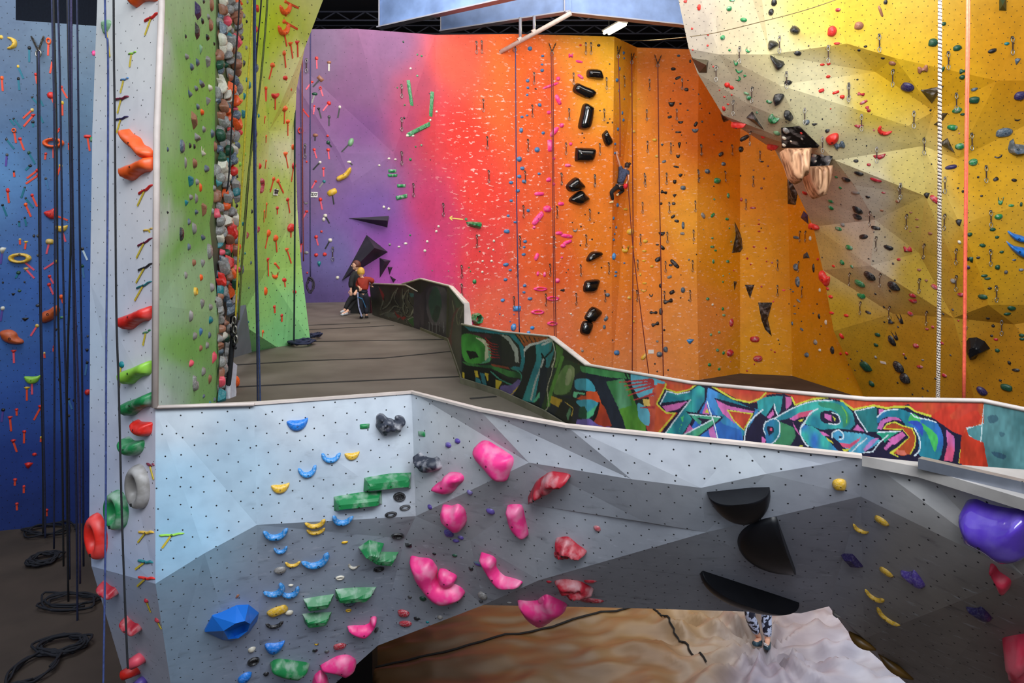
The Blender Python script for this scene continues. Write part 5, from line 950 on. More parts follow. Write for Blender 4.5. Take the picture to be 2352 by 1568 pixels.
(G6,'Kflat',.12,'soft','black slot-like hold hanging under the lower edge beyond the half moons',(1180,1085,1240,1082,1310,1100,1340,1140,1300,1158,1240,1140)),
]
# ================================================================== HOLD SHAPES
PAL = dict(K=((26,26,29),'black'), N=((44,34,84),'dark purple'), S=((132,128,124),'grey'), L=((74,92,108),'slate blue'), R=((214,40,30),'red'), O=((236,92,28),'orange'), A=((228,72,44),'orange'), Y=((222,176,44),'yellow'),
  E=((140,196,64),'lime'), F=((120,160,120),'pale green'), G=((28,124,68),'green'), D=((20,72,50),'dark green'), H=((16,116,124),'teal'), T=((20,108,128),'teal'), B=((66,118,168),'steel blue'), U=((44,136,206),'bright blue'), Q=((24,116,206),'vivid blue'),
  V=((86,66,150),'violet'), M=((124,30,56),'maroon'), P=((255,58,140),'pink'), C=((216,208,190),'cream'), X=((150,98,74),'brown'), Z=((176,36,52),'crimson'), I=((232,84,104),'rose'), W=((206,222,236),'white'), J=((200,176,52),'mustard'), WB=((190,86,40),'orange-brown'))
CHK = dict(Z=.42, K=.15, S=.3, U=.4, G=.4, P=.3, Y=.3, V=.2, L=.3, H=.15, R=.08, O=.05, N=.1, Q=.15, C=.3)
def hmat(c):
    if c == 'glossy': return simple('hold_glossy_black', (14,14,16), .12, noise=.1, coat=.6)
    if c == 'rock': return simple('hold_dark_rock', (44,48,62), .5, noise=.3, nscale=11, chalk=.6, bump=.6)
    if c == 'Kflat': return simple('hold_satin_black', (13,14,19), .4, noise=.15, spec=.35)
    if c == 'U2': return simple('hold_glossy_purple', (84,56,172), .14, noise=.15, nscale=4, chalk=.14, coat=.5)
    if c == 'Zr': return simple('hold_coral_red', (220,52,80), .45, noise=.2, nscale=5, chalk=.15)
    return simple('hold_'+PAL[c][1].replace(' ', '_').replace('-', '_'), PAL[c][0], .42, noise=.16, nscale=9, chalk=CHK.get(c, .05))
def fan_tri(outline):
    r = delaunay_2d_cdt([Vector(p) for p in outline], [], [list(range(len(outline)))], 1, 1e-7); return r
def inflate(outline, H, res=13, style='soft', seed=0, power=.5):
    """2-D outline -> solid cushion standing on z=0; rim drops slightly below the surface"""
    rnd = random.Random(seed); xs = [p[0] for p in outline]; ys = [p[1] for p in outline]
    n = len(outline); w, h = max(xs)-min(xs), max(ys)-min(ys); s = max(w, h)/res
    O = np.array(outline, float); A_, B_ = O, np.roll(O, -1, 0)
    def inside(x, y):
        c = False
        for i in range(n):
            (x1, y1), (x2, y2) = outline[i], outline[(i+1) % n]
            if (y1 > y) != (y2 > y) and x < (x2-x1)*(y-y1)/(y2-y1+1e-12)+x1: c = not c
        return c
    def dist(x, y):
        p = np.array([x, y]); ab = B_-A_; t = np.clip(((p-A_)*ab).sum(1)/((ab*ab).sum(1)+1e-12), 0, 1); q = A_+ab*t[:, None]
        return float(np.sqrt(((p-q)**2).sum(1)).min())
    pts = [Vector(p) for p in outline]; ds = [0]*n; r = 0; y = min(ys)+s*.5
    while y < max(ys):
        x = min(xs)+(s*.5 if r % 2 else 0)
        while x < max(xs):
            if inside(x, y):
                d = dist(x, y)
                if d > s*.38: pts.append(Vector((x, y))); ds.append(d)
            x += s
        y += s*.87; r += 1
    res_ = delaunay_2d_cdt(pts, [], [list(range(n))], 1, 1e-7)
    vo, fo, ov = res_[0], res_[2], res_[3]; dm = max(ds) if max(ds) > 0 else 1; V = []
    for i, v in enumerate(vo):
        o = ov[i][0] if ov[i] else 0; t = min(1, ds[o]/dm) if o < len(ds) else 0
        if t == 0: z = 0
        elif style == 'flat': z = H*min(1, t/.55)*(1-.10*rnd.random()*0)
        else: z = H*(1-(1-t)**2)**power
        if style == 'rock': z *= 1+.5*mnoise.noise(Vector((v.x/s*.32+seed, v.y/s*.32, seed)))+.2*mnoise.noise(Vector((v.x/s*.9, v.y/s*.9, seed)))
        V.append(Vector((v.x, v.y, z)))
    Fc = [tuple(f) for f in fo]
    Fc = [f if (V[f[1]]-V[f[0]]).cross(V[f[2]]-V[f[0]]).z >= 0 or len(f) != 3 else f[::-1] for f in Fc]
    # a short rim down into the wall
    k = len(V); bi = {}
    for i, v in enumerate(V):
        if v.z == 0: bi[i] = len(V)-0; 
    cnt = {}
    for f in Fc:
        for a, b in zip(f, f[1:]+f[:1]): cnt[(a, b)] = 1
    ed = [(a, b) for (a, b) in cnt if (b, a) not in cnt]
    low = {}
    for a, b in ed:
        for i in (a, b):
            if i not in low: low[i] = len(V); V.append(Vector((V[i].x*1.0, V[i].y*1.0, -.12*H)))
        Fc.append((b, a, low[a], low[b]))
    return V, Fc
def ringdata(ro=(.5, .5), ri=(.2, .2), H=.3, n=28, m=10, wob=0):
    V, Fc = [], []
    for i in range(n):
        a = 2*math.pi*i/n; ca, sa = math.cos(a), math.sin(a)
        for j in range(m+1):
            ph = math.pi*j/m; c = math.cos(ph)
            rx = (ro[0]+ri[0])/2+(ro[0]-ri[0])/2*c; ry = (ro[1]+ri[1])/2+(ro[1]-ri[1])/2*c
            V.append(Vector((rx*ca, ry*sa, H*math.sin(ph)-.02*H)))
    for i in range(n):
        for j in range(m):
            a = i*(m+1)+j; b = ((i+1) % n)*(m+1)+j; Fc.append((a, b, b+1, a+1))
    return V, Fc
def unit_outline(k, v):
    r = random.Random(hash_(k)*31+v)
    if k == 'b':
        return catmull([(math.cos(a*math.tau/8)*.5*(1+r.uniform(-.14, .08)), math.sin(a*math.tau/8)*.5*(1+r.uniform(-.14, .08))) for a in range(8)], 3)
    if k == 'e': return catmull([(-.5,0),(-.42,.36),(-.1,.5),(.3,.42),(.48,.3),(.5,-.1),(.4,-.42),(0,-.5),(-.4,-.4)], 3)
    if k == 'j': return catmull([(-.5,.34),(-.3,.40),(0,.36),(.3,.42),(.5,.5),(.47,.1),(.3,-.34),(0,-.5),(-.28,-.38),(-.46,0)], 3)
    if k == 'c': return catmull([(-.5,.5),(-.36,.46),(-.22,.12),(0,.0),(.22,.14),(.34,.44),(.5,.5),(.48,.05),(.3,-.38),(0,-.5),(-.3,-.38),(-.48,.05)], 3)
    if k == 'p': return catmull([(-.5,0),(-.44,.42),(-.24,.44),(0,.16),(.26,.44),(.46,.4),(.5,-.05),(.42,-.42),(.22,-.42),(0,-.18),(-.26,-.44),(-.45,-.38)], 3)
    if k == 't': return [(-.5,.3),(-.1,.5),(.5,.42),(.34,.05),(.02,-.5),(-.14,-.44)]
    if k == 'k': return [(-.5,.42),(-.42,.5),(.44,.5),(.5,.4),(.46,-.42),(.38,-.5),(-.42,-.48),(-.48,-.38)]
    if k == 'd': return catmull([(-.5,.3),(-.25,.5),(.25,.5),(.5,.3),(.38,-.1),(.05,-.5),(-.1,-.48),(-.38,-.1)], 3)
    if k == 's': return catmull([(-.5,-.45),(-.48,-.1),(-.2,.1),(.05,.16),(.25,.5),(.45,.5),(.5,.25),(.32,.08),(.1,-.3),(-.18,-.34),(-.38,-.5)], 3)
    if k == 'kidney': return catmull([(-.1,.5),(-.45,.42),(-.5,.2),(-.25,.1),(.05,.12),(.1,-.1),(-.15,-.3),(-.1,-.5),(.15,-.48),(.45,-.15),(.5,.2),(.3,.42)], 3)
def hash_(s): return sum(ord(c)*(i+3) for i, c in enumerate(s))
PROTO = {}
def proto(k, v, low=False):
    key = (k, v, low)
    if key in PROTO: return PROTO[key]
    if k in ('r', 'ring'): d = ringdata((.5,.5), (.26,.22) if k == 'r' else (.3,.26), .5 if k == 'r' else .4, 14 if low else 26, 4 if low else 8)
    else:
        ou = unit_outline(k, v)
        if low: ou = ou[::2] if len(ou) > 12 else ou
        d = inflate(ou, .5, 4 if low else 11, 'flat' if k in 'tk' else 'soft', v)
    if k in ('ring',):   # chalky floor inside the rim
        o = len(d[0]); nn = 14 if low else 26; V = list(d[0])+[Vector((.34*math.cos(a*math.tau/nn), .3*math.sin(a*math.tau/nn), .12)) for a in range(nn)]; d = (V, list(d[1])+[tuple(range(o, o+nn))])
    PROTO[key] = d; return d
KW = dict(b='rounded', e='bar', j='bowl', c='crescent', p='double knob', r='ring', ring='hollow', t='wedge', k='block', d='teardrop', s='wavy bar', kidney='kidney')
PMESH = {}
bolt_m = simple('bolt_dark', (18, 18, 20), .5)
def bolt_mesh():
    if 'bolt' not in PMESH:
        V, Fc = [], []
        for z, r in ((-.06, .075), (.018, .075), (.018, .045), (-.02, .045)): V += [Vector((r*math.cos(a*math.tau/10), r*math.sin(a*math.tau/10), z)) for a in range(10)]
        for l in range(3): Fc += [(l*10+i, l*10+(i+1) % 10, l*10+10+(i+1) % 10, l*10+10+i) for i in range(10)]
        Fc.append(tuple(range(30, 40))); me = bpy.data.meshes.new('bolt'); me.from_pydata([tuple(v) for v in V], [], Fc); me.materials.append(bolt_m); PMESH['bolt'] = me
    return PMESH['bolt']
def proto_mesh(k, v):
    if (k, v) not in PMESH:
        V, Fc = proto(k, v); me = bpy.data.meshes.new('hold_'+KW[k].replace(' ', '_')); me.from_pydata([tuple(a) for a in V], [], Fc)
        me.polygons.foreach_set('use_smooth', [k not in 'tk']*len(Fc)); me.materials.append(None); me.update()
        pk = max(V, key=lambda q: q.z-(q.x*q.x+q.y*q.y)*.25); PMESH[(k, v)] = (me, pk)
    return PMESH[(k, v)]

# ------------------------------------------------------------------ big drawn ones
def plane_at(cx, cy, only=None, lift=0):
    h = cast(cx, cy, only)
    if h is None: return None
    p, n, nm, wd, d = h; r, u = frame_of(n); O = Vector((0, 0, CZ))
    facing = -n.dot(d)
    def to2(px, py, hh=0):
        dd = Vector(((px-CX)/F, 1, -(py-HY)/F))
        if facing > .3:
            t = (p+n*hh-O).dot(n)/dd.dot(n); q = O+dd*t
            return Vector(((q-p).dot(r), (q-p).dot(u), hh))
        k = p.y/F; return Vector(((px-cx)*k, -(py-cy)*k, hh))
    return p, n, r, u, to2, nm, wd, facing
def basis(p, n, r, u): return Matrix((( r.x, u.x, n.x, p.x), (r.y, u.y, n.y, p.y), (r.z, u.z, n.z, p.z), (0, 0, 0, 1)))
def add_bolt(o, pk, s=(1, 1, 1)):
    b = bpy.data.objects.new('bolt', bolt_mesh()); link(b, o); b.location = (pk.x, pk.y, pk.z); b.scale = s; return b
AUTO = []           # things whose label is worked out at the end
for crop, c, H, style, label, ou in CUSTOM:
    px = tp_(*crop, ou); cx = sum(p[0] for p in px)/len(px); cy = sum(p[1] for p in px)/len(px)
    pl = plane_at(min(cx, 2345), min(cy, 1562))
    if pl is None: print('MISS', label); continue
    p, n, r, u, to2, nm, wd, fc = pl
    q = [tuple(to2(*a)[:2]) for a in px]
    if style != 'flat': q = catmull(q, 3)
    V, Fc = inflate(q, H, 18, style, len(label))
    o = mesh_obj('climbing_volume' if H >= .2 and c != 'glossy' else 'climbing_hold', V, Fc, hmat(c), smooth=style != 'flat'); o.matrix_world = basis(p, n, r, u)
    tag(o, label, 'climbing hold', None)
    sz = max(a.x for a in V)-min(a.x for a in V); pk = max(V, key=lambda a: a.z/H-(a.x**2+a.y**2)**.5/sz*1.6)
    add_bolt(o, pk, (.085,)*3 if wd in ('boulder wall', 'white column') else (.3,)*3)
def volume(label, crop, pts, faces, mat, at=None, reg=None, name='climbing_volume', only=None):
    x0, y0, s = crop; P_ = [(x0+a/s, y0+b/s, h) for a, b, h in pts]
    base = [q for q in P_ if q[2] == 0] or P_
    cx = sum(q[0] for q in base)/len(base); cy = sum(q[1] for q in base)/len(base)
    if at: cx, cy = x0+at[0]/s, y0+at[1]/s
    pl = plane_at(cx, cy, only)
    if pl is None: print('MISSV', label); return None
    p, n, r, u, to2, nm, wd, fc = pl
    V = [to2(*q) for q in P_]; k = len(V); rim = [i for i, q in enumerate(P_) if q[2] == 0]
    V2 = V+[Vector((V[i].x, V[i].y, -.06)) for i in rim]; Fc = [tuple(f) for f in faces]
    for a, b in zip(range(len(rim)), list(range(1, len(rim)))+[0]): Fc.append((rim[a], rim[b], k+b, k+a))
    me_o = mesh_obj(name, V2, Fc, mat); me_o.matrix_world = basis(p, n, r, u)
    bm = bmesh.new(); bm.from_mesh(me_o.data); bmesh.ops.recalc_face_normals(bm, faces=bm.faces); bm.to_mesh(me_o.data); bm.free()
    if reg:
        M = me_o.matrix_world; WALLS.append((reg, BVHTree.FromPolygons([M @ v for v in V2], Fc), reg))
    tag(me_o, label, 'climbing volume'); return me_o
pris = simple('volume_charcoal', (44, 42, 46), .55, noise=.2, nscale=4)
blk = simple('volume_black', (22, 22, 24), .5, noise=.3, nscale=6, chalk=.25)
T3 = [(0,1,3),(1,2,3),(2,0,3)]
volume('long charcoal needle-shaped volume pointing left on the purple wall', C2, [(455,377,0),(797,357,0),(783,456,0),(784,398,.42)], T3, pris)
volume('largest charcoal pyramid volume above the two people', C2, [(605,520,0),(787,666,0),(398,908,0),(672,632,.6)], T3, pris)
volume('second charcoal pyramid volume, right of the largest one', C2, [(716,718,0),(812,740,0),(718,890,0),(762,748,.3)], T3, pris)
volume('small black triangle volume between the second pyramid and the parapet', C2, [(785,794,0),(828,796,0),(802,864,0),(803,808,.12)], T3, pris)
volume('smallest charcoal triangle volume touching the parapet top', C2, [(803,868,0),(857,902,0),(834,932,0),(830,898,.12)], T3, pris)
volume('tall black spike volume on the amber part of the rainbow wall', E2, [(445,235,0),(498,350,0),(513,446,0),(425,455,0),(452,330,0),(470,370,.25)], [(0,1,5),(1,2,5),(2,3,5),(3,4,5),(4,0,5)], blk)
volume('tiny black dagger volume left of the black triangle', E2, [(437,650,0),(461,652,0),(443,717,0),(447,665,.08)], T3, blk)
volume('black downward triangle volume in the middle of the amber wall', E2, [(514,674,0),(581,674,0),(551,771,0),(549,692,.15)], T3, blk)
volume('large black fang-shaped volume with curved tip above the crimson holds', E2, [(606,797,0),(705,797,0),(674,910,0),(702,1032,0),(655,985,0),(630,920,0),(655,840,.22),(660,930,.16)], [(0,1,6),(1,2,7,6),(2,3,7),(3,4,7),(4,5,7),(5,0,6,7)], blk)
volume('black rectangular volume at the foot of the wooden fins', E2, [(808,-70,0),(850,-40,0),(880,48,0),(866,123,0),(811,115,0),(835,40,.3)], [(0,1,5),(1,2,5),(2,3,5),(3,4,5),(4,0,5)], blk)
volume('dark violet diamond volume on the edge below the wooden fins', E2, [(922,162,0),(950,190,0),(956,256,0),(900,210,0),(932,205,.15)], [(0,1,4),(1,2,4),(2,3,4),(3,0,4)], simple('volume_violet', (58,44,84), .5))
volume('slate quadrilateral volume at the amber wall and overhang boundary', E2, [(946,446,0),(964,490,0),(917,493,0),(921,465,0),(938,475,.1)], [(0,1,4),(1,2,4),(2,3,4),(3,0,4)], simple('volume_slate', (52,64,76), .5))
volume('dark olive triangular volume highest on the left edge of the overhang', E1, [(168,463,0),(304,483,0),(291,582,0),(228,582,0),(286,520,.35)], [(0,1,4),(1,2,4),(2,3,4),(3,0,4)], simple('volume_olive', (70,62,46), .5))
volume('black triangle volume on the grey crease left of the board volumes', E1, [(655,890,0),(753,1046,0),(606,940,0),(668,955,.2)], T3, blk)
volume('small black triangle volume at the left rim of the overhang', E1, [(398,905,0),(474,960,0),(425,978,0),(430,945,.15)], T3, blk)
volume('large black tetrahedron volume behind the braided rope', F1, [(642,722,0),(832,684,0),(733,830,0),(742,762,.4)], T3, blk)
volume('black triangle volume right of the braided rope, beside two green holds', F1, [(790,1150,0),(857,1102,0),(918,1225,0),(850,1165,.25)], T3, blk)
volume('small black pennant volume just right of the braided rope', F1, [(790,905,0),(864,904,0),(815,970,0),(815,925,.15)], T3, blk)
volume('small black triangle volume straddled by the braided rope', F1, [(746,996,0),(800,958,0),(818,1020,0),(785,990,.15)], T3, blk)
volume('dark green corner volume at the top right edge of the photo', F1, [(1272,-20,0),(1330,-20,0),(1330,88,0),(1272,84,0),(1300,40,.3)], [(0,1,4),(1,2,4),(2,3,4),(3,0,4)], simple('volume_green', (16,60,40), .5))
# black board volumes and the wooden fins under them
def prism(crop, pts, h): 
    n = len(pts); P_ = [(a, b, 0) for a, b in pts]+[(a, b, h) for a, b in pts]
    return P_, [tuple(range(n, 2*n))]+[(i, (i+1) % n, n+(i+1) % n, n+i) for i in range(n)]
board = wall_mat('black_board', dots=False, smudge=0, scratch=0)
board = simple('black_board_panel', (16,16,18), .85, noise=.25, nscale=4, chalk=.3, spec=.15)
pp, ff = prism(E1, [(886,1022),(1030,1008),(1190,1165),(1180,1182),(890,1182)], .35)
volume('upper black board volume speckled with chalk, above the first wooden fin', E1, pp, ff, board, reg='upper board')
pp, ff = prism(E1, [(1124,1184),(1190,1170),(1318,1292),(1316,1314),(1106,1326)], .35)
volume('lower black board volume speckled with chalk, above the second wooden fin', E1, pp, ff, board, reg='lower board')
wood, WN, wb = nt('pale_driftwood'); tcw = WN.nodes.new('ShaderNodeTexCoord'); mpw = WN.nodes.new('ShaderNodeMapping'); mpw.inputs['Scale'].default_value = (5, .5, 5); WN.links.new(tcw.outputs['Object'], mpw.inputs['Vector'])
nw = WN.nodes.new('ShaderNodeTexNoise'); nw.inputs['Scale'].default_value = 2; nw.inputs['Detail'].default_value = 6; WN.links.new(mpw.outputs['Vector'], nw.inputs['Vector']); cw_ = WN.nodes.new('ShaderNodeValToRGB')
cw_.color_ramp.elements[0].position = .35; cw_.color_ramp.elements[0].color = (*lin((120,76,50)), 1); cw_.color_ramp.elements[1].position = .55; cw_.color_ramp.elements[1].color = (*lin((222,174,136)), 1); WN.links.new(nw.outputs['Fac'], cw_.inputs['Fac']); WN.links.new(cw_.outputs['Color'], wb.inputs['Base Color']); wb.inputs['Roughness'].default_value = .5
def fin(label, pts, folds):
    px = tp_(*E1, pts); cx = sum(p[0] for p in px)/len(px); cy = sum(p[1] for p in px)/len(px)
    dpt = min(cast(x, y)[0].y for x, y in px if cast(x, y, ('wall_right',)))-.25; p = P(cx, cy, dpt); n = Vector((-.12, -1, .05)).normalized(); r, u = frame_of(n); k = dpt/F
    q = [((x-cx)*k, -(y-cy)*k) for x, y in px]; V, Fc = inflate(q, .28, 34, 'soft', 3); V = [Vector((v.x, v.y, -.55 if v.z < 0 else v.z)) for v in V]
    M = basis(p, n, r, u)
    for v in V:
        if v.z > 0: w_ = M @ v; v.z *= 1+.22*math.sin((w_.x*.9-w_.z*.12)*folds)+.12*math.sin(w_.x*31+w_.z*2)
    o = mesh_obj('wooden_fin', V, Fc, wood, smooth=True); o.matrix_world = M; tag(o, label, 'climbing volume', 'wooden fins under the black boards')
fin('pale carved wooden fin hanging below the upper black board volume', (922,1187,1000,1184,1125,1182,1118,1260,1098,1400,1070,1390,1045,1455,1015,1440,985,1405,955,1300), 13)
fin('second carved wooden fin, below the lower black board volume', (1104,1330,1200,1326,1292,1324,1285,1400,1262,1500,1240,1560,1195,1575,1170,1560,1140,1500,1115,1420), 15)

def quarter(label, crop, A, B, C_, c, mat=None, name='climbing_volume'):
    """half-moon volume: flat ledge along A-B, bowl bulging towards C_"""
    x0, y0, s = crop; a, b, cc = [(x0+q[0]/s, y0+q[1]/s) for q in (A, B, C_)]
    mx, my = (a[0]+b[0]+cc[0]*.8)/2.8, (a[1]+b[1]+cc[1]*.8)/2.8
    p, n, r, u, to2, nm, wd, fc = plane_at(mx, my)
    a2, b2, c2 = [to2(*q) for q in (a, b, cc)]; M = (a2+b2)/2; U = (b2-a2)/2; W_ = c2-M; W_ = W_-U*(W_.dot(U)/U.dot(U))
    V, Fc = [], []; nt_, np_ = 24, 10
    for j in range(np_+1):
        ph = math.pi/2*j/np_
        for i in range(nt_+1):
            th = math.pi*i/nt_; q = M+U*math.cos(th)*math.cos(ph)**.8+W_*math.sin(th)*math.cos(ph)**.8; V.append(Vector((q.x, q.y, c*math.sin(ph))))
    for j in range(np_):
        for i in range(nt_): o = j*(nt_+1)+i; Fc.append((o, o+1, o+nt_+2, o+nt_+1))
    led = [j*(nt_+1) for j in range(np_+1)]+[j*(nt_+1)+nt_ for j in range(np_-1, -1, -1)]
    Fc.append(tuple(led)); o = mesh_obj(name, V, Fc, mat or hmat('Kflat')); bm = bmesh.new(); bm.from_mesh(o.data); bmesh.ops.recalc_face_normals(bm, faces=bm.faces); bm.to_mesh(o.data); bm.free()
    o.data.polygons.foreach_set('use_smooth', [len(f.vertices) < 6 for f in o.data.polygons]); o.matrix_world = basis(p, n, r, u); tag(o, label, 'climbing volume', 'half moon volumes on the boulder wall')
    for t in (.7, 2.4):
        q = M+U*math.cos(t)*.82+W_*math.sin(t)*.82*.9; add_bolt(o, Vector((q.x, q.y, c*.52)), (.12, .12, .12))
quarter('black half-moon volume with its flat pale ledge on top, highest of three', G6, (443,215), (887,170), (672,420), .10)
quarter('black half-moon volume standing on edge, bulging to the left', G6, (937,388), (1070,758), (705,690), .10)
quarter('long black half-moon shelf at the bottom edge, its wide ledge facing up', G6, (415,772), (1098,996), (662,950), .135)
quarter('pink folded lip hold hanging over the crash mat', G5, (600,1380), (790,1450), (640,1480), .05, hmat('P'), 'climbing_hold')
# blue faceted ring volume
volume('big blue faceted volume with a round hollow, low on the boulder wall', G2, [(470,1068,0),(545,915,0),(780,806,0),(900,800,0),(1000,880,0),(985,960,0),(900,1085,0),(730,1162,0),(640,1146,0),
   (655,1058,.11),(770,985,.13),(862,962,.13),(915,990,.11),(890,1060,.10),(800,1130,.09),(700,1140,.09),(720,1060,.055),(850,1000,.055),(850,1060,.05),(760,1110,.05)],
   [(0,1,9,8),(1,2,10,9),(2,3,11,10),(3,4,12,11),(4,5,13,12),(5,6,13),(6,7,14,13),(7,8,15,14),(8,9,15),(9,10,16),(10,11,17,16),(11,12,17),(12,13,18,17),(13,14,19,18),(14,15,19),(15,9,16,19),(16,17,18,19)], simple('volume_blue', (24,104,196), .35, noise=.1, nscale=4))
# rings drawn by outer size and hole
def ring_px(label, crop, cx, cy, w, h, iw, ih, c, H, lean=0, n=32):
    x0, y0, s = crop; px, py = x0+cx/s, y0+cy/s; p, nn, r, u, to2, nm, wd, fc = plane_at(px, py); k = p.y/F/s
    if wd == 'white column': w *= .78/max(.42, fc); iw *= .85/max(.42, fc)
    V, Fc = ringdata((w/2*k, h/2*k), (iw/2*k, ih/2*k), H, n, 10)
    if lean: R = Matrix.Rotation(lean, 3, 'Z'); V = [R @ v for v in V]
    o = mesh_obj('climbing_hold', V, Fc, hmat(c), smooth=n > 8); o.matrix_world = basis(p, nn, r, u); tag(o, label, 'climbing hold'); add_bolt(o, Vector((0, -(h+ih)/4*k, H)), (.15, .15, .15))
ring_px('large warm grey ring hold on the white column, highest of three rings', A3, 962, 225, 130, 305, 44, 128, 'S', .07, -.05)
ring_px('large green ring hold on the white column, middle of three rings', A3, 815, 385, 134, 268, 42, 125, 'G', .07, -.03)
ring_px('large red ring hold on the white column, lowest of three rings', A3, 678, 563, 114, 314, 34, 122, 'R', .07, .03)
ring_px('green hexagonal ring hold beside the parapet, on the orange wall', C2, 1540, 1235, 106, 100, 44, 56, 'G', .3, .2, 6)
for lb, a, b, rr, c in (('upper pink-red log hold at the foot of the white column', (893,1440), (1005,1372), 40, 'I'), ('lower pink-red log hold under the upper log', (838,1515), (985,1452), 36, 'R'), ('shadowed mauve log hold cut off by the bottom edge', (925,1590), (1010,1530), 34, 'V')):
    x0, y0, s = A3; q = [(x0+t[0]/s, y0+t[1]/s) for t in (a, b)]; h = cast(*[(q[0][i]+q[1][i])/2 for i in (0, 1)]); dd = (h[0].y if h else 5.4)-.09; k = dd/F/s*rr
    V, Fc = tube_data([P(*q[0], dd), P((q[0][0]*.65+q[1][0]*.35), (q[0][1]*.65+q[1][1]*.35), dd), P(*q[1], dd+.1)], [k*.92, k, k*1.05], 14)
    o = mesh_obj('climbing_hold', V, Fc, hmat(c), smooth=True); tag(o, lb, 'climbing hold', None)

# ------------------------------------------------------------------ ordinary holds
POOL = []; TAPES = []
def parse(entry):
    tk = entry.split(); nums = []
    while tk and re.match(r'^-?\d', tk[0]): nums.append(float(tk.pop(0)))
    c = tk.pop(0); k = tk.pop(0) if tk else 'b'; tp = (float(tk[0]), float(tk[1]), tk[2]) if len(tk) >= 3 else None
    if len(nums) == 3: nums.append(nums[2])
    if len(nums) == 4: nums.append(0)
    return nums, c, k, tp
for (wall_, x0, y0, s), txt in HOLDS.items():
    for e in re.split(r'[|\n]+', txt):
        if not e.strip(): continue
        (x, y, w_, h_, an), c, k, tp = parse(e); px, py = x0+x/s, y0+y/s
        if len(e) and (px > 2349 or py > 1565 or py < 1): continue
        h = cast(px, py)
        if h is None: continue
        POOL.append(dict(px=px, py=py, w=w_/s, h=h_/s, a=an, c=c, k=k, p=h[0], n=h[1], wall=h[3]))
        if tp: TAPES.append((px, py, h_/s, x0+tp[0]/s, y0+tp[1]/s, tp[2], c, h[3]))
for x, y, w_, h_, c in ((925,1045,56,54,'S'),(910,1105,36,30,'C'),(908,1160,34,30,'C'),(965,1130,18,16,'C'),(1047,1065,22,20,'R'),(1150,1243,44,30,'C'),(1215,1245,34,30,'S'),(1270,1285,34,26,'S'),(1052,1110,20,22,'S'),(1160,1290,24,20,'C')):
    h = cast(1540+x/3.484, y/3.484)
    if h: POOL.append(dict(px=1540+x/3.484, py=y/3.484, w=w_/3.484, h=h_/3.484, a=0, c=c, k='b', p=h[0], n=h[1], wall=h[3]))
# the densely packed strip between green and lime walls
rs = random.Random(11)
def strip_x(y):
    K_ = [(0,521),(150,519),(300,519),(420,512),(500,514),(560,520),(640,514),(760,514),(930,512)]
    for (a, xa), (b, xb) in zip(K_, K_[1:]):
        if a <= y <= b: return xa+(xb-xa)*(y-a)/(b-a)
    return 512
y = 4
while y < 925:
    hw = 19 if y < 620 else 16
    for j in range(3):
        px = strip_x(y)+(-hw+j*hw)*.9+rs.uniform(-3, 3); py = y+rs.uniform(-5, 5); h = cast(px, py)
        if h is None: continue
        c = rs.choice('ISSCHOXLDSRXSLCSX'); sz = rs.uniform(17, 30)
        POOL.append(dict(px=px, py=py, w=sz*rs.uniform(.8, 1.05), h=sz*rs.uniform(.9, 1.5), a=rs.uniform(-50, 50), c=c, k=rs.choice('bbbjdckp'), p=h[0]+h[1]*rs.uniform(-.01, .05), n=h[1], wall='packed strip', deep=1.5))
    y += rs.uniform(13, 19)
POOL.sort(key=lambda d: -d['w']*d['h'])
GROUPW = {}
def place(d, o):
    """stand the hold on its facet so that it has the photographed size and tilt when seen from the viewpoint"""
    n = d['n']; r, u = frame_of(n); k = d['p'].y/F; a = math.radians(d['a'])-(math.atan(.75*d['h']/d['w']) if d['k'] == 's' else 0); O = Vector((0, 0, CZ)); ray = (d['p']-O).normalized(); fac = -n.dot(ray)
    W_, H_ = d['w']*k, d['h']*k; ang = a; T_ = min(W_, H_)*.75*d.get('deep', 1)
    if d['wall'] != 'packed strip':
        f2 = max(fac, .42); px, py = proj(d['p'])
        def un(dx, dy):
            dd = Vector(((px+dx-CX)/F, 1, -(py+dy-HY)/F)); t = (d['p']-O).dot(n)/min(-1e-4, dd.dot(n)); q = O+dd*t-d['p']; return Vector((q.dot(r), q.dot(u)))
        if fac > .3:
            e = un(math.cos(a), -math.sin(a)); g = un(math.sin(a), math.cos(a)); e_l = min(e.length, k*2.0); g_l = min(g.length, k*1.7)
            if d['wall'] == 'boulder wall': e_l = min(e_l, k*1.25); g_l = min(g_l, k*1.35); e = Vector((e.x, e.y*.75))
            # the body of a hold sticks out, which already widens it when seen from the side
            W_ = d['w']*(k+(e_l-k)*.75); H_ = d['h']*(k+(g_l-k)*.75); ang = math.atan2(e.y, e.x)
    if d['wall'] == 'green wall': W_ = d['w']*k*2.5; H_ = d['h']*k*1.12; T_ *= 1.3; ang = a
    return basis(d['p'], n, r, u) @ Matrix.Rotation(ang, 4, 'Z') @ Matrix.Diagonal((W_, H_, T_, 1))
NBIG = 300-sum(1 for o in COL.objects if o.name.startswith('climbing_hold') and o.parent is None)
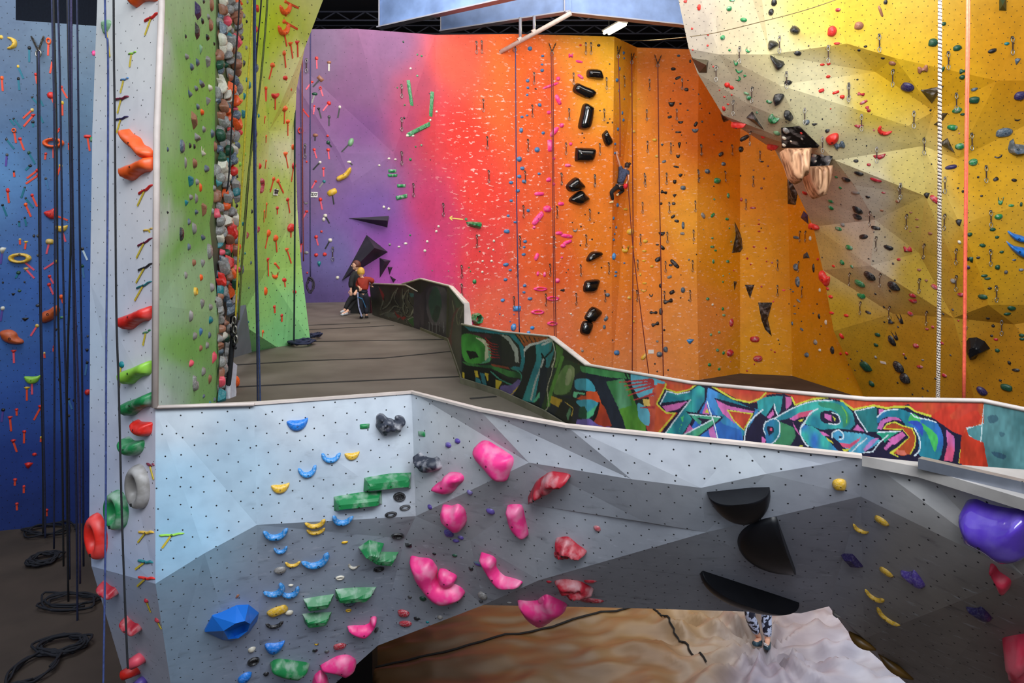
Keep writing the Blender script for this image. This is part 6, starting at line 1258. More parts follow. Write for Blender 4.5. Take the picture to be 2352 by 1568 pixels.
for i, d in enumerate(POOL[:NBIG]):
    me, pk = proto_mesh(d['k'], i % 3 if d['k'] == 'b' else 0); o = bpy.data.objects.new('climbing_hold', me); link(o); o.matrix_world = place(d, o)
    o.material_slots[0].link = 'OBJECT'; o.material_slots[0].material = hmat(d['c'])
    o['group'] = '%s holds on the %s' % (PAL[d['c']][1], d['wall']) if d['wall'] != 'packed strip' else 'holds of the packed colourful strip'
    if max(d['w'], d['h']) > 13: add_bolt(o, pk, (.6, .6*d['w']/d['h'], .5))
    big = d['w']*d['h']; k = d['k']
    AUTO.append((o, 'climbing hold', d['px'], d['py'], '%s%s %s hold' % ('large ' if big > 1200 else 'small ' if big < 190 else '', PAL[d['c']][1], KW[k]), d['wall']))
VV, FF, MI, cmi = [], [], [], {}
for i, d in enumerate(POOL[NBIG:]):
    V, Fc = proto(d['k'] if d['k'] != 'ring' else 'r', i % 3 if d['k'] == 'b' else 0, True); M = place(d, None); o = len(VV); VV += [M @ v for v in V]; FF += [tuple(j+o for j in f) for f in Fc]
    MI += [cmi.setdefault(d['c'], len(cmi))]*len(Fc)
sm_ = mesh_obj('small_footholds', VV, FF, None, smooth=True)
for c in cmi: sm_.data.materials.append(hmat(c))
sm_.data.polygons.foreach_set('material_index', MI); tag(sm_, 'hundreds of small screw-on footholds scattered over all the coloured walls', 'foothold', kind='stuff')

# ------------------------------------------------------------------ tape strips under holds
TPK = set()
for px, py, hh, tx, ty, c, hc, wd in TAPES:
    L = math.hypot(tx-px, ty-py)
    if L < 4: continue
    f0 = min(.8, hh*.35/L); a = cast(px+(tx-px)*f0, py+(ty-py)*f0); b = cast(tx, min(ty, 1566))
    if not a or not b or a[3] != b[3]: b = None
    if a is None: continue
    n = a[1]; A_ = a[0]+n*.004; B_ = (b[0]+b[1]*.004) if b else A_+(P(tx, ty, A_.y)-P(px+(tx-px)*f0, py+(ty-py)*f0, A_.y))
    d_ = (B_-A_); 
    if d_.length < .01: continue
    s_ = d_.normalized().cross(n)*(.016 if wd not in ('white column', 'boulder wall') else .0065)
    if wd == 'rainbow wall': s_ *= 1.25
    V = [A_-s_, A_+s_, B_+s_, B_-s_]; V += [v+n*.004 for v in V]; V = [v-A_ for v in V]
    o = mesh_obj('tape_strip', V, [(4,5,6,7),(0,1,5,4),(1,2,6,5),(2,3,7,6),(3,0,4,7)], simple('tape_'+PAL[c][1].replace(' ', '_').replace('-', '_'), PAL[c][0], .6, noise=.08)); o.location = A_
    o['group'] = 'tape strips on the '+wd
    AUTO.append((o, 'tape', (px+tx)/2, (py+ty)/2, '%s tape strip under a %s hold' % (PAL[c][1], PAL[hc][1]), wd))
# ================================================================== QUICKDRAWS
QD = {C1: '903 760|903 1045|903 1335|90 540|78 1270|1545 390|1590 385|1603 885|1637 1205|1650 1495', C2: '1003 115|1260 285|1548 555|1418 815|1418 975|315 660',
 D1: '397 655|380 935|343 1230|318 1500|735 660|697 965|670 1260|630 1520|1018 700|998 970|960 1265|840 400|885 400|1167 685|1388 715|1363 975|1370 1245|1345 1520|1667 710|1620 970|1570 1260|1533 1520|1828 1270|1803 1490|918 1540',
 D2: '530 20|770 30|1135 40|1288 20|1515 10|255 255|497 260|733 280|1115 230|1307 230|1495 220|230 475|478 475|707 465|1100 460|1293 445|1482 430|212 680|447 675|668 680|870 665|1080 645|1280 655|1475 650|187 910|417 890|635 885|843 865|1073 865|1272 870|1457 865',
 E2: '522 110|740 530|740 705|900 330|938 330|915 715|890 540', E1: '873 325|927 610|555 410|368 560|657 730|1262 400|1075 900|1218 1130|507 835|1425 700|240 1190|490 1190|715 1240|647 1080|435 1400|662 1440',
 F1: '310 310|428 590|588 925|667 1140|860 450|926 780|1048 1100|1165 1360|838 1450|170 950|65 715|292 1210|483 1500|1372 330', F2: '415 20|210 195|465 215|587 420|252 370|282 625|345 850|552 660|603 885|728 215|808 455|808 640|1040 190|1037 460|1077 710|1120 945|872 910|143 820|70 620'}
steel = simple('carabiner_steel', (150, 146, 140), .3, metal=.9); slingm = simple('sling_brown', (54, 34, 26), .8); chainm = simple('chain_dark', (70, 64, 58), .4, metal=.6)
def loop_pts(cx, cz, w, h, y, n=12): return [Vector((cx+w/2*math.cos(a*math.tau/n)*(1 if math.sin(a*math.tau/n) > 0 else .8), y, cz+h/2*math.sin(a*math.tau/n))) for a in range(n+1)]
def md(name, data, mat, smooth=True):
    me = bpy.data.meshes.new(name); me.from_pydata([tuple(v) for v in data[0]], [], data[1]); me.materials.append(mat)
    me.polygons.foreach_set('use_smooth', [smooth]*len(me.polygons)); return me
QM = [('hanger', md('hanger', box_data((0, -.015, 0), (.05, .03, .06)), chainm, False)), ('carabiner', md('carabiner', tube_data(loop_pts(0, -.06, .065, .11, -.045), .009, 5, False), steel)),
      ('sling', md('sling', box_data((0, -.045, -.20), (.026, .008, .19)), slingm, False)), ('carabiner', md('carabiner', tube_data(loop_pts(0, -.34, .075, .12, -.045), .010, 5, False), steel))]
for crop, txt in QD.items():
    for e in txt.split('|'):
        x, y = map(float, e.split()); px, py = crop[0]+x/crop[2], crop[1]+y/crop[2]; h = cast(px, py-8)
        if h is None: continue
        sc_ = 1.0 if h[3] == 'rainbow wall' else .95
        e_ = empty('quickdraw', h[0]); n = h[1].copy(); n.z = min(0, n.z)*0; 
        if n.length > .05: e_.rotation_euler = (0, 0, math.atan2(n.y, n.x)+math.pi/2)
        e_.scale = (sc_,)*3
        for nm, me in QM: link(bpy.data.objects.new(nm, me), e_)
        e_['group'] = 'quickdraws on the '+h[3]; AUTO.append((e_, 'quickdraw', px, py, 'hanging quickdraw', h[3]))
# chain anchors (V of two chains)
for px, py, w_, hh, lb in ((88, 85, 28, 32, 'V-shaped chain anchor high on the blue wall above a pair of dark ropes'), (1268, 99, 16, 20, 'V-shaped chain anchor above the doubled rope, on the orange wall'), (1511, 127, 15, 20, 'V-shaped chain anchor above the rope right of the corner'),
      (1183, 97, 8, 14, 'V-shaped chain anchor above the leftmost rope on the orange wall'), (1420, 106, 8, 20, 'V-shaped chain anchor beside the prow on the rainbow wall'), (1451, 122, 7, 18, 'V-shaped chain anchor in the inner corner of the rainbow wall')):
    a, b = cast(px-w_/2, py), cast(px+w_/2, py)
    if not a or not b: continue
    m = P(px, py+hh, (a[0].y+b[0].y)/2-.12); e = empty('chain_anchor', m)
    for q in (a, b):
        s = q[0]+q[1]*.04; N_l = 7; parts = []
        for i in range(N_l):
            c0 = s.lerp(m, (i+.5)/N_l); L = (m-s).length/N_l*.62; d_ = (m-s).normalized(); sd = d_.cross(Vector((0,1,0))).normalized() if i % 2 else d_.cross(d_.cross(Vector((0,1,0)))).normalized()
            parts.append(tube_data([c0+d_*L*math.cos(t*math.tau/8)+sd*L*.42*math.sin(t*math.tau/8) for t in range(9)], .011, 4, False))
        V, Fc = join(parts); rel(mesh_obj('chain', V, Fc, chainm), e)
    V, Fc = tube_data([m+Vector((.05*math.cos(t*math.tau/10), 0, .07*math.sin(t*math.tau/10)-.05)) for t in range(11)], .013, 5, False); rel(mesh_obj('carabiner', V, Fc, steel, smooth=True), e)
    tag(e, lb, 'anchor', 'chain anchors')
# ================================================================== ROPES
navy = simple('rope_navy', (28, 34, 66), .8, noise=.3, nscale=40); blkr = simple('rope_black', (18, 18, 24), .8, noise=.3, nscale=40); bluer = simple('rope_blue', (52, 66, 116), .8, noise=.3, nscale=40)
yelr = simple('rope_yellow', (190, 168, 40), .8, noise=.25, nscale=40); oli = simple('rope_olive', (84, 92, 34), .8, noise=.3, nscale=40); orr = simple('rope_coral', (240, 96, 70), .8, noise=.2, nscale=40); mar = simple('rope_maroon', (110, 40, 34), .8, noise=.3, nscale=40); vio = simple('rope_dusky', (60, 52, 92), .8, noise=.3, nscale=40)
def rope(pts, d, r, m, label, group=None, top=True, name='climbing_rope'):
    q = [P(x, y, d if not isinstance(d, (list, tuple)) else d[i]) for i, (x, y) in enumerate(pts)]
    if top: q = [Vector((q[0].x, q[0].y, 11.2 if q[0].y > 13 else max(q[0].z+.05, 5.6)))]+q
    q = catmull([tuple(v) for v in q], 5, False); V, Fc = tube_data(q, r, 6); c = Vector(q[-1]); V = [v-c for v in V]
    o = mesh_obj(name, V, Fc, m, smooth=True); o.location = c; tag(o, label, 'rope', group); return o
gL = 'dark ropes hanging before the blue wall'
rope([(86,118),(88,300),(90,520),(94,800),(99,1100),(99,1225)], 12.2, .016, blkr, 'black rope dropping from the chain anchor on the blue wall, left strand', gL, top=False)
rope([(89,118),(92,400),(94,700),(99,950),(103,1150),(104,1235)], 12.1, .016, navy, 'navy rope dropping from the chain anchor on the blue wall, right strand', gL, top=False)
for i, (pts, d, m, lb) in enumerate(((((119,0),(124,250),(126,520),(125,900),(124,1260)), 11.6, navy, 'navy rope just right of the orange ring on the blue wall, nearest the chain anchor'), (((123,0),(130,300),(133,700),(142,1000),(146,1300)), 11.0, blkr, 'black rope crossing the orange ring on the blue wall'),
   (((133,0),(138,200),(143,520),(149,800),(157,1060),(160,1330)), 10.6, navy, 'navy rope leaning right down the middle of the blue wall'), (((155,0),(159,250),(163,520),(156,800),(153,1000),(157,1380)), 10.2, blkr, 'black rope bowing left in the tight rope bundle'),
   (((158,0),(162,300),(167,560),(172,900),(176,1200),(178,1440)), 9.7, navy, 'thick navy rope in the tight rope bundle'), (((164,0),(165,300),(170,620),(181,950),(184,1340)), 10.4, vio, 'dusky rope leaning right out of the rope bundle'),
   (((177,0),(180,250),(183,520),(189,900),(192,1300)), 10.8, navy, 'navy rope nearest the white column, on the blue side')), 0): rope(pts, d, .014, m, lb, gL)
rope([(241,0),(248,120),(247,500),(244,800),(243,1150),(240,1400),(236,1640)], 4.35, .006, bluer, 'blue rope hanging in front of the white column, left of the black one', 'ropes before the white column')
rope([(261,0),(264,300),(267,700),(273,900),(279,1150),(285,1330),(292,1500),(294,1535)], 4.3, .0062, blkr, 'black rope hanging in front of the white column over the green ring', 'ropes before the white column')
gM = 'ropes hanging before the lime wall'
rope([(583,0),(583,300),(585,520),(590,760),(592,935)], 7.7, .010, navy, 'navy rope before the lime wall, left of the doubled pair', gM)
rope([(586,0),(587,300),(588,520),(594,760),(598,935)], 7.6, .010, simple('rope_steel_blue', (44,58,96), .8, noise=.3, nscale=40), 'steel-blue rope before the lime wall, right of the doubled pair', gM)
rope([(580,0),(569,200),(552,490),(546,610),(541,735)], 8.3, .011, yelr, 'yellow rope slanting down to the hanging knot', gM)
rope([(614,0),(598,190),(583,300),(568,430),(556,600),(548,735)], 8.35, .012, oli, 'olive rope slanting down to the hanging knot', gM)
rope([(600,0),(590,115),(577,330),(563,520),(546,740)], 8.5, .009, blkr, 'thin black rope slanting behind the olive one', gM)
rope([(550,0),(538,180),(526,400),(520,440)], 8.2, .009, blkr, 'short black rope edging the packed strip of holds', gM)
rope([(541,735),(535,775),(528,850),(519,930)], 8.3, .03, blkr, 'thick black tail hanging from the knot behind the boulder wall', gM, top=False)
rope([(679,0),(677,300),(677,520),(676,700),(675,782)], 11.9, .016, simple('rope_dark_green', (26,50,44), .8), 'dark green rope at the free edge of the lime wall', gM)
gR = 'ropes on the rainbow wall'
rope([(690,165),(692,400),(692,560)], 19.6, .018, vio, 'dusky rope on the purple wall, left of two', gR); rope([(694,140),(695,400),(697,600)], 19.6, .018, mar, 'maroon rope on the purple wall behind the lime edge', gR)
rope([(713,110),(712,400),(713,640)], 19.7, .02, vio, 'dusky rope ending in a wrapped bundle on the purple wall', gR)
rope([(1184,112),(1186,400),(1189,600),(1193,765)], 22.3, .022, vio, 'dusky rope on the orange wall, leftmost beyond the parapet', gR, top=False)
rope([(1266,120),(1269,400),(1272,700),(1275,850)], [23.0]*4, .018, mar, 'maroon rope left strand of the doubled rope', gR, top=False); rope([(1270,120),(1272,400),(1276,700),(1279,850)], [23.0]*4, .018, mar, 'maroon rope right strand of the doubled rope', gR, top=False)
rope([(1420,128),(1424,250),(1424,360)], 23.8, .018, mar, 'maroon rope along the prow down to the climber', gR, top=False)
rope([(1451,140),(1453,400),(1454,560),(1452,870)], 25.0, .02, mar, 'maroon rope right of the climber, vertical', gR, top=False); rope([(1441,400),(1453,560),(1470,700),(1491,866)], 25.0, .018, mar, 'maroon rope slanting right from the climber to the floor', gR, top=False)
rope([(1511,148),(1514,400),(1519,650),(1524,878)], 25.6, .02, mar, 'maroon rope among the dark holds, rightmost on the orange wall', gR, top=False)
rope([(2222,0),(2218,400),(2213,925)], 7.2, .013, orr, 'coral rope at far right, left strand', 'ropes at far right'); rope([(2226,0),(2221,400),(2215,925)], 7.3, .011, orr, 'coral rope at far right, right strand', 'ropes at far right')
# braided thick rope
q = [P(2159,0,6.9), P(2158,400,6.9), P(2157,700,6.9), P(2154,935,6.9)]; q = [Vector((q[0].x, q[0].y, 5.6))]+q; q = [Vector(v) for v in catmull([tuple(v) for v in q], 40, False)]
e = empty('braided_rope', q[-1])
for s, m in ((0, simple('rope_cream', (226,214,200), .8)), (1, simple('rope_umber', (58,44,40), .8)), (2, simple('rope_beige', (196,176,160), .8))):
    V, Fc = tube_data([v+Vector((.010*math.cos(i*1.15+s*2.09), .010*math.sin(i*1.15+s*2.09), 0)) for i, v in enumerate([q[j//6].lerp(q[min(j//6+1, len(q)-1)], (j % 6)/6) for j in range((len(q)-1)*6)])], .0105, 5); rel(mesh_obj('strand', V, Fc, m, smooth=True), e)
tag(e, 'thick braided cream and umber rope hanging before the yellow wall', 'rope', 'ropes at far right')
# knot + carabiners where ropes meet
e = empty('rope_knot', P(536,775,8.3)); rr_ = random.Random(4)
V, Fc = tube_data(catmull([tuple(P(536+rr_.uniform(-7,7), 755+i*4+rr_.uniform(-4,4), 8.25+rr_.uniform(-.05,.05))) for i in range(12)], 4, False), .018, 6); rel(mesh_obj('knot', V, Fc, blkr, smooth=True), e)
for dy in (-40, -18, 4): V, Fc = tube_data([P(541+dy*.08+4*math.cos(t*math.tau/10), 775+dy+9*math.sin(t*math.tau/10), 8.22) for t in range(11)], .011, 5, False); rel(mesh_obj('carabiner', V, Fc, steel, smooth=True), e)
tag(e, 'black knot with steel carabiners gathering the slanting ropes', 'knot')
# rope bundle and floor coils
def coil(label, c, w, h, turns, m, r, seed, group, up=False, tail=None):
    rr = random.Random(seed); pts = []; N_ = turns*10
    for i in range(N_):
        t = i/N_; a = i*math.tau/10; k = rr.uniform(.75, 1.1)*(1-.35*abs(math.sin(t*9)))
        if up: pts.append(c+Vector((w*math.cos(a)*k, rr.uniform(-.03, .03), h*math.sin(a)*k)))
        else: pts.append(c+Vector((w*math.cos(a)*k, h*math.sin(a)*k, r+.02+.06*rr.random())))
    if tail: pts += tail
    V, Fc = tube_data(catmull([tuple(p) for p in pts], 3, False), r, 5); o = mesh_obj('rope_coil', [v-c for v in V], Fc, m, smooth=True); o.location = c; tag(o, label, 'rope', group)
coil('dark blue rope coil on the grey mats at the foot of the lime wall', Pz(694,793,0), .24, .30, 7, navy, .018, 1, None)
coil('dark rope coil half hidden behind the lime wall edge on the mats', Pz(724,777,0), .12, .2, 5, navy, .018, 2, None)
coil('wrapped dark rope bundle hanging low on the purple wall', P(712,655,19.6), .12, .26, 6, simple('rope_charcoal', (52,44,60), .8), .02, 3, None, up=True)
dkr = simple('rope_night', (16, 17, 28), .8)
for i, (x, y, w, h, t, lb) in enumerate(((112,1222,.5,.35,4,'loose dark rope loop on the floor nearest the blue wall'), (100,1290,.28,.28,9,'tangled dark rope pile on the floor, second from the blue wall'), (160,1390,.55,.3,4,'wide dark rope loop on the dark floor beside the column foot'),
    (140,1490,.40,.3,7,'dark rope tangle in the middle of the dark floor'), (70,1545,.3,.5,3,'sparse dark rope loop at the lower left corner of the photo'))): coil(lb, Pz(x, y, GZ), w, h, t, dkr, .016, 10+i, 'dark ropes lying on the lower floor')
# grey metal slab at the foot of the lime wall and the folded sheet under it
sl = simple('slab_blue_grey', (104,112,124), .45, noise=.15, nscale=3)
V = [P(551,702,9.6), P(566,812,10.6), P(520,826,9.4), P(519,800,9.2)]; W = [v+Vector((.03,.14,0)) for v in V]
o = mesh_obj('lever_panel', V+W, [(0,1,2,3),(4,7,6,5),(0,4,5,1),(1,5,6,2),(2,6,7,3),(3,7,4,0)], sl); tag(o, 'blue-grey triangular metal panel leaning at the foot of the lime wall', 'panel')
V = [P(525,835,8.6), P(534,842,8.6), P(530,885,8.3), P(532,905,8.2), P(528,935,8.0), P(512,935,8.0), P(520,880,8.3)]; W = [v+Vector((.02,.1,0)) for v in V]; n = 7
o = mesh_obj('plastic_sheet', V+W, [tuple(range(n)), tuple(range(2*n-1, n-1, -1))]+[(i, n+i, n+(i+1) % n, (i+1) % n) for i in range(n)], simple('grey_sheet', (150,152,162), .3)); tag(o, 'narrow pale grey sheet hanging beside the packed strip of holds', 'sheet')
# ================================================================== SIGNS
def sign(px, py, w, h, label, lines, only=None, tilt=0):
    hh = cast(px, py); p, n = hh[0], hh[1]; r, u = frame_of(n); k = p.y/F; fac = max(.45, -n.dot((p-Vector((0,0,CZ))).normalized()))
    M = basis(p+n*.012, n, r, u); V, Fc = box_data((0,0,0), (w*k, h*k, .012)); o = mesh_obj('notice', V, Fc, simple('paper_white', (232,226,218), .6, noise=.03)); o.matrix_world = M; tag(o, label, 'sign', None)
    for i, (t, sz, yy) in enumerate(lines):
        cu = bpy.data.curves.new('lettering', 'FONT'); cu.body = t; cu.size = sz*h*k; cu.align_x = 'CENTER'; cu.align_y = 'CENTER'; cu.extrude = .002; cu.offset = .003 if sz > .3 else 0
        cu.materials.append(simple('ink', (30,26,34), .6)); tmp = bpy.data.objects.new('tmp', cu); COL.objects.link(tmp); bpy.context.view_layer.update(); me_ = bpy.data.meshes.new_from_object(tmp.evaluated_get(bpy.context.evaluated_depsgraph_get())); bpy.data.objects.remove(tmp); c = bpy.data.objects.new('lettering', me_); link(c, o); c.location = (0, yy*h*k, .009)
L3 = [('Did you', .40, .26), ('clip in?', .40, -.08), ('... .... ...', .2, -.38)]
sign(547, 443, 17, 17, 'white notice asking about clipping in, beside the packed strip of holds', L3); sign(632, 441, 20, 15, 'white notice asking about clipping in, under two orange taped holds', L3); sign(721, 447, 17, 12, 'white notice asking about clipping in, on the purple wall', L3)
sign(1495, 807, 13, 9, 'small white route card low on the orange wall', []); sign(2029, 832, 16, 6, 'small pale route card low on the yellow wall', [])
# painted arrow of tape
ha = cast(1048, 502); r, u = frame_of(ha[1]); k = ha[0].y/F
V, Fc = join([bar_data(Vector((-17*k, 1.5*k, 0)), Vector((17*k, -1.5*k, 0)), .03, .006), bar_data(Vector((-17*k, 1.5*k, 0)), Vector((-10*k, 6*k, 0)), .03, .006), bar_data(Vector((-17*k, 1.5*k, 0)), Vector((-10*k, -4*k, 0)), .03, .006)])
o = mesh_obj('tape_arrow', V, Fc, simple('tape_pale_yellow', (236,214,110), .6)); o.matrix_world = basis(ha[0]+ha[1]*.006, ha[1], r, u); tag(o, 'pale yellow tape arrow pointing left on the red wall', 'tape')

for i, (a, b, c, w_) in enumerate(((1950,1450,(2012,1492),'upper'), (2018,1500,(2098,1560),'lower'))):
    A_, B_ = P(a, b, 4.72), P(c[0], c[1], 4.6); n_ = 9; V, Fc = tube_data([A_.lerp(B_, t/(n_-1))+Vector((-.012, 0, -.012))*math.sin(math.pi*t/(n_-1)) for t in range(n_)], [.006+.03*math.sin(math.pi*t/(n_-1)) for t in range(n_)], 10)
    c0 = (A_+B_)/2; o = mesh_obj('climbing_hold', [v-c0 for v in V], Fc, simple('hold_dark_ochre', (92,64,14), .4, noise=.5, nscale=8), smooth=True); o.location = c0; tag(o, '%s dark ochre hold clinging under the lower right edge of the boulder wall' % w_, 'climbing hold', None)
# ================================================================== PEOPLE (skinned skeletons)
def skin(name, nodes, chains, mat, parent, origin, sub=2, root=None):
    idx = {}; V = []; E = []; R = []
    for ch in chains:
        for k in ch:
            if k not in idx: idx[k] = len(V); V.append(Vector(nodes[k][0])-origin); R.append(nodes[k][1])
        for a, b in zip(ch, ch[1:]):
            if (idx[a], idx[b]) not in E: E.append((idx[a], idx[b]))
    me = bpy.data.meshes.new(name); me.from_pydata([tuple(v) for v in V], E, []); o = bpy.data.objects.new(name, me); link(o, parent); me.materials.append(mat)
    o.modifiers.new('skin', 'SKIN').use_smooth_shade = True
    for i, r in enumerate(R): me.skin_vertices[0].data[i].radius = (r, r) if not isinstance(r, tuple) else r
    seen = set()
    for ch in chains:
        if not any(k in seen for k in ch): me.skin_vertices[0].data[idx[(root if root in ch else None) or ch[0]]].use_root = True
        seen |= set(ch)
    s = o.modifiers.new('sub', 'SUBSURF'); s.levels = s.render_levels = sub
    return o
skin_m = simple('skin', (226, 172, 144), .55, noise=.06); eye_m = simple('eye_dark', (30, 22, 20), .2)
def head(parent, origin, c, r, look, hairm, hair='short', lean=Vector((0, 0, 1)), nape=False):
    """head with eyes, nose, mouth, ears and a hair cap; `look` = facing direction"""
    f = look.normalized(); s = f.cross(Vector((0, 0, 1))).normalized(); u = s.cross(f).normalized(); L = []
    def ell(name, ctr, rad, m, par, n=12, hairc=False):
        V, Fc = [], []
        for i in range(n+1):
            th = math.pi*i/n
            for j in range(n*2):
                ph = math.pi*j/n; q = Vector((math.sin(th)*math.cos(ph), math.sin(th)*math.sin(ph), math.cos(th)))
                if hairc:
                    front = q.x
                    k = 1 if (front < .25 or q.z > .45) and q.z > -.55+(.9 if front > .1 else 0) else .86
                else: k = 1
                V.append(ctr+(s*q.y*rad[1]+f*q.x*rad[0]+u*q.z*rad[2])*k-origin)
        for i in range(n):
            for j in range(n*2): a = i*n*2+j; b = i*n*2+(j+1) % (n*2); Fc.append((a, a+n*2, b+n*2, b))
        return mesh_obj(name, V, Fc, m, par, smooth=True)
    hd = ell('head', c, (r*1.02, r*.84, r*1.18), skin_m, parent)
    for sg in (-1, 1):
        ell('eye', c+f*r*.93+s*sg*r*.34+u*r*.12, (r*.1, r*.13, r*.09), eye_m, hd, 6); ell('ear', c+s*sg*r*.86-u*r*.02, (r*.2, r*.09, r*.27), skin_m, hd, 6)
    ell('nose', c+f*r*1.06-u*r*.1, (r*.2, r*.14, r*.22), skin_m, hd, 6); ell('mouth', c+f*r*.96-u*r*.48, (r*.07, r*.24, r*.06), simple('lips', (180,96,90), .5), hd, 6)
    ell('chin', c+f*r*.45-u*r*.78, (r*.45, r*.5, r*.4), skin_m, hd, 8)
    h = ell('hair', c-f*r*.06+u*r*.1, (r*1.13, r*.97, r*1.22), hairm, parent, 14, True)
    return hd, h, (f, s, u)
def hand(nodes, chains, key, wrist, direction, palm_n, sz, side=1):
    """palm + five fingers of unequal length, slightly curled, thumb from the side of the palm"""
    d = direction.normalized(); n = (palm_n-d*palm_n.dot(d)).normalized(); s = d.cross(n)*side
    nodes[key+'pm'] = (wrist+d*sz*.42, (sz*.2, sz*.11)); ch = [[key+'w', key+'pm']]
    for i, (off, L) in enumerate(((-.30, .44), (-.10, .52), (.10, .48), (.28, .38))):
        a = wrist+d*sz*.62+s*off*sz*.62
        nodes[f'{key}f{i}a'] = (a, sz*.065); nodes[f'{key}f{i}b'] = (a+d*sz*L*.5+n*sz*.04, sz*.055); nodes[f'{key}f{i}c'] = (a+d*sz*L*.85+n*sz*.16, sz*.045); ch.append([key+'pm', f'{key}f{i}a', f'{key}f{i}b', f'{key}f{i}c'])
    a = wrist+d*sz*.22-s*sz*.22; nodes[key+'ta'] = (a, sz*.07); nodes[key+'tb'] = (a+d*sz*.24-s*sz*.16+n*sz*.06, sz*.06); nodes[key+'tc'] = (a+d*sz*.42-s*sz*.17+n*sz*.12, sz*.05); ch.append([key+'pm', key+'ta', key+'tb', key+'tc'])
    nodes[key+'w'] = (wrist, sz*.15); chains += ch
def figure(label, J, look, hairm, clothes, k=1.0, hr=.105, group=None, skinlegs=True, hair='short'):
    """J: world joints. body is one continuous skin surface, clothes are slightly larger shells on the same joints"""
    org = Vector((J['hip'].x, J['hip'].y, min(J['anL'].z, J['anR'].z)-.07*k)); root = empty('person', org); N_ = {}; C_ = []
    def nd(a, p, r): N_[a] = (p, r)
    hipw = J['hip']; nd('hip', hipw, .125*k); nd('waist', hipw.lerp(J['chest'], .5), .11*k); nd('chest', J['chest'], .135*k); nd('neck', J['neck'], .05*k); nd('skull', J['head']-(J['head']-J['neck'])*.25, .055*k)
    C_ += [['hip', 'waist', 'chest', 'neck', 'skull']]
    for s in 'LR':
        nd('sh'+s, J['sh'+s], .058*k); nd('el'+s, J['el'+s], .04*k); nd('fa'+s, J['el'+s].lerp(J['wr'+s], .35), .039*k); nd('th'+s, J['th'+s], .088*k); nd('tm'+s, J['th'+s].lerp(J['kn'+s], .5), .075*k); nd('kn'+s, J['kn'+s], .055*k); nd('cf'+s, J['kn'+s].lerp(J['an'+s], .32), .056*k); nd('an'+s, J['an'+s], .036*k)
        nd('he'+s, J['an'+s]+Vector((0, 0, -.04*k)), .036*k); nd('to'+s, J['to'+s], .03*k)
        C_ += [['chest', 'sh'+s, 'el'+s, 'fa'+s, 'hw'+s+'w'], ['hip', 'th'+s, 'tm'+s, 'kn'+s, 'cf'+s, 'an'+s, 'to'+s]]
        hand(N_, C_, 'hw'+s, J['wr'+s], J['wr'+s]-J['el'+s] if 'hd'+s not in J else J['hd'+s], J.get('pn'+s, Vector((0, 1, 0))), .17*k, 1 if s == 'L' else -1)
    B_ = {a: (p, (r*.74 if a in ('hip','waist','chest') or a[:2] in ('th','tm','kn','cf','sh') else r) if not isinstance(r, tuple) else r) for a, (p, r) in N_.items()}
    skin('body', B_, C_, skin_m, root, org, 2, 'hip')
    hd, h, fr = head(root, org, J['head'], hr*k, look, hairm)
    for nm, keys, extra, m, sub in clothes:
        nn = {a: (N_[a][0], tuple(x+extra for x in N_[a][1]) if isinstance(N_[a][1], tuple) else N_[a][1]+extra) for ch in keys for a in ch if a in N_}
        for ch in keys:
            for a in ch:
                if a not in nn:      # 'x@.5:y' = point between two joints
                    b, rest = a.split('@'); t, c = rest.split(':'); nn[a] = (N_[b][0].lerp(N_[c][0], float(t)), (N_[b][1]*(1-float(t))+N_[c][1]*float(t))+extra)
        skin(nm, nn, keys, m, root, org, sub, keys[0][0])
    tag(root, label, 'person', group); return root, org, N_
def shoe(root, org, an, to, m, k=1, name='shoe'):
    a, t = Vector(an), Vector(to); d = (t-a); d.z *= .4; 
    nodes = {'a': (a+Vector((0,0,-.01*k)), .050*k), 'h': (a-d*.18+Vector((0,0,-.045*k)), .044*k), 'm': (a.lerp(t, .55)+Vector((0,0,-.03*k)), (.046*k, .040*k)), 't': (t+d*.12, (.045*k, .030*k))}
    return skin(name, nodes, [['m', 'a'], ['m', 'h'], ['m', 't']], m, root, org, 2)
black_c = simple('cloth_black', (22, 21, 24), .85, noise=.3); dark_j = simple('cloth_jersey_red', (150, 40, 22), .8, noise=.25, nscale=8); navy_c = simple('cloth_track_navy', (18, 20, 34), .8); grey_w = simple('stripe_pale', (150, 152, 186), .7)
# --- dark-clothed person leaning on the parapet end, facing left
d0 = 17.35
def Q(px, py, d): return P(px, py, d)
J = dict(head=Q(818,609,d0), neck=Q(820,621,d0+.02), chest=Q(819,640,d0), hip=Q(817,677,d0+.05), shL=Q(812,628,d0-.12), shR=Q(824,629,d0+.16), elL=Q(806,648,d0-.2), elR=Q(826,652,d0+.2), wrL=Q(806,664,d0-.25), wrR=Q(818,668,d0-.1),
  thL=Q(813,679,d0-.1), thR=Q(820,679,d0+.12), knL=Q(802,690,d0-.2), knR=Q(812,692,d0-.05), anL=Q(791,713,d0-.3), anR=Q(797,716,d0-.32), toL=Q(781,717,d0-.32), toR=Q(785,722,d0-.5))
r_, og, N_ = figure('person in black clothes seated against the parapet end, looking left', J, Vector((-1, -.15, 0)), simple('hair_auburn', (92, 44, 30), .6),
   [('black_jacket', [['hip','waist','chest','neck@.2:chest'],['chest','shL','elL','faL','hwLw@.2:faL'],['chest','shR','elR','faR','hwRw@.2:faR']], .03, black_c, 2), ('black_trousers', [['waist','hip'],['hip@.08:thL','thL','tmL','knL','cfL','anL@.15:cfL'],['hip@.08:thR','thR','tmR','knR','cfR','anR@.15:cfR']], .012, black_c, 2)], .92)
wh_sh = simple('shoe_white_black', (190, 190, 194), .5, noise=.4, nscale=30)
for s in 'LR': shoe(r_, og, J['an'+s], J['to'+s], wh_sh, .95)
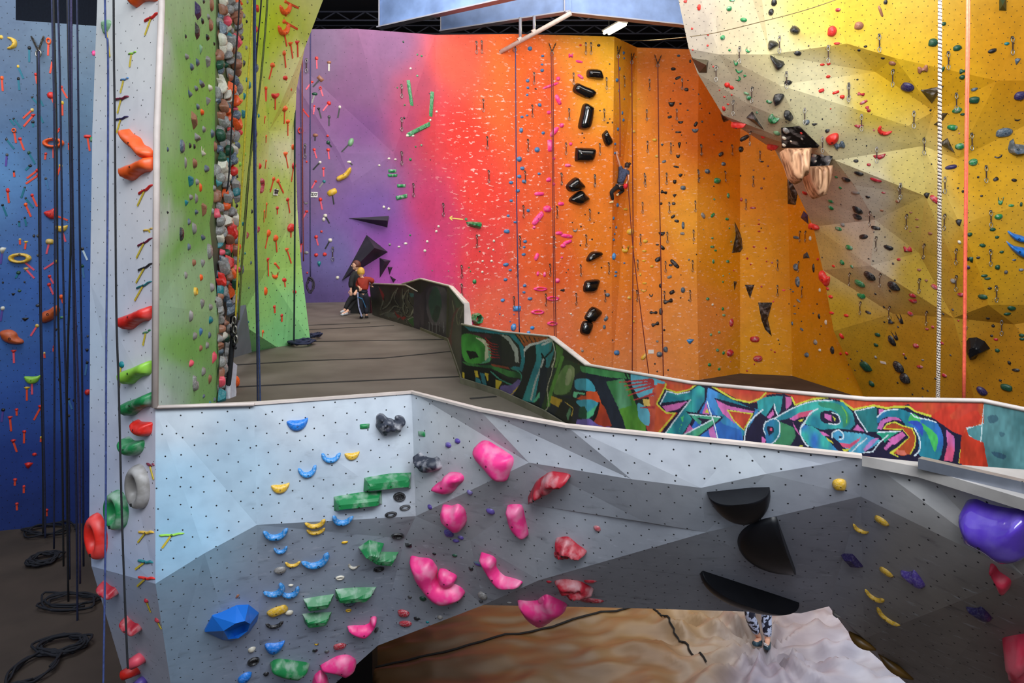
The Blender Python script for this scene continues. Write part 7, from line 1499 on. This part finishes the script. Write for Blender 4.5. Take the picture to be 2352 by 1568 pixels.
# low bench block he sits on
V, Fc = box_data(Vector((P(826,700,17.6).x+.05, 17.62, .2)), (.5, .34, .4)); o = mesh_obj('bench_block', V, Fc, simple('bench_dark', (26,24,24), .7)); tag(o, 'low black bench block behind the seated person in black', 'bench')
# --- child in dark red top seen from behind
d1 = 16.35
J = dict(head=Q(829,625,d1), neck=Q(830,634,d1), chest=Q(836,648,d1), hip=Q(834,676,d1), shL=Q(825,640,d1), shR=Q(846,640,d1), elL=Q(822,655,d1+.05), elR=Q(855,643,d1-.02), wrL=Q(826,661,d1-.14), wrR=Q(853,655,d1+.3),
  thL=Q(829,680,d1-.02), thR=Q(839,680,d1), knL=Q(827,702,d1-.08), knR=Q(840,703,d1+.05), anL=Q(831,724,d1-.05), anR=Q(842,724,d1+.02), toL=Q(829,728,d1+.15), toR=Q(843,728,d1+.2))
r_, og, N_ = figure('child with blond hair in dark red top and striped dark trousers, seen from behind', J, Vector((-.15, 1, 0)), simple('hair_blond', (206, 158, 66), .6),
   [('red_top', [['hip@.75:waist','waist','chest','neck@.15:chest'],['chest','shL','elL','faL'],['chest','shR','elR','faR']], .03, dark_j, 2), ('dark_trousers', [['waist','hip'],['hip@.08:thL','thL','tmL','knL','cfL','anL@.1:cfL'],['hip@.08:thR','thR','tmR','knR','cfR','anR@.1:cfR']], .03, navy_c, 2)], .80, hr=.115)
for s in 'LR': shoe(r_, og, J['an'+s], J['to'+s], black_c, .85)
V, Fc = join([bar_data(Q(a, b, d1-.14)-og, Q(c, e, d1-.16)-og, .028, .02) for a, b, c, e in ((822,671,822,684),(822,684,824,704),(824,704,831,727))]); mesh_obj('side_stripe', V, Fc, grey_w, r_)
V, Fc = join([bar_data(Q(822,682,d1-.18)-og, Q(832,686,d1-.2)-og, .04, .012), bar_data(Q(832,686,d1-.19)-og, Q(840,706,d1-.15)-og, .03, .012)]); mesh_obj('blue_sash', V, Fc, simple('sash_blue', (40, 104, 150), .7), r_)
# --- climber on the rainbow wall
hc = cast(1425, 420); d2 = hc[0].y-.34
def dw(x, y, off): return cast(x, y, ('wall_back',))[0].y-off
J = dict(head=Q(1440,381,d2-.04), neck=Q(1437,388,d2), chest=Q(1432,398,d2), hip=Q(1422,427,d2), shL=Q(1426,388,d2), shR=Q(1443,394,d2-.02), elL=Q(1421,370,dw(1421,370,.22)), elR=Q(1443,413,d2-.1), wrL=Q(1416.5,356,dw(1417,354,.13)), wrR=Q(1438,423,d2-.14),
  thL=Q(1416,430,d2), thR=Q(1427,431,d2), knL=Q(1404,441,dw(1404,441,.3)), knR=Q(1431,438,dw(1431,438,.3)), anL=Q(1408,461,dw(1408,461,.22)), anR=Q(1419,446,dw(1419,446,.28)), toL=Q(1400,465,dw(1400,465,.08)), toR=Q(1415,448,dw(1415,448,.12)), hdL=Vector((0, .35, 1)))
r_, og, N_ = figure('climber in dark blue patterned shirt and black trousers high on the orange wall', J, Vector((-.35, 1, .25)), simple('hair_dark', (48, 32, 28), .6),
   [('patterned_shirt', [['hip@.25:waist','waist','chest','neck@.2:chest'],['chest','shL','shL@.45:elL'],['chest','shR','shR@.5:elR']], .03, simple('cloth_blue_pattern', (56, 64, 92), .8, noise=.55, nscale=22), 2), ('black_trousers', [['waist','hip'],['hip@.08:thL','thL','tmL','knL','cfL','anL@.1:cfL'],['hip@.08:thR','thR','tmR','knR','cfR','anR@.1:cfR']], .016, black_c, 2)], .98)
sh_c = simple('shoe_cream', (226, 208, 150), .5, noise=.3, nscale=30)
for s in 'LR': shoe(r_, og, J['an'+s], J['to'+s], sh_c, .9)
V, Fc = tube_data([Q(1445,377,d2-.1)-og, Q(1448,374,d2-.12)-og], [.05, .045], 10); mesh_obj('hair_bun', V, Fc, MATS['hair_dark'], r_, smooth=True)
V, Fc = tube_data([Q(1437,422,d2-.16)-og, Q(1437,427,d2-.16)-og, Q(1436,433,d2-.16)-og], [.07, .085, .06], 12); cb_ = mesh_obj('chalk_bag', V, Fc, simple('chalk_bag_red', (216, 30, 48), .7), None, smooth=True); cb_.location = og; tag(cb_, 'red chalk bag hanging behind the climber on the orange wall', 'chalk bag')
hp = N_['hip'][0]; V, Fc = tube_data([hp+Vector((.155*math.cos(a*math.tau/16), .155*math.sin(a*math.tau/16), .06+.02*math.sin(a)))-og for a in range(17)], .022, 6, False); mesh_obj('harness', V, Fc, simple('harness_grey', (70, 74, 90), .7), r_, smooth=True)
# --- person standing on the canvas mat, mostly hidden behind the boulder wall
d3 = 8.62; sk = simple('leggings_print', (206, 212, 230), .7, noise=.1)
lm, LN, lb_ = nt('leggings_black_white'); tl = LN.nodes.new('ShaderNodeTexCoord'); nn_ = LN.nodes.new('ShaderNodeTexNoise'); nn_.inputs['Scale'].default_value = 9; nn_.inputs['Detail'].default_value = 2; nn_.inputs['Distortion'].default_value = 2.2
LN.links.new(tl.outputs['Object'], nn_.inputs['Vector']); cr_ = LN.nodes.new('ShaderNodeValToRGB'); cr_.color_ramp.interpolation = 'CONSTANT'; cr_.color_ramp.elements[0].color = (.01, .012, .03, 1); cr_.color_ramp.elements[1].position = .5; cr_.color_ramp.elements[1].color = (.55, .62, .82, 1); LN.links.new(nn_.outputs['Fac'], cr_.inputs['Fac']); LN.links.new(cr_.outputs['Color'], lb_.inputs['Base Color'])
J = dict(head=Q(1752,1155,d3+.1), neck=Q(1752,1186,d3+.1), chest=Q(1752,1235,d3+.1), hip=Q(1748,1325,d3+.15), shL=Q(1722,1205,d3+.1), shR=Q(1784,1205,d3+.1), elL=Q(1712,1262,d3+.3), elR=Q(1794,1262,d3+.3), wrL=Q(1722,1300,d3+.5), wrR=Q(1786,1300,d3+.5),
  thL=Q(1734,1340,d3+.1), thR=Q(1764,1340,d3+.15), knL=Q(1721,1412,d3-.05), knR=Q(1760,1418,d3+.05), anL=Q(1744,1466,d3+.05), anR=Q(1763,1470,d3), toL=Q(1734,1477,d3-.05), toR=Q(1761,1486,d3-.16))
r_, og, N_ = figure('person in black and white patterned leggings standing on the canvas mat, upper body hidden', J, Vector((.1, 1, .3)), MATS['hair_dark'],
   [('dark_top', [['hip@.2:waist','waist','chest','neck@.2:chest'],['chest','shL','shL@.5:elL'],['chest','shR','shR@.5:elR']], .02, black_c, 2), ('patterned_leggings', [['waist','hip'],['hip@.08:thL','thL','tmL','knL','cfL','anL@.35:cfL'],['hip@.08:thR','thR','tmR','knR','cfR','anR@.2:cfR']], .012, lm, 2)], 1.0)
shm = simple('shoe_teal_black', (40, 70, 84), .5, noise=.6, nscale=40)
for s in 'LR': shoe(r_, og, J['an'+s], J['to'+s], shm, 1.0)
V, Fc = join([bar_data(Q(1754,1476,d3-.13)-og, Q(1762,1480,d3-.19)-og, .012, .006), bar_data(Q(1755,1480,d3-.15)-og, Q(1763,1484,d3-.2)-og, .012, .006)]); mesh_obj('shoe_lace', V, Fc, simple('lace_white', (230,232,238), .6), r_)
# ================================================================== LABELS of the repeated things
LM = {'rainbow wall': [(1425,420,'the climber'),(965,240,'the long green bars'),(850,560,'the charcoal pyramids'),(1390,110,'the prow top'),(1340,440,'the peaked black holds'),(1355,740,'the lowest black pair'),(1350,250,'the upright black hold'),(1260,690,'the pink rings'),(1515,600,'the rightmost rope'),(1690,560,'the black spike'),
   (1760,730,'the black fang'),(720,450,'the purple-wall notice'),(1090,735,'the green hexagon ring'),(1620,320,'the overhang rim'),(1050,500,'the tape arrow'),(712,650,'the rope bundle'),(1240,500,'the tilted pink bar')],
 'yellow wall': [(1850,320,'the black boards'),(1875,420,'the wooden fins'),(1912,75,'the big red ball'),(2140,215,'the black tetrahedron'),(2245,800,'the black fan'),(2330,560,'the blue horns'),(1790,160,'the black horns'),(1610,150,'the olive volume'),(2065,850,'the lumpy black pair'),(1900,640,'the red double hold'),(2215,500,'the coral ropes'),(2158,650,'the braided rope'),(1990,480,'the pale face'),(2300,60,'the corner volume')],
 'blue wall': [(120,328,'the orange ring'),(45,592,'the yellow ring'),(88,100,'the chain anchor'),(115,718,'the kidney hold'),(27,772,'the snail hold'),(119,490,'the red bowl'),(73,870,'the lime bowl'),(65,1070,'the floor edge'),(200,320,'the column edge')],
 'white column': [(320,340,'the orange twisted hold'),(318,728,'the red saddle hold'),(318,940,'the dark green saddle'),(325,1115,'the grey ring'),(275,1170,'the green ring'),(300,1430,'the red crescents'),(245,60,'the column top')],
 'green wall': [(450,20,'the wall top'),(415,340,'the two touching knobs'),(415,540,'the long black oval'),(480,600,'the pale facet tip'),(440,880,'the wall foot'),(380,350,'the column edge'),(440,720,'the crack line')],
 'lime wall': [(582,155,'the dark grey bowl'),(558,262,'the teal bowl'),(582,310,'the black bowl'),(600,425,'the crimson kidney'),(632,441,'the notice'),(632,218,'the red bowl'),(655,35,'the twin orange crescents'),(668,523,'the red ball'),(552,620,'the big slate hold'),(690,790,'the floor coil'),(640,640,'the orange shell')],
 'packed strip': [(547,443,'the notice'),(520,20,'the strip top'),(512,900,'the strip foot'),(552,620,'the big slate hold'),(558,262,'the teal bowl')],
 'boulder wall': [(895,972,'the lumpy rock hold'),(890,1105,'the long green pair'),(530,1430,'the big blue volume'),(1137,1057,'the largest pink hold'),(1000,1320,'the pink L'),(1310,1255,'the crimson shell'),(1696,1155,'the half moons'),(2290,1210,'the huge purple hold'),(1262,1110,'the ridged red hold'),(725,1200,'the yellow pair'),(660,1350,'the blue pair')],
 'upper board': [(1805,310,'the white knobs')], 'lower board': [(1890,360,'the white knobs')], 'graffiti parapet': [(990,700,'the painted oval')]}
ORD = ['', 'second ', 'third ', 'fourth ', 'fifth ', 'sixth ', 'seventh ', 'eighth ', 'ninth ', 'tenth ', 'eleventh ', 'twelfth ']+['%dth ' % i for i in range(13, 60)]
WN_ = {'upper board': 'upper black board', 'lower board': 'lower black board'}
buck = {}
for o, cat, px, py, desc, wd in AUTO:
    o['category'] = cat
    lms = LM.get(wd, [(1000, 700, 'the floor')]); L = min(lms, key=lambda l: (l[0]-px)**2+(l[1]-py)**2); dx, dy = px-L[0], py-L[1]
    rel_ = ('right of' if dx > 0 else 'left of') if abs(dx) > abs(dy) else ('below' if dy > 0 else 'above')
    buck.setdefault((desc, wd, L[2], rel_), []).append((math.hypot(dx, dy), o))
for (desc, wd, lm_, rel_), L in buck.items():
    L.sort(key=lambda t: t[0])
    for i, (d, o) in enumerate(L):
        w_ = WN_.get(wd, wd); base = '%s on %s' % (desc, w_); q = rel_+' '+lm_
        o['label'] = ('%s, %s' % (base, q)) if i == 0 and len(L) == 1 else '%s, %s %s' % (base, (ORD[i].strip()+' nearest') if i else 'nearest', q)
        if len(o['label'].split()) > 16: o['label'] = o['label'].replace(' climbing', '').replace(' strip', '', 1)
        if len(o['label'].split()) > 16: o['label'] = o['label'].replace(' hold on', ' on')
        if len(o['label'].split()) > 16: o['label'] = o['label'].replace(' under a ', ' under ')
# ================================================================== CAMERA + LIGHT
cam = bpy.data.cameras.new('camera'); co = bpy.data.objects.new('camera', cam); COL.objects.link(co)
co.location = (0, 0, CZ); co.rotation_euler = (math.pi/2, 0, 0)
cam.sensor_width = 36; cam.lens = F/2352*36; cam.shift_y = -(784-HY)/2352; cam.clip_start = .05; cam.clip_end = 200
SC.camera = co
w = bpy.data.worlds.new('World'); SC.world = w; w.use_nodes = True
bg = w.node_tree.nodes['Background']; bg.inputs['Color'].default_value = (.78, .88, 1.0, 1); bg.inputs['Strength'].default_value = .9
def area(name, loc, target, size, power, color=(1, 1, 1), sy=None):
    l = bpy.data.lights.new(name, 'AREA'); l.shape = 'RECTANGLE'; l.size = size; l.size_y = sy or size; l.energy = power; l.color = color
    o = bpy.data.objects.new(name, l); COL.objects.link(o); o.location = loc
    o.rotation_euler = (Vector(target)-Vector(loc)).to_track_quat('-Z', 'Y').to_euler()
    return o
area('fill_over_hall', (.5, 14.5, 10.8), (2, 22, 1), 13, 1650, (1, .97, .92), 6)  # added unseen area lamp under the closed ceiling, lights the back walls
area('fill_rear', (2, 20, 11.2), (2, 27, 2), 14, 1000, (1, .95, .88), 4)  # added lamp out of view, brightens the rainbow wall from above
area('fill_right', (3.5, 6.8, 6.2), (9.8, 17, 4), 5, 800, (1, .97, .93), 4)  # added fill lamp out of view, lifts the overhang's downward faces
area('fill_front', (1.8, -1.6, 6.6), (-.3, 4.6, .4), 9, 1080, (.9, .95, 1), 3)  # added fill lamp behind the viewpoint, brightens boulder wall and column
area('fill_left', (-8, 8.6, 7.6), (-8, 13, 1.5), 4, 260, (.9, .95, 1), 2.5)  # added fill lamp out of view, brightens the blue wall corner
area('lamp_glow', (3.7, 26.6, 10.0), (3.6, 24.6, 7.5), 1.3, 170, (1, .85, .5), .4)
SC.view_settings.view_transform = 'Standard'; SC.view_settings.look = 'None'; SC.view_settings.gamma = 1; SC.view_settings.use_curve_mapping = False
SC.view_settings.exposure = 0.0
